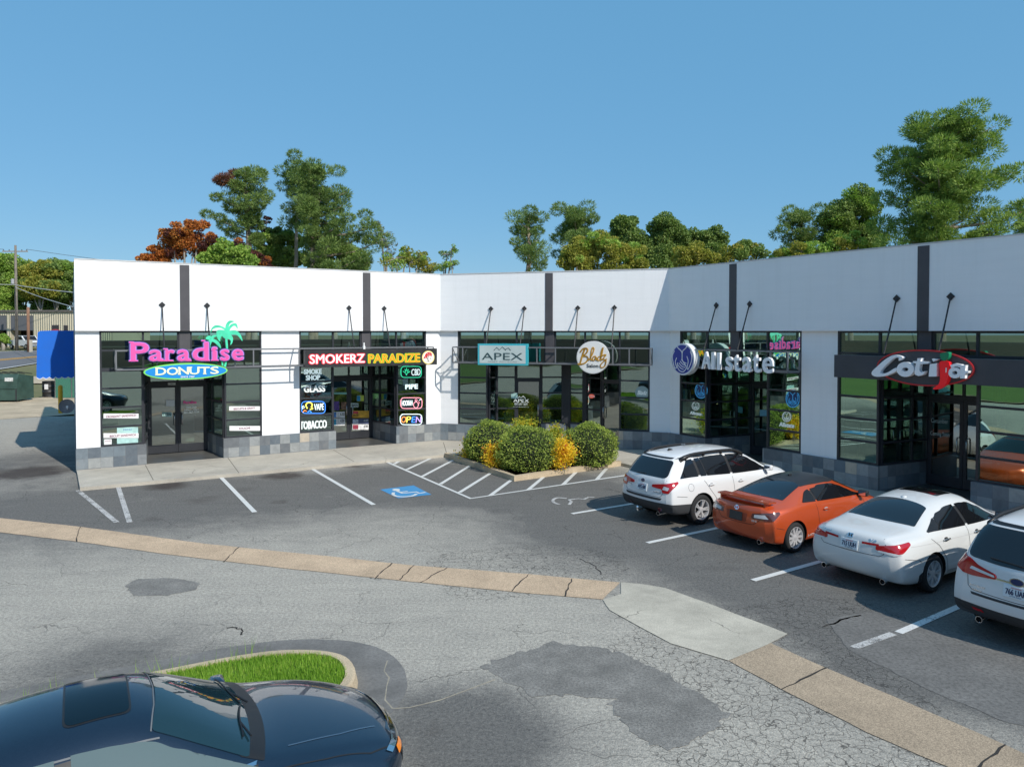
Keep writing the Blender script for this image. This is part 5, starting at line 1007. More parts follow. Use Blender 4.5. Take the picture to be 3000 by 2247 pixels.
        for x in ax:
            for sd in (-1,1):
                m_=s.M@TR(x,sd*yy,r)@(UP if sd<0 else RZ(math.pi)@UP)
                if w0 is None: w0=hub.build('wheel',RIMD,s.root,m_,smooth=True,sharp=40); t0=ty.build('tyre',TYRE,w0,m_,smooth=True,sharp=50); r0=rim.build('rim',RIMS if not dark else RIMS,w0,m_,smooth=True,sharp=35)
                else:
                    w_=link('wheel',w0.data,s.root,m_); link('tyre',t0.data,w_,m_); link('rim',r0.data,w_,m_)
    def sideglass(s,xa,xb,pillars,lo=.055,hi=.05,mat=CGL,chrome=None,front=(0,0),rear=0.,trim=.026):
        """side window opening between belt line and roof rail, split by slanted pillars (x at belt, x at rail, width)"""
        n=26; xs_=[xa+(xb-xa)*i/n for i in range(n+1)]; bot=[(x,s.ZS(x)+lo) for x in xs_]; top=[(x,min(s.T(x)-s.D(x)-hi,s.railz(x)-.012-(trim*.8 if not chrome else trim+.014))) for x in xs_]
        tp=[(x,z) for x,z in top if z>s.ZS(x)+lo+.012]
        tp=[(x,z) for x,z in tp if x>=xa+rear*min(1,(z-s.ZS(x)-lo)/.28)]
        poly=[(x,z) for x,z in bot if x>=xa]+tp[::-1]; poly=fillet(poly,.035,3)
        def grow(P,d): return inset(P,-d) if sum(P[i][0]*P[(i+1)%len(P)][1]-P[(i+1)%len(P)][0]*P[i][1] for i in range(len(P)))>0 else inset(P,d)
        def clip(P,a,b,keep):
            out=[]; f_=lambda p:((b[0]-a[0])*(p[1]-a[1])-(b[1]-a[1])*(p[0]-a[0]))*keep
            for i in range(len(P)):
                p,q=P[i],P[(i+1)%len(P)]; fp_,fq=f_(p),f_(q)
                if fp_>=0: out.append(p)
                if fp_*fq<0: t=fp_/(fp_-fq); out.append((p[0]+(q[0]-p[0])*t,p[1]+(q[1]-p[1])*t))
            return out
        if chrome: s.both('window_trim',grow(poly,trim+.018),-90,chrome,off=.0035,step=.04)
        tr=s.both('window_surround',grow(poly,trim),-90,TRIM,off=.0055 if chrome else .004,step=.04)
        segs=[poly]
        for (x0,x1,w) in pillars:
            new=[]
            for P in segs:
                a=clip(P,(x0-w/2,.8),(x1-w/2,1.6),1); b=clip(P,(x0+w/2,.8),(x1+w/2,1.6),-1)
                new+= [q for q in (a,b) if len(q)>2 and max(p[0] for p in q)-min(p[0] for p in q)>.05]
            segs=new
        for P in segs: s.both('side_window',P,-90,mat,off=.0085,step=.04)
    def railz(s,x):
        z=s.ZS(x)+.05; last=z
        while z<2.2:
            h,n=s.hit(x,z,-90)
            if h is None or n.y>-.60 or abs(h.y)<.3: break
            last=z; z+=.008
        return last
    def mirror(s,x,z,mat,w=.10):
        for sd in (-1,1):
            h,n=s.hit(x if sd<0 else -x,z,-90 if sd<0 else 90); y=h.y
            mb=MB(); mb.bev((x-.05,0,z-.02),(x+.08,.21,z+.11),.04) if sd>0 else mb.bev((x-.05,-.21,z-.02),(x+.08,0,z+.11),.04)
            m_=mb.build('door_mirror',mat,s.root,s.M@TR(0,y+sd*.03,0),smooth=True,sharp=60); MB().box((x-.053,sd*.11-.08,z+.0),(x-.0505,sd*.11+.08,z+.09)).build('mirror_glass',CHRM,m_,s.M@TR(0,y+sd*.03,0)); MB().tube([(x+.03,sd*-.05,z-.01),(x+.03,sd*.06,z+.03)],.022,6).build('mirror_arm',TRIM,m_,s.M@TR(0,y+sd*.03,0))
    def handle(s,x,z,mat,w=.20):
        for ph,sg in ((-90,1),(90,-1)):
            o=s.badge('door_handle',MB().bev((-w/2,-.016,.012),(w/2,.016,.034),.010).box((-w/2+.01,-.01,0),(-w/2+.03,.01,.014)).box((w/2-.03,-.01,0),(w/2-.01,.01,.014)),sg*x,z,ph,mat,smooth=True,sharp=50); s.decal('handle_recess_shade',el(sg*x,z,w*.36,.038,14),ph,TRIM if mat is not s.paint else s.recess,.0035,parent=o)  # flat dark oval paints the shade of the cup behind the handle
    recess=M('handle_shade_grey',(.30,.30,.31),.5)
    def pipe(s,y,z,x0=-.1,r=.042): 
        h,n=s.hit(-y,max(z+.12,.4),180); MB().tube([(h.x+.22,y,z),(h.x+.02,y,z)],r,16,None,False).lathe([(r,0),(r+.006,0),(r+.006,.05),(r,.05)],16,TR(h.x-.005,y,z)@Matrix.Rotation(R(90),4,'Y')).build('exhaust_pipe',CHRM,s.root,s.M,smooth=True,sharp=50)
        MB().lathe([(0,0),(r*.9,0)],14,TR(h.x+.06,y,z)@Matrix.Rotation(R(-90),4,'Y')).build('exhaust_bore',WELL,s.root,s.M)
def gp(name,col,metal=.0,flake=0.,rough=.35): return M(name,col,rough,metal,coat=1.,flake=flake,spec=.5)
WPEARL=gp('pearl_white_paint',(.64,.65,.64)); WPW=gp('white_paint',(.68,.685,.68)); ORG=gp('orange_metallic_paint',(.56,.082,.018),.35,.15,.32); BLU=gp('midnight_blue_paint',(.008,.022,.044),.55,.35,.30)
# ---------------- white saloon
acc=dict(name='saloon_car',X=[-2.40,-2.22,-2.0,-1.75,-1.58,-1.42,-1.1,-.78,-.5,-.1,.25,.5,.8,1.1,1.28,1.5,1.8,2.1,2.28],
 top=[(-2.4,1.0),(-2.2,1.045),(-1.9,1.07),(-1.62,1.10),(-1.35,1.215),(-.95,1.375),(-.6,1.44),(-.1,1.475),(.3,1.455),(.55,1.38),(.9,1.20),(1.22,1.035),(1.5,.985),(1.9,.90),(2.2,.78),(2.28,.70)],
 drop=[(-2.4,.02),(-1.7,.03),(-1.2,.05),(-.6,.075),(.4,.075),(.9,.07),(1.3,.05),(2.28,.04)],zs=[(-2.4,.935),(-1.6,.965),(0,.93),(1.2,.90),(1.9,.80),(2.28,.62)],wsh=[(-2.4,.68),(-2.1,.78),(-1.4,.86),(0,.885),(1.2,.86),(1.9,.79),(2.28,.64)],wm=[(-2.4,.83),(-2.1,.895),(-1.3,.925),(1.3,.925),(1.9,.89),(2.28,.76)],
 wr=[(-2.4,.56),(-1.62,.66),(-.8,.56),(0,.585),(.4,.585),(1.2,.70),(1.9,.6),(2.28,.46)],zb=[(-2.4,.30),(-1.9,.20),(0,.19),(1.9,.19),(2.28,.24)],rear=[(.3,-.06),(.42,.05),(.58,.07),(.72,.055),(.86,.03),(1.0,.0),(1.2,-.05)],front=[(.2,.0),(.4,.14),(.6,.15),(.75,.08)],ccr=.17,ccf=.30,axles=(1.42,-1.38),rt=.335,ra=.375)
DEG=32.9
c=Car(acc,'white four door saloon with V6 badge parked between the orange coupe and the white SUV','car',WPEARL,(7.92,14.15,0),DEG)
c.wheels(.332,.225,7,style=2)
c.decal('rear_window',[(-1.510,-0.630),(-1.541,-0.473),(-1.562,-0.315),(-1.576,-0.158),(-1.580,0.000),(-1.576,0.158),(-1.562,0.315),(-1.541,0.473),(-1.510,0.630),(-0.880,0.500),(-0.858,0.375),(-0.842,0.250),(-0.833,0.125),(-0.830,0.000),(-0.833,-0.125),(-0.842,-0.250),(-0.858,-0.375),(-0.880,-0.500)],'top',CGL,.006,r=.04,step=.045); c.decal('windscreen',[(1.110,-0.700),(1.149,-0.525),(1.177,-0.350),(1.194,-0.175),(1.200,0.000),(1.194,0.175),(1.177,0.350),(1.149,0.525),(1.110,0.700),(0.440,0.530),(0.466,0.398),(0.485,0.265),(0.496,0.133),(0.500,0.000),(0.496,-0.133),(0.485,-0.265),(0.466,-0.398),(0.440,-0.530)],'top',CGL,.006,r=.03,step=.045)
c.sideglass(-1.42,1.10,[(-1.00,-.98,.018),(-.16,-.20,.085)],rear=.30,chrome=None)
c.both('tail_lamp',[(-1.37,.80),(-1.36,.865),(-1.2,.90),(-.84,.94),(-.82,.905),(-.98,.79),(-1.12,.765)],225,RED,off=.010,thick=.02,r=.02); c.both('lamp_insert',[(-1.34,.775),(-1.12,.745),(-1.00,.765),(-1.10,.785),(-1.33,.80)],225,CLR,off=.013)
c.both('reflector_strip',[(.22,.855),(.50,.865),(.50,.90),(.22,.89)],180,RED,off=.008,r=.01)
c.plate(0,.80,180,'715 UUH','The Natural State'); c.badge('emblem',MB().bev((-.05,-.04,0),(.05,.04,.008),.003),0,.945,180,CHRM); c.badge('emblem_letter',MB().prism([(-.028,-.028),(-.015,-.028),(-.015,-.005),(.015,-.005),(.015,-.028),(.028,-.028),(.034,.028),(.02,.028),(.016,.006),(-.016,.006),(-.02,.028),(-.034,.028)],.0082,.014),0,.945,180,TRIM)
c.badge('badge_lettering',text(MB(),'V6',-.06,.06,-.018,.018,0,.006,.03),.40,.94,180,CHRM); c.badge('badge_lettering',text(MB(),'Accord',-.08,.08,-.014,.018,0,.006,.02,.2),-.46,.94,180,CHRM)
c.line('panel_gap',[(.55,.985),(.60,.90),(.58,.74),(.52,.70),(0,.695)],180); c.line('panel_gap',[(-1.42,.93),(-1.22,.80),(-1.0,.55),(-.93,.30)],-90); c.line('panel_gap',[(-.22,.98),(-.19,.6),(-.18,.28)],-90); c.line('panel_gap',[(1.02,.95),(1.05,.6),(1.0,.3)],-90); c.line('panel_gap',[(-2.2,.70),(-1.85,.64),(-1.78,.6)],-90); c.line('sill_shadow',[(-.95,.30),(.98,.28)],-90,.05,M('sill_grey',(.33,.34,.34),.5))
c.line('belt_crease_shade',[(-2.0,.87),(-1.4,.86),(0,.835),(1.1,.80)],-90,.006,M('crease_shade_grey',(.45,.45,.45),.4))  # grey line paints the shade of the belt crease
c.handle(-.98,.865,CHRM); c.handle(.08,.855,CHRM); c.mirror(.98,.98,TRIM); c.pipe(.55,.27); c.pipe(-.55,.27)
c.decal('sunroof',[(-.28,-.36),(.25,-.36),(.25,.36),(-.28,.36)],'top',CGL,.005,r=.06); c.badge('antenna_cap',MB().ball((0,0,.0),(.06,.05,.025),10),-.72,0,'top',WPEARL,smooth=True)
c.both('mud_flap',[(-1.83,.20),(-1.75,.20),(-1.76,.42),(-1.84,.38)],-90,TRIM,off=.012,thick=.03)
# ---------------- orange coupe
civ=dict(name='coupe_car',X=[-2.15,-2.0,-1.8,-1.62,-1.45,-1.2,-.9,-.6,-.3,0,.3,.55,.85,1.1,1.3,1.55,1.8,1.98],
 top=[(-2.15,.945),(-2.0,.985),(-1.8,1.005),(-1.6,1.03),(-1.3,1.135),(-.95,1.26),(-.55,1.335),(-.1,1.362),(.2,1.345),(.45,1.27),(.85,1.10),(1.15,.965),(1.4,.90),(1.7,.80),(1.9,.70),(1.98,.64)],
 drop=[(-2.15,.02),(-1.6,.03),(-1.0,.06),(-.3,.08),(.4,.08),(1.,.06),(1.98,.04)],zs=[(-2.15,.885),(-1.6,.915),(-.6,.885),(1.1,.83),(1.7,.72),(1.98,.58)],wsh=[(-2.15,.62),(-1.9,.73),(-1.3,.82),(0,.835),(1.1,.81),(1.7,.74),(1.98,.6)],wm=[(-2.15,.78),(-1.9,.845),(-1.3,.882),(1.2,.877),(1.7,.84),(1.98,.72)],
 wr=[(-2.15,.52),(-1.6,.62),(-.9,.545),(0,.56),(.4,.56),(1.1,.66),(1.7,.56),(1.98,.44)],zb=[(-2.15,.27),(-1.7,.18),(0,.16),(1.7,.16),(1.98,.22)],rear=[(.27,-.07),(.40,.05),(.56,.07),(.70,.05),(.84,.025),(1.0,-.01)],front=[(.2,.0),(.36,.14),(.55,.15),(.7,.08)],ccr=.20,ccf=.30,axles=(1.25,-1.40),rt=.31,ra=.352)
c=Car(civ,'orange two door coupe with black roof and boot spoiler beside the white wagon','car',ORG,(6.47,16.43,0),DEG)
c.wheels(.307,.218,10,style=1)
BRF=M('matt_black_roof',(.018,.019,.021),.42,coat=.2); c.decal('roof_wrap',[(-.82,-.50),(-.3,-.545),(.15,-.545),(.34,-.50),(.40,0),(.34,.50),(.15,.545),(-.3,.545),(-.82,.50),(-.80,0)],'top',BRF,.0045,r=.06)
c.decal('rear_window',[(-1.490,-0.600),(-1.521,-0.450),(-1.542,-0.300),(-1.556,-0.150),(-1.560,0.000),(-1.556,0.150),(-1.542,0.300),(-1.521,0.450),(-1.490,0.600),(-0.790,0.485),(-0.768,0.364),(-0.752,0.242),(-0.743,0.121),(-0.740,0.000),(-0.743,-0.121),(-0.752,-0.242),(-0.768,-0.364),(-0.790,-0.485)],'top',CGL,.006,r=.04,step=.045); c.decal('windscreen',[(1.040,-0.655),(1.079,-0.491),(1.107,-0.328),(1.124,-0.164),(1.130,0.000),(1.124,0.164),(1.107,0.328),(1.079,0.491),(1.040,0.655),(0.360,0.500),(0.386,0.375),(0.405,0.250),(0.416,0.125),(0.420,0.000),(0.416,-0.125),(0.405,-0.250),(0.386,-0.375),(0.360,-0.500)],'top',CGL,.006,r=.03,step=.045)
c.sideglass(-1.08,1.02,[(-.62,-.66,.06)],rear=.34)
c.both('tail_lamp',[(-1.27,.70),(-1.25,.80),(-1.0,.845),(-.74,.865),(-.72,.83),(-.86,.70),(-1.0,.685)],225,M('lamp_smoked',(.10,.035,.03),.12,coat=1.),off=.010,thick=.02,r=.02); c.both('lamp_insert',[(-1.22,.725),(-1.21,.785),(-1.02,.805),(-.95,.73)],225,M('lamp_glass',(.5,.52,.54),.15,coat=1.),off=.013,r=.015)
sp_=MB()
for k in range(14):
    y0=-.66+1.32*k/14; y1=y0+1.32/14; zz_=lambda y:1.075-.03*(abs(y)/.66)**3; xx_=lambda y:-2.13+.13*(abs(y)/.66)**2.2
    sp_.add([(xx_(y0),y0,zz_(y0)),(xx_(y1),y1,zz_(y1)),(xx_(y1)+.24,y1,zz_(y1)-.005),(xx_(y0)+.24,y0,zz_(y0)-.005),(xx_(y0),y0,zz_(y0)-.03),(xx_(y1),y1,zz_(y1)-.03),(xx_(y1)+.24,y1,zz_(y1)-.03),(xx_(y0)+.24,y0,zz_(y0)-.03)],[(0,3,2,1),(4,5,6,7),(0,1,5,4),(2,3,7,6)]+([(0,4,7,3)] if k==0 else [])+([(1,2,6,5)] if k==13 else []))
sp_.box((-2.0,-.58,.93),(-1.82,-.54,1.045)).box((-2.0,.54,.93),(-1.82,.58,1.045)); sp_.build('rear_spoiler',ORG,c.root,c.M)
c.plate(0,.70,180,'',None,m=M('plate_smoked',(.03,.035,.04),.15),fr=TRIM); c.badge('emblem',MB().ell((0,0),.055,.05,0,.008,24),0,.86,180,CHRM); c.badge('emblem_letter',MB().prism([(-.028,-.028),(-.015,-.028),(-.015,-.005),(.015,-.005),(.015,-.028),(.028,-.028),(.034,.028),(.02,.028),(.016,.006),(-.016,.006),(-.02,.028),(-.034,.028)],.0082,.014),0,.86,180,M('emblem_red',(.4,.02,.02),.4))
c.line('panel_gap',[(.62,.92),(.66,.82),(.50,.66),(.40,.58),(0,.575)],180); c.line('panel_gap',[(-.70,.90),(-.66,.6),(-.58,.26)],-90); c.line('panel_gap',[(.98,.88),(1.0,.55),(.92,.25)],-90); c.line('panel_gap',[(-2.0,.58),(-1.75,.52)],-90)
c.decal('plate_recess_shade',[(-.24,.60),(.24,.60),(.27,.78),(-.27,.78)],180,M('shaded_orange',(.30,.045,.014),.4),.0032,r=.03)  # body orange darkened to paint the shade of the plate recess
c.badge('badge_lettering',text(MB(),'i-VTEC',-.16,.16,-.025,.025,0,.003,.02,.2),-.85,.30,-90,M('decal_silver',(.5,.48,.46),.4)); c.badge('badge_lettering',text(MB(),'i-VTEC',-.16,.16,-.025,.025,0,.003,.02,.2),.85,.30,90,MC['decal_silver']); c.badge('badge_lettering',text(MB(),'Si',-.05,.05,-.018,.018,0,.004,.03),.42,.66,180,MC['decal_silver'])
c.handle(-.40,.77,ORG); c.mirror(.90,.90,BRF); c.pipe(-.50,.24); c.badge('antenna_fin',MB().bev((-.05,-.02,0),(.05,.02,.04),.015),-.45,0,'top',BRF)
for y in (-.36,0,.36): c.badge('headrest',MB().bev((-.10,-.03,.0),(.10,.03,.004),.001),-y,1.085,180,M('headrest_grey',(.16,.17,.19),.3))
# ---------------- white wagon
obk=dict(name='estate_car',X=[-2.33,-2.22,-2.10,-1.97,-1.84,-1.7,-1.4,-1.0,-.5,0,.35,.6,.9,1.15,1.32,1.6,1.9,2.12,2.24],
 top=[(-2.33,1.08),(-2.22,1.19),(-2.08,1.38),(-1.93,1.545),(-1.8,1.60),(-1.4,1.64),(-.7,1.665),(0,1.65),(.35,1.60),(.6,1.50),(.95,1.30),(1.28,1.13),(1.6,1.085),(1.95,.99),(2.15,.88),(2.24,.80)],
 drop=[(-2.33,.02),(-2.0,.05),(-1.5,.07),(.4,.075),(.9,.07),(1.4,.05),(2.24,.04)],zs=[(-2.33,1.02),(-1.6,1.06),(0,1.01),(1.2,.985),(1.9,.89),(2.24,.70)],wsh=[(-2.33,.70),(-2.1,.78),(-1.4,.84),(0,.865),(1.2,.84),(1.9,.78),(2.24,.64)],wm=[(-2.33,.83),(-2.1,.885),(-1.3,.92),(1.3,.92),(1.9,.885),(2.24,.76)],
 wr=[(-2.33,.64),(-2.05,.63),(-1.8,.60),(-1,.615),(0,.62),(.4,.61),(1.25,.70),(1.9,.6),(2.24,.46)],zb=[(-2.33,.36),(-1.9,.27),(0,.26),(1.9,.26),(2.24,.32)],rear=[(.36,-.06),(.48,.07),(.62,.085),(.70,.04),(.85,.03),(1.0,.015),(1.2,-.02)],front=[(.3,.0),(.45,.14),(.65,.15),(.85,.07)],ccr=.15,ccf=.30,axles=(1.42,-1.325),rt=.35,ra=.40)
c=Car(obk,'white estate wagon with roof rails and tow ball parked nearest the planter','car',WPW,(5.04,18.60,0),DEG,clad=[(.445,.052)])
c.wheels(.348,.235,5,style=2)
c.decal('rear_window',[(-.66,1.125),(.66,1.125),(.57,1.49),(-.57,1.49)],180,CGL,.006,r=.10,step=.05); c.decal('windscreen',[(1.170,-0.700),(1.209,-0.525),(1.238,-0.350),(1.254,-0.175),(1.260,0.000),(1.254,0.175),(1.238,0.350),(1.209,0.525),(1.170,0.700),(0.470,0.570),(0.496,0.427),(0.515,0.285),(0.526,0.142),(0.530,0.000),(0.526,-0.142),(0.515,-0.285),(0.496,-0.427),(0.470,-0.570)],'top',CGL,.006,r=.03,step=.045)
c.sideglass(-1.92,1.12,[(-1.28,-1.36,.075),(-1.03,-1.16,.02),(-.22,-.30,.085)],rear=.34,chrome=M('satin_trim',(.45,.46,.47),.3,.8))
c.both('tail_lamp',[(-1.44,.90),(-1.43,.955),(-1.2,1.0),(-.86,1.055),(-.84,1.02),(-.98,.90),(-1.06,.80),(-1.20,.80),(-1.22,.88)],225,RED,off=.012,thick=.02,r=.02); c.both('lamp_insert',[(-1.20,.875),(-1.16,.955),(-1.04,.93),(-1.08,.86)],225,CLR,off=.015,r=.015)
c.plate(0,.855,180,'APG 600','Natural State'); c.badge('emblem',MB().ell((0,0),.065,.042,0,.008,26),0,1.005,180,CHRM)
E2=MB().ell((0,0),.055,.033,.0082,.010,22); c.badge('emblem_face',E2,0,1.005,180,M('emblem_navy',(.02,.03,.10),.3)); sm=MB()
for x,y in ((-.025,.006),(0,.016),(.02,.010),(.03,-.004),(.01,-.012),(-.008,-.004)): sm.ell((x,y),.006,.006,.0102,.0115,8)
c.badge('emblem_stars',sm,0,1.005,180,CHRM); c.badge('badge_lettering',text(MB(),'OUTBACK',-.11,.11,-.013,.013,0,.004,.02),.46,.80,180,CHRM); c.badge('badge_lettering',text(MB(),'SUBARU',-.08,.08,-.012,.012,0,.004,.02),-.46,.86,180,CHRM)
c.decal('bumper_pad',[(-.60,.675),(.60,.675),(.56,.625),(-.56,.625)],180,CLAD,.006,r=.02); c.both('bumper_reflector',[(-1.30,.36),(-1.22,.36),(-1.22,.45),(-1.30,.45)],225,REDD,off=.008,r=.01); c.both('bumper_corner',[(-1.36,.34),(-.78,.34),(-.78,.50),(-1.0,.56),(-1.30,.54)],225,CLAD,off=.0045,r=.04)
c.line('panel_gap',[(.66,1.08),(.62,1.0),(.60,.75),(.55,.70),(0,.69)],180); c.line('panel_gap',[(-1.22,1.02),(-1.05,.8),(-.86,.58),(-.80,.42)],-90); c.line('panel_gap',[(-.26,1.02),(-.22,.7),(-.22,.42)],-90); c.line('panel_gap',[(1.0,1.0),(1.02,.7),(.98,.42)],-90); c.line('panel_gap',[(-2.1,.74),(-1.8,.70)],-90)
c.line('fuel_flap',[(x,z) for x,z in el(-1.66,.90,.085,.085,20)+[(-1.575,.90)]],-90,.006,sides=False)
c.handle(-1.0,.90,WPW,.18); c.handle(.02,.885,WPW,.18); c.mirror(1.0,1.06,WPW); c.pipe(-.45,.30)
for sd in (-1,1):
    mb=MB(); P=[]
    for i in range(15):
        x=-1.72+i*2.1/14; h,n=c.hit(x,sd*(c.WR(x)-.015),'top'); P.append(h+V((0,0,.02+.075*min(1,min(i,14-i)/2.2))))
    mb.tube(P,[.038+.016*(i in (0,1,13,14)) for i in range(15)],8); 
    for i in (0,1,5,9,13,14): mb.tube([P[i],P[i]-V((0,0,.07))],.035,6)
    mb.build('roof_rail',TRIM,c.root,c.M,smooth=True)
    mb=MB(); mb.tube([P[8]+V((0,-sd*.035,.006)),P[9]+V((0,-sd*.035,.006))],.012,6); mb.build('rail_badge',CHRM,c.root,c.M)
c.badge('antenna_fin',MB().add([(-.09,-.022,0),(.08,-.016,0),(.08,.016,0),(-.09,.022,0),(-.07,0,.055),(-.02,0,.05)],[(0,1,5,4),(2,3,4,5),(3,0,4),(1,2,5)]),-1.45,0,'top',TRIM); c.decal('roof_lip',[(-.60,1.515),(.60,1.515),(.58,1.545),(-.58,1.545)],180,TRIM,.006,r=.01)
MB().tube([(-2.36,-.02,.33),(-2.52,-.02,.33)],.03,8).ball((-2.53,-.02,.40),.035,10).tube([(-2.53,-.02,.33),(-2.53,-.02,.39)],.018,6).build('tow_ball',CHRM,c.root,c.M)
c.badge('rear_wiper',MB().tube([(0,0,.012),(-.30,-.02,.014)],.009,5),.02,1.15,180,TRIM)
# ---------------- white SUV at the right edge
suv=dict(name='suv_car',X=[-2.40,-2.30,-2.20,-2.10,-1.98,-1.8,-1.4,-1.0,-.5,0,.4,.7,1.0,1.25,1.45,1.7,2.0,2.2,2.32],
 top=[(-2.4,1.16),(-2.3,1.29),(-2.18,1.50),(-2.05,1.68),(-1.9,1.755),(-1.4,1.80),(-.6,1.825),(0,1.81),(.4,1.76),(.7,1.63),(1.05,1.42),(1.4,1.24),(1.7,1.19),(2.0,1.10),(2.22,.98),(2.32,.88)],
 drop=[(-2.4,.02),(-2.0,.05),(-1.5,.07),(.4,.075),(.9,.07),(1.4,.05),(2.32,.04)],zs=[(-2.4,1.10),(-1.6,1.13),(0,1.10),(1.2,1.08),(2.,.98),(2.32,.80)],wsh=[(-2.4,.76),(-2.2,.83),(-1.4,.88),(0,.90),(1.3,.88),(2.,.82),(2.32,.68)],wm=[(-2.4,.88),(-2.2,.93),(-1.3,.965),(1.3,.965),(2.,.93),(2.32,.80)],
 wr=[(-2.4,.70),(-2.1,.67),(-1.8,.64),(-1,.65),(0,.65),(.4,.64),(1.3,.73),(2.,.62),(2.32,.5)],zb=[(-2.4,.36),(-1.9,.26),(0,.25),(1.9,.25),(2.32,.32)],rear=[(.36,-.05),(.50,.08),(.66,.09),(.74,.045),(.95,.03),(1.1,.01),(1.3,-.02)],front=[(.3,.0),(.5,.14),(.7,.15),(.9,.07)],ccr=.15,ccf=.30,axles=(1.5,-1.39),rt=.37,ra=.42)
c=Car(suv,'white SUV cut off by the right edge of the picture next to the white saloon','car',WPW,(9.06,11.55,0),DEG,clad=[(.52,0.)])
c.wheels(.368,.245,5,style=2)
c.decal('rear_window',[(-.70,1.20),(-.3,1.165),(.3,1.165),(.70,1.20),(.62,1.64),(-.62,1.64)],180,CGL,.006,r=.09,step=.05); c.decal('windscreen',[(1.290,-0.720),(1.329,-0.540),(1.357,-0.360),(1.374,-0.180),(1.380,0.000),(1.374,0.180),(1.357,0.360),(1.329,0.540),(1.290,0.720),(0.560,0.600),(0.586,0.450),(0.605,0.300),(0.616,0.150),(0.620,0.000),(0.616,-0.150),(0.605,-0.300),(0.586,-0.450),(0.560,-0.600)],'top',CGL,.006,r=.03,step=.045)
c.sideglass(-2.0,1.22,[(-1.32,-1.40,.085),(-.28,-.34,.085)],rear=.25)
c.both('tail_lamp',[(-1.52,.965),(-1.50,1.03),(-1.28,1.10),(-1.17,1.17),(-1.02,1.20),(-.97,1.16),(-1.03,.99),(-1.12,.935),(-1.25,.93)],225,RED,off=.012,thick=.02,r=.025); c.both('lamp_insert',[(-1.50,.985),(-1.49,1.015),(-1.22,1.065),(-1.2,1.02)],225,CLR,off=.015,r=.01)
c.line('chrome_strip',[(-.56,.985),(0,.975),(.56,.985)],180,.022,CHRM,.008,sides=False); c.plate(0,.86,180,'766 UAR','LITTLE ROCK'); c.badge('emblem',MB().ell((0,0),.095,.055,0,.012,26),0,1.0,180,CHRM); c.badge('emblem_face',MB().ell((0,0),.08,.043,.0122,.014,22),0,1.0,180,MC['emblem_navy']); c.badge('badge_lettering',text(MB(),'ASCENT',-.12,.12,-.014,.014,0,.004,.02),-.52,.80,180,CHRM); c.badge('badge_lettering',text(MB(),'SUBARU',-.07,.07,-.012,.012,0,.004,.02),-.52,.745,180,CHRM)
c.both('bumper_reflector',[(-1.37,.43),(-1.24,.43),(-1.24,.475),(-1.37,.475)],225,RED,off=.008,r=.01); c.decal('bumper_pad',[(-.62,.70),(.62,.70),(.60,.665),(-.60,.665)],180,CLAD,.006,r=.01); c.line('panel_gap',[(-.72,1.12),(-.68,.95),(-.66,.78),(-.6,.73),(0,.72)],180); c.line('panel_gap',[(-1.28,1.10),(-1.1,.85),(-.9,.5)],-90); c.line('panel_gap',[(-.3,1.10),(-.28,.5)],-90)
c.handle(-1.0,.98,WPW,.18); c.handle(.0,.97,WPW,.18); c.mirror(1.08,1.16,WPW); c.pipe(.52,.30); c.pipe(-.52,.30)
c.decal('roof_lip',[(-.64,1.665),(.64,1.665),(.62,1.70),(-.62,1.70)],180,TRIM,.006,r=.01); c.badge('rear_wiper',MB().tube([(.0,0,.014),(-.42,.03,.016)],.012,5),.05,1.21,180,TRIM)
for sd in (-1,1):
    P=[]
    for i in range(15):
        x=-1.85+i*2.2/14; h,n=c.hit(x,sd*(c.WR(x)-.015),'top'); P.append(h+V((0,0,.01+.05*min(1,min(i,14-i)/2.2))))
    mb=MB().tube(P,.028,8)
    for i in (0,7,14): mb.tube([P[i],P[i]-V((0,0,.06))],.03,6)
    mb.build('roof_rail',TRIM,c.root,c.M,smooth=True)
# ---------------- dark blue saloon in front
blu=dict(name='saloon_car',scale=1.05,X=[-2.38,-2.2,-2.0,-1.85,-1.6,-1.3,-1.0,-.7,-.35,0,.3,.52,.8,1.05,1.25,1.5,1.8,2.12,2.32],
 top=[(-2.38,.97),(-2.2,1.01),(-1.9,1.045),(-1.6,1.13),(-1.2,1.27),(-.8,1.40),(-.4,1.462),(0,1.48),(.3,1.462),(.52,1.385),(.85,1.21),(1.22,1.02),(1.5,.975),(1.9,.905),(2.18,.83),(2.32,.74)],
 drop=[(-2.38,.02),(-1.8,.03),(-1.2,.06),(-.6,.085),(.3,.09),(.8,.08),(1.25,.055),(1.8,.045),(2.26,.05)],zs=[(-2.38,.90),(-1.6,.94),(0,.915),(1.2,.885),(1.9,.81),(2.26,.64)],wsh=[(-2.38,.68),(-2.1,.78),(-1.4,.86),(0,.88),(1.2,.865),(1.9,.81),(2.26,.66)],wm=[(-2.38,.82),(-2.1,.89),(-1.3,.93),(1.3,.93),(1.9,.90),(2.26,.78)],
 wr=[(-2.38,.56),(-1.8,.64),(-1,.53),(0,.545),(.35,.545),(1.2,.72),(1.9,.66),(2.26,.52)],zb=[(-2.38,.28),(-1.9,.19),(0,.18),(1.9,.18),(2.26,.22)],rear=[(.3,-.05),(.42,.06),(.6,.07),(.8,.04),(1.0,0)],front=[(.2,.0),(.4,.14),(.62,.17),(.8,.06)],ccr=.17,ccf=.30,axles=(1.45,-1.38),rt=.335,ra=.378)
c=Car(blu,'dark midnight blue saloon with sunroof seen from above at the bottom left','car',BLU,(-3.43,6.0,0),30.4,lvl=3)
c.wheels(.334,.24,10,style=1)
WSG=M('green_windscreen_glass',(.010,.030,.040),.02,spec=.62,coat=.35); SGL=M('pale_side_glass',(.10,.135,.13),.04,spec=.7,coat=1.)
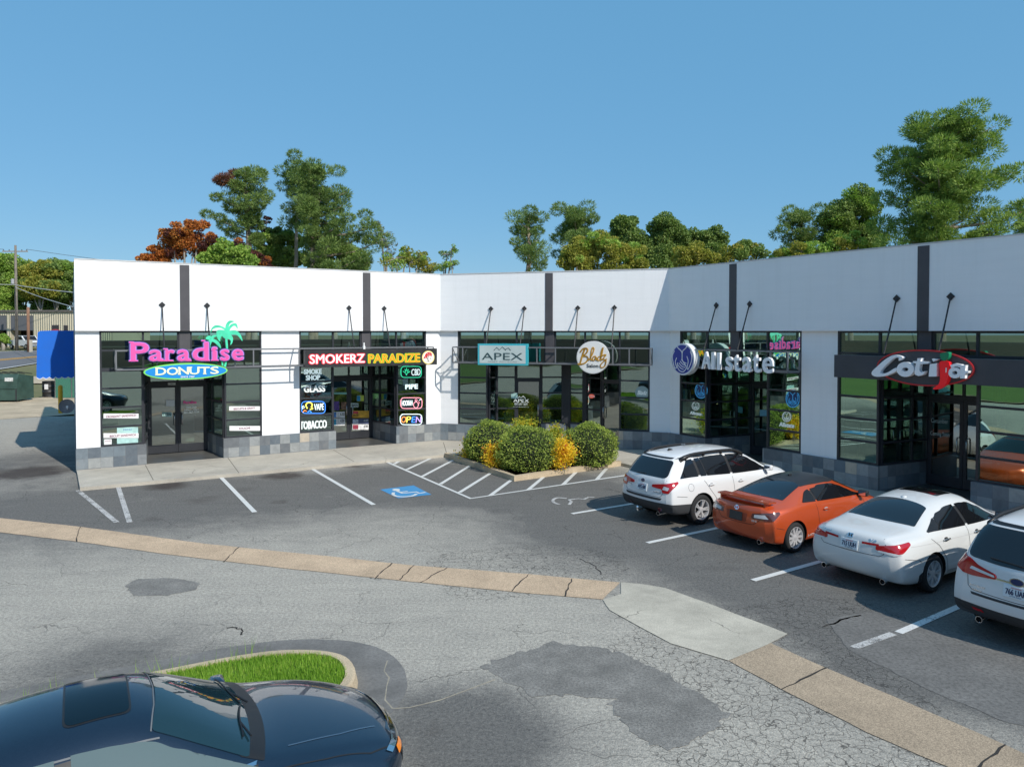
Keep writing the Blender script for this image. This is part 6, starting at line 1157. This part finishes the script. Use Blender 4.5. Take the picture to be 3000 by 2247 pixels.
c.decal('cowl_panel',[(1.140,-0.735),(1.184,-0.551),(1.215,-0.367),(1.234,-0.184),(1.240,0.000),(1.234,0.184),(1.215,0.367),(1.184,0.551),(1.140,0.735),(0.960,0.700),(1.004,0.525),(1.035,0.350),(1.054,0.175),(1.060,0.000),(1.054,-0.175),(1.035,-0.350),(1.004,-0.525),(0.960,-0.700)],'top',BLK,.004,r=.02,step=.04)
c.decal('windscreen',[(1.030,-0.710),(1.069,-0.532),(1.098,-0.355),(1.114,-0.177),(1.120,0.000),(1.114,0.177),(1.098,0.355),(1.069,0.532),(1.030,0.710),(0.370,0.525),(0.396,0.394),(0.415,0.263),(0.426,0.131),(0.430,0.000),(0.426,-0.131),(0.415,-0.263),(0.396,-0.394),(0.370,-0.525)],'top',WSG,.006,r=.03,step=.045)
c.decal('rear_window',[(-1.750,-0.620),(-1.781,-0.465),(-1.802,-0.310),(-1.816,-0.155),(-1.820,0.000),(-1.816,0.155),(-1.802,0.310),(-1.781,0.465),(-1.750,0.620),(-0.900,0.500),(-0.878,0.375),(-0.862,0.250),(-0.853,0.125),(-0.850,0.000),(-0.853,-0.125),(-0.862,-0.250),(-0.878,-0.375),(-0.900,-0.500)],'top',CGL,.006,r=.04,step=.045)
c.sideglass(-1.55,1.12,[(-1.14,-1.10,.05),(-.16,-.22,.10)],rear=.40,chrome=CHRM,mat=SGL,trim=.022)
c.decal('sunroof',[(-.20,-.40),(.25,-.37),(.25,.37),(-.20,.40)],'top',TRIM,.0035,r=.07,step=.05); c.decal('sunroof_glass',[(-.185,-.385),(.235,-.355),(.235,.355),(-.185,.385)],'top',M('sunroof_glass',(.004,.012,.02),.10,spec=.28),.006,r=.065,step=.05)
c.line('roof_seam',[(-1.0,-.575),(-.4,-.585),(.25,-.585),(.42,-.57)],'top',.010,M('seam_grey',(.12,.13,.14),.5),.004); c.line('panel_gap',[(.365,-.53),(.405,-.28),(.42,0),(.405,.28),(.365,.53)],'top',.010,MC['seam_grey'],.004,sides=False)
c.line('panel_gap',[(1.22,.80),(1.6,.78),(2.0,.72),(2.22,.60),(2.33,.35),(2.36,0)],'top',.009); c.line('panel_gap',[(-.20,.95),(-.17,.6),(-.16,.25)],-90); c.line('panel_gap',[(1.06,.90),(1.06,.6),(1.0,.28)],-90); c.line('panel_gap',[(-1.45,.93),(-1.2,.7),(-1.02,.4)],-90)
c.line('hood_highlight',[(1.35,.60),(1.8,.52),(2.15,.40)],'top',.014,M('highlight_blue',(.05,.08,.12),.2,coat=1.),.003)  # paler blue strip paints the highlight along the hood crease
c.both('headlamp',[(1.20,.66),(1.28,.76),(1.62,.735),(1.98,.66),(1.95,.60),(1.45,.60)],-45,M('headlamp_black',(.02,.02,.022),.08,coat=1.),off=.010,thick=.02,r=.02); c.both('amber_marker',[(1.16,.64),(1.19,.685),(1.33,.69),(1.33,.65)],-45,AMB,off=.014,r=.012); c.decal('grille',[(-.55,.50),(.55,.50),(.60,.66),(-.60,.66)],0,TRIM,.006,r=.04); c.line('grille_chrome',[(-.66,.70),(-.3,.735),(0,.74),(.3,.735),(.66,.70)],0,.035,CHRM,.010,sides=False)
for y0,y1 in ((-.52,.02),(.05,.60)):
    P=[]
    for i in range(9):
        y=y0+(y1-y0)*i/8; h,n=c.hit(y,1.075+.02*math.sin(i/8*3.14),0); P.append(h+n*.018)
    MB().tube(P,.007,5).tube([P[0]-V((-.06,0,.01)),P[3]],.009,5).build('wiper',BLK,c.root,c.M)
c.mirror(1.05,.80,BLU); c.handle(-.95,.83,CHRM); c.handle(.05,.82,CHRM)
for c in CARS: c.gap.build('panel_gap',SEAM,c.root,c.M)
# ================================================================ vegetation
def unit(n):
    v=nrg.normal(size=(n,3)); return v/np.linalg.norm(v,axis=1)[:,None]
def leaves(C,size,asp=.5,up=None,bias=0.):
    """one diamond leaf per centre"""
    n=len(C); a=unit(n)
    if up is not None: a=a+up*bias; a/=np.linalg.norm(a,axis=1)[:,None]
    b=np.cross(a,unit(n)); b/=np.maximum(np.linalg.norm(b,axis=1),1e-6)[:,None]; s=(size*nrg.uniform(.6,1.35,n))[:,None]
    v=np.stack([C-a*s*.5,C+b*s*asp*.5,C+a*s*.5,C-b*s*asp*.5],1).reshape(-1,3); return v,np.arange(4*n).reshape(n,4)
BARKP=M('pine_bark',(.33,.26,.20),.95,var=.35,vs=2.,bump=.6,bs=14); BARKG=M('grey_bark',(.32,.29,.25),.95,var=.3,vs=2.,bump=.5,bs=14)
PN=leafmat('pine_needles',[(0.061,0.112,0.037),(0.128,0.201,0.055),(0.213,0.299,0.076),(0.317,0.403,0.116)],.25,.5); PNB=leafmat('pine_needles_bright',[(0.067,0.128,0.032),(0.146,0.238,0.051),(0.262,0.366,0.073),(0.390,0.488,0.122)],.28,.45)
PNR=leafmat('dead_needles',[(.12,.05,.03),(.20,.08,.045),(.16,.09,.05)],.2,.6)
OAK=leafmat('oak_leaves',[(0.071,0.125,0.036),(0.142,0.222,0.057),(0.240,0.328,0.086),(0.355,0.427,0.132)],.3,.5); OLV=leafmat('olive_leaves',[(0.134,0.169,0.031),(0.248,0.269,0.045),(0.380,0.358,0.067),(0.493,0.403,0.091)],.35,.5)
RST=leafmat('rust_leaves',[(0.234,0.069,0.024),(0.449,0.137,0.035),(0.624,0.234,0.054),(0.390,0.234,0.058)],.35,.5); LGT=leafmat('light_leaves',[(0.111,0.203,0.034),(0.203,0.335,0.055),(0.335,0.470,0.091),(0.448,0.539,0.134)],.35,.5); MAR_=leafmat('maroon_leaves',[(.05,.02,.02),(.10,.035,.03),(.15,.05,.035)],.3,.6); GRYL=leafmat('grey_leaves',[(.10,.12,.06),(.17,.18,.10),(.24,.23,.16)],.3,.7)
def pine(label,px_,ytop,Y,prof,zlo,mat=PN,trunks=((0,0),),fork=None,dead=None,dens=1.,lean=0.,tr=.3,seed=1,group='pines behind the shops',sz=1.):
    """prof: list of (y pixel, left px, right px) of the crown outline, top first"""
    r=random.Random(seed); s=Y/F; base=at(px_,Y,0); zt=zpx(ytop,Y)-.3; root=thing('pine_tree',label,'pine tree',TR(base.x,base.y,0),group)
    top=V((prof[0][3]*s-px_*s if len(prof[0])>3 else ((prof[0][1]+prof[0][2])/2-px_)*s,0,zt-.4)); mb=MB()
    TP=[]
    for k,(dx,dy) in enumerate(trunks):
        off=dx*s; tp=V((top.x+off*.35,0,zt-.6-k*.9)); pts=[V((off*1.0,dy,-.2)),V((off*.9,dy,zt*.35)),V((off*.7+(tp.x-off)*.3,dy*.6,zt*.65)),tp]
        P=[]
        for i in range(13):
            t=i/12*3; a=min(int(t),2); P.append(pts[a].lerp(pts[a+1],t-a)+V((math.sin(i*1.3+seed)*.06,0,0)))
        mb.tube(P,[tr*(1-.75*i/12)*(1 if k==0 else .8) for i in range(13)],8); TP.append(P)
    zs=[zpx(q[0],Y) for q in prof]; ls=[(q[1]-px_)*s for q in prof]; rs=[(q[2]-px_)*s for q in prof]; z0=zs[-1]
    area=sum((rs[i]-ls[i]+rs[i+1]-ls[i+1])/2*(zs[i]-zs[i+1]) for i in range(len(zs)-1)); nb=int(area*.80*dens/sz**1.4)+9; V0=[];dd=[];clr=[]
    for i in range(nb):
        z=z0+(zt-z0)*((i+.5)/nb)+r.uniform(-.3,.3); z=min(z,zt-.3); xl=np.interp(-z,[-q for q in zs],ls); xr=np.interp(-z,[-q for q in zs],rs); T=TP[i%len(TP)]
        if z<z0+(zt-z0)*.5 and r.random()<.22: continue
        tz=min(T,key=lambda p:abs(p.z-(z-.5))); a=i*2.4+r.uniform(-.4,.4); ca,sa=math.cos(a),math.sin(a); rad=(xr-tz.x if ca>0 else tz.x-xl); dep=max(.6,(xr-xl)*.42)
        L=r.uniform(.62,1.0) if r.random()<.75 else r.uniform(.3,.6)
        e=V((tz.x+ca*max(.2,rad)*L,tz.y+sa*dep*L,z+r.uniform(-.1,.35))); st=V((tz.x,tz.y,min(z-.15*abs(rad)-.3,tz.z+.4)))
        ln_=(e-st).length; md=st.lerp(e,.55)+V((0,0,-.12*ln_*.5)); mb.tube([st,md,e],[.03+.018*ln_,.022+.008*ln_,.012],5,None,False)
        nc=int(ln_*.55/sz)+2
        for j in range(nc):
            t=.42+.58*j/max(1,nc-1); q=st.lerp(e,t)+V((r.gauss(0,.26),r.gauss(0,.26),r.gauss(.02,.14)))*sz; V0.append(tuple(q)); dd.append(1 if dead and dead(q.x/s+px_,q.z) else 0)
    C=np.array(V0); dd=np.array(dd); nt=int(430*sz); ci=np.repeat(np.arange(len(C)),nt); n=len(ci)
    ps=nrg.uniform(.7,1.35,len(C))[ci][:,None]; u_=unit(n); o=u_*(nrg.uniform(.25,1.,n)[:,None]**.45)*np.array([.66,.66,.40])*sz*ps; P=C[ci]+o
    d=u_+np.array([0,0,.35])+nrg.normal(size=(n,3))*.3; d/=np.linalg.norm(d,axis=1)[:,None]; q=np.cross(d,unit(n)); q/=np.linalg.norm(q,axis=1)[:,None]
    ll=(nrg.uniform(.14,.27,n)*sz**.5)[:,None]; ww=(nrg.uniform(.022,.038,n)*sz**.5)[:,None]; v=np.stack([P-q*ww,P+q*ww,P+d*ll],1).reshape(-1,3)
    mb.build('trunk',BARKP,root,smooth=True); tri_obj('crown',v,np.arange(3*n).reshape(n,3),[mat,PNR],root,WM[root.name],dd[ci]); return root
def broad(label,px_,Y,lobes,mat,bark=BARKG,leaf=.2,dens=1.25,name='broadleaf_tree',cat='tree',group='broadleaf trees behind the shops',gap=.0,zb=0.,seed=1,mix=None,stems=1):
    """lobes: (px, py, radius in px) of foliage masses as seen, spread in depth"""
    leaf*=.78; r=random.Random(seed); s=Y/F; b=at(px_,Y,zb); root=thing(name,label,cat,TR(b.x,b.y,zb),group); mb=MB(); Cs=[];ups=[]; mi=[]
    zmin=min(zpx(y,Y) for _,y,_ in lobes)-zb
    fork=V((0,0,max(1.0,zmin*.55))); mb.tube([V((0,0,-.2)),fork*.5+V((.08,0,0)),fork],[.30,.24,.2],8)
    for lx,ly,lr in lobes:
        c=V(((lx-px_)*s,r.uniform(-1,1)*lr*s*.6,zpx(ly,Y)-zb)); R_=lr*s; md=fork.lerp(c,.5)+V((r.uniform(-.3,.3),r.uniform(-.3,.3),-.1*R_)); mb.tube([fork,md,c],[.16,.09,.03],6,None,False)
        R_*=1.12; nsub=max(9,int(17*R_))
        for k in range(nsub):
            u=V(unit(1)[0]); cc=c+V((u.x,u.y*.9,u.z*.8))*R_*r.uniform(.55,.95); rr=R_*r.uniform(.36,.66)
            mb.tube([c,c.lerp(cc,.6),cc],[.035,.02,.008],4,None,False)
            if r.random()<gap: continue
            n=int(dens*34*(rr/leaf)**1.6)+14; p=unit(n); rad=nrg.uniform(.35,1.,n)**.5; p2=p*rad[:,None]*rr*np.array([1,1,.72]); Cs.append(np.array(cc)+p2); ups.append(p); mi.append(np.full(n,1 if mix and r.random()<mix[1] else 0))
    C=np.concatenate(Cs); v,f_=leaves(C,leaf,.62,np.concatenate(ups)+np.array([0,0,.4]),.7); mb.build('trunk',bark,root,smooth=True); tri_obj('crown',v,f_,[mat]+([mix[0]] if mix else []),root,WM[root.name],np.concatenate(mi)); return root
Z7=lambda x,y:(380+x/2.212,440+y/2.212)
pine('tall pine with dead reddish branches on its left side and two close trunks',730,480,58,[(480,700,745),(500,665,775),(540,622,810),(590,606,815),(625,640,795),(660,605,775),(690,640,750)],0,dead=lambda x,z:x<690 and zpx(575,58)<z<zpx(485,58),trunks=((-4,0),(6,.4)),tr=.26,seed=3,dens=.85)
pine('slender tall pine with open crown and bare lower trunk',862,467,60,[(467,850,920),(490,815,930),(530,810,925),(580,820,915),(640,825,885),(665,822,880)],0,trunks=((0,0),),tr=.27,seed=5,dens=.7)
pine('broad leaning pine with forked pale trunk and crown falling to the right',918,474,56,[(474,890,960),(490,900,1000),(530,895,1020),(590,905,1075),(640,925,1120),(690,930,1140),(740,950,1140),(790,960,1130)],0,trunks=((-4,0),(6,.3)),tr=.3,seed=8,dens=1.3)
broad('rust orange autumn tree at the left end of the roofline',545,54,[(515,690,30),(545,665,32),(560,720,40),(500,735,36),(585,655,22),(445,742,22),(430,760,18),(470,768,24),(600,700,26)],RST,leaf=.2,seed=4,mix=(MAR_,.12),gap=.12,group='autumn trees behind the shops')
broad('bright green young pine mass under the dead branched pine',660,50,[(640,745,34),(690,755,36),(610,760,28),(730,765,26),(660,720,22)],LGT,leaf=.22,seed=6)
broad('dark green tree filling the gap between the tall pines',800,62,[(790,720,36),(830,745,40),(770,760,34),(850,700,30),(810,690,24),(880,760,30),(760,700,20)],OAK,leaf=.24,seed=7,mix=(LGT,.3))
broad('maroon leaved sapling poking up between two pines',772,64,[(772,668,17),(785,645,12),(765,690,15)],MAR_,leaf=.17,seed=9,gap=.3,group='autumn trees behind the shops'); broad('brownish red shrub low under the twin trunk pine',745,52,[(700,715,20),(745,745,20),(770,770,22),(790,790,20)],RST,leaf=.18,seed=10,gap=.2,mix=(MAR_,.5),group='autumn trees behind the shops')
broad('dark undergrowth tree behind the forked pine trunk',980,62,[(960,740,36),(1010,750,36),(1050,765,32),(930,770,30),(985,700,26)],OAK,leaf=.24,seed=11,mix=(LGT,.25))
broad('sparse grey tree losing its leaves right of the pines',1130,58,[(1120,690,26),(1135,725,28),(1115,660,14),(1150,760,26)],GRYL,leaf=.13,dens=.28,seed=12,gap=.45)
broad('thin light green tree at the right end of the left roofline',1180,56,[(1160,760,34),(1200,765,30),(1230,755,24),(1190,740,18)],LGT,leaf=.17,seed=13,dens=.5,gap=.3,mix=(OLV,.4)); broad('small olive green tree beside the thin light green tree',1250,58,[(1240,775,26),(1265,785,22)],OLV,leaf=.17,seed=14,dens=.6,gap=.2); broad('wispy tree with upright twigs at the notch of the roofline',1310,55,[(1310,745,20),(1325,730,14),(1300,775,22),(1325,780,18)],OAK,leaf=.15,seed=15,dens=.4,gap=.35,mix=(LGT,.5))
pine('sparse pine with bare twigs left of the central trees',1545,605,62,[(605,1520,1580),(640,1500,1598),(690,1480,1585),(740,1450,1600),(785,1436,1602)],0,trunks=((-4,0),(8,.3)),tr=.24,seed=21,dens=.55)
pine('round topped dark pine behind the central wing',1690,598,66,[(598,1665,1710),(615,1640,1750),(650,1615,1785),(690,1595,1795),(740,1590,1790)],0,tr=.3,seed=22,dens=1.0)
broad('yellowish olive tree over the central wing',1740,55,[(1690,725,38),(1750,712,40),(1800,735,38),(1850,745,34),(1670,765,30),(1870,780,28),(1720,770,36),(1800,780,34)],OLV,leaf=.2,seed=23,mix=(LGT,.2)); broad('dense dark oak left of two others over the roof bend',1835,68,[(1835,665,36),(1850,700,36),(1815,690,26)],OAK,leaf=.24,seed=24)
broad('tall dense dark oak between two others over the roof bend',1945,68,[(1940,670,40),(1975,685,38),(1920,720,40),(1975,730,44),(1950,760,40),(1905,750,28)],OAK,leaf=.24,seed=25); broad('dense dark oak right of two others over the roof bend',2060,68,[(2040,700,34),(2090,695,28),(2080,730,36),(2105,715,20),(2020,740,34)],OAK,leaf=.24,seed=26)
broad('golden olive bush crown peeping over the roof bend',2030,52,[(2000,755,32),(2040,745,34),(2075,758,26)],OLV,leaf=.19,seed=27); broad('low olive green treetop over the shaded wing',2180,56,[(2140,748,30),(2180,735,30),(2220,735,26),(2110,765,24)],OLV,leaf=.19,seed=28,mix=(OAK,.5),gap=.1)
pine('small rounded pine left of the big pine',2340,604,60,[(604,2315,2370),(625,2292,2398),(680,2280,2400),(730,2258,2380),(770,2255,2390)],0,tr=.24,seed=31,dens=1.0)
broad('tall leafy grey green tree between the small and big pines',2490,60,[(2500,585,38),(2530,610,38),(2460,630,42),(2510,660,46),(2450,690,42),(2530,710,44),(2420,650,26),(2540,570,20)],OAK,leaf=.2,seed=32,mix=(LGT,.25),gap=.08)
broad('yellow green treetops along the shaded wing roofline',2400,52,[(2290,755,28),(2340,740,30),(2400,730,34),(2450,720,32),(2500,705,26),(2300,775,26)],OLV,leaf=.18,seed=33,mix=(LGT,.5))
pine('big bright pine towering over the right end of the shops',2755,335,50,[(335,2700,2790),(345,2640,2860),(395,2612,2908),(430,2615,2890),(470,2640,2880),(510,2570,2960),(560,2545,3015),(620,2550,3010),(680,2560,2990),(740,2520,2960)],0,mat=PNB,tr=.42,seed=41,dens=1.25,sz=1.25)
pine('pine crown cut by the right edge beyond the big pine',3060,600,58,[(600,3020,3110),(640,2950,3160),(690,2925,3170),(730,2940,3160)],0,mat=PN,tr=.3,seed=42,dens=1.)
# wood beyond the road, each tree its own
kinds=['bright green full crowned tree','olive green full crowned tree','dark green full crowned tree','mid green full crowned tree','dusty green full crowned tree']
for k,(x,yt,rr,mt) in enumerate([(-120,770,60,OAK),(-10,745,62,LGT),(70,775,56,OAK),(120,770,55,OLV),(165,768,58,OAK),(215,775,55,OLV),(265,790,50,OAK),(25,850,45,LGT),(150,850,50,OAK)]):
    lab=['broad tree beyond the tan building, out past the left pole','tallest bright green tree just left of the utility pole','dark green tree directly behind the utility pole top','olive brown tree right of the utility pole','dark green tree halfway between pole and white wall','brownish green tree nearest the white wall','tree crown half hidden by the white wall','light green lower tree behind the utility pole foot','dark lower tree over the tan building roof'][k]
    broad(lab,x,138+4*(k%3),[(x-rr*.45,yt+rr*.55,rr*.55),(x+rr*.4,yt+rr*.5,rr*.5),(x,yt+rr*.35,rr*.5),(x-rr*.2,yt+rr*1.3,rr*.6),(x+rr*.35,yt+rr*1.35,rr*.55)],mt,leaf=.5,dens=1.1,seed=50+k,group='trees beyond the tan building',zb=2.,mix=(LGT if mt is OAK else OAK,.25))
broad('rounded green shrub by the tan building at the left edge',8,108,[(5,992,14),(18,1000,10),(-8,998,12)],LGT,leaf=.25,seed=70,name='shrub',cat='shrub',group=None,zb=gz(108))
# ---------------------------------------------------------------- planter shrubs
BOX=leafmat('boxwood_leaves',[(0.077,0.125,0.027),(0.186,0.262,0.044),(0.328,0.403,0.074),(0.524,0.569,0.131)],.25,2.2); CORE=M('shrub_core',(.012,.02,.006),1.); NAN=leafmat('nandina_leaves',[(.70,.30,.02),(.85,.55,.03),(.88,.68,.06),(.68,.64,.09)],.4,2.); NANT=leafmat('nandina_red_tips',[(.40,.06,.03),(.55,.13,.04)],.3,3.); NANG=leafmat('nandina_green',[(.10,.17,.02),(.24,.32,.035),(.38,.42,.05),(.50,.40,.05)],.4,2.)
def bush(label,px_,ybase,zc,rx,rz,n,mat,leaf,ry=None,twig=False,name='round_shrub',mix=None,group='clipped round shrubs in the planter',dy=0.):
    b=gr(px_,ybase,.12); ry=ry or rx; b.y+=ry*.75+dy; root=thing(name,label,'shrub',TR(b.x,b.y,.12),group); p=unit(n); p[:,2]=np.where(p[:,2]<-.9,-p[:,2],p[:,2])
    bump=1+.05*np.sin(p[:,0]*7+px_)*np.sin(p[:,1]*6+1)+.04*np.sin(p[:,2]*9+p[:,0]*5); rad=nrg.uniform(.80,1.03,n)*bump; sup=np.power(np.abs(p),.97)*np.sign(p); C=sup*rad[:,None]*np.array([rx,ry,rz])+np.array([0,0,zc])
    C=C[C[:,2]>.02]; p=p[:len(C)]; v,f_=leaves(C,leaf,.6,(C-np.array([0,0,zc]))/np.array([rx,ry,rz]),.55); mi=(nrg.uniform(size=len(f_))<(mix[1] if mix else 0)).astype(int)
    cm=MB(); cm.ball((0,0,zc),(rx*.86,ry*.86,rz*.88),24); cm.tube([(0,0,0),(0,0,zc)],.06,6); cm.build('dark_core',CORE,root,smooth=True); tri_obj('foliage',v,f_,[mat]+([mix[0]] if mix else []),root,WM[root.name],mi); return root  # near-black ball paints the shade inside the shrub, with a stem below
def wp(px_,y0,y1,xw,ybase): # size helper: metres from pixels at the base distance
    Y=gr(px_,ybase,.12).y; return xw*Y/F
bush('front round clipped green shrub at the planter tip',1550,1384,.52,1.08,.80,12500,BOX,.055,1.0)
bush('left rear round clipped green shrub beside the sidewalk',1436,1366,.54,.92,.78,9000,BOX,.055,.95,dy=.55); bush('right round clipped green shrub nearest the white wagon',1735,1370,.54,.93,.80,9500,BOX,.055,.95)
def nandina(label,px_,ybase,h,r_,n,mat,mix,dy=0,group='nandina shrubs in the planter'):
    b=gr(px_,ybase,.12); b.y+=dy; root=thing('nandina_shrub',label,'shrub',TR(b.x,b.y,.12),group); mb=MB(); Cs=[]
    for k in range(max(7,n//110)):
        a=rng.uniform(0,6.28); q=rng.uniform(.1,1)*r_; z=h*rng.uniform(.25,1.) if q<r_*.75 else h*rng.uniform(.15,.7); e=V((math.cos(a)*q,math.sin(a)*q,z)); mb.tube([V((e.x*.25,e.y*.25,0)),e*.55+V((0,0,h*.1)),e],[.012,.009,.004],4,None,False)
        m_=n//max(7,n//110); Cs.append(np.array(e)+nrg.normal(size=(m_,3))*np.array([.13,.13,.10]))
    C=np.concatenate(Cs); C=C[C[:,2]>.02]; v,f_=leaves(C,.085,.42,np.tile([0,0,1.],(len(C),1)),.25); mi=(nrg.uniform(size=len(f_))<mix[1]).astype(int); mb.build('stems',BARKG,root); tri_obj('foliage',v,f_,[mat,mix[0]],root,WM[root.name],mi)
nandina('yellow and orange nandina right of the front round shrub',1651,1378,.92,.23,2900,NAN,(NANT,.08)); nandina('yellow and orange nandina left of the front round shrub',1443,1370,.68,.19,1600,NAN,(NANT,.14)); nandina('small orange nandina at the left tip of the planter',1372,1346,.60,.20,1000,NAN,(NANG,.3),.2)
nandina('tall yellow green nandina rising behind the round shrubs',1530,1350,1.22,.58,4200,NANG,(NAN,.15),1.6); nandina('thin yellow green nandina behind the gap between round shrubs',1632,1345,1.15,.40,1300,NANG,(NAN,.2),1.3)
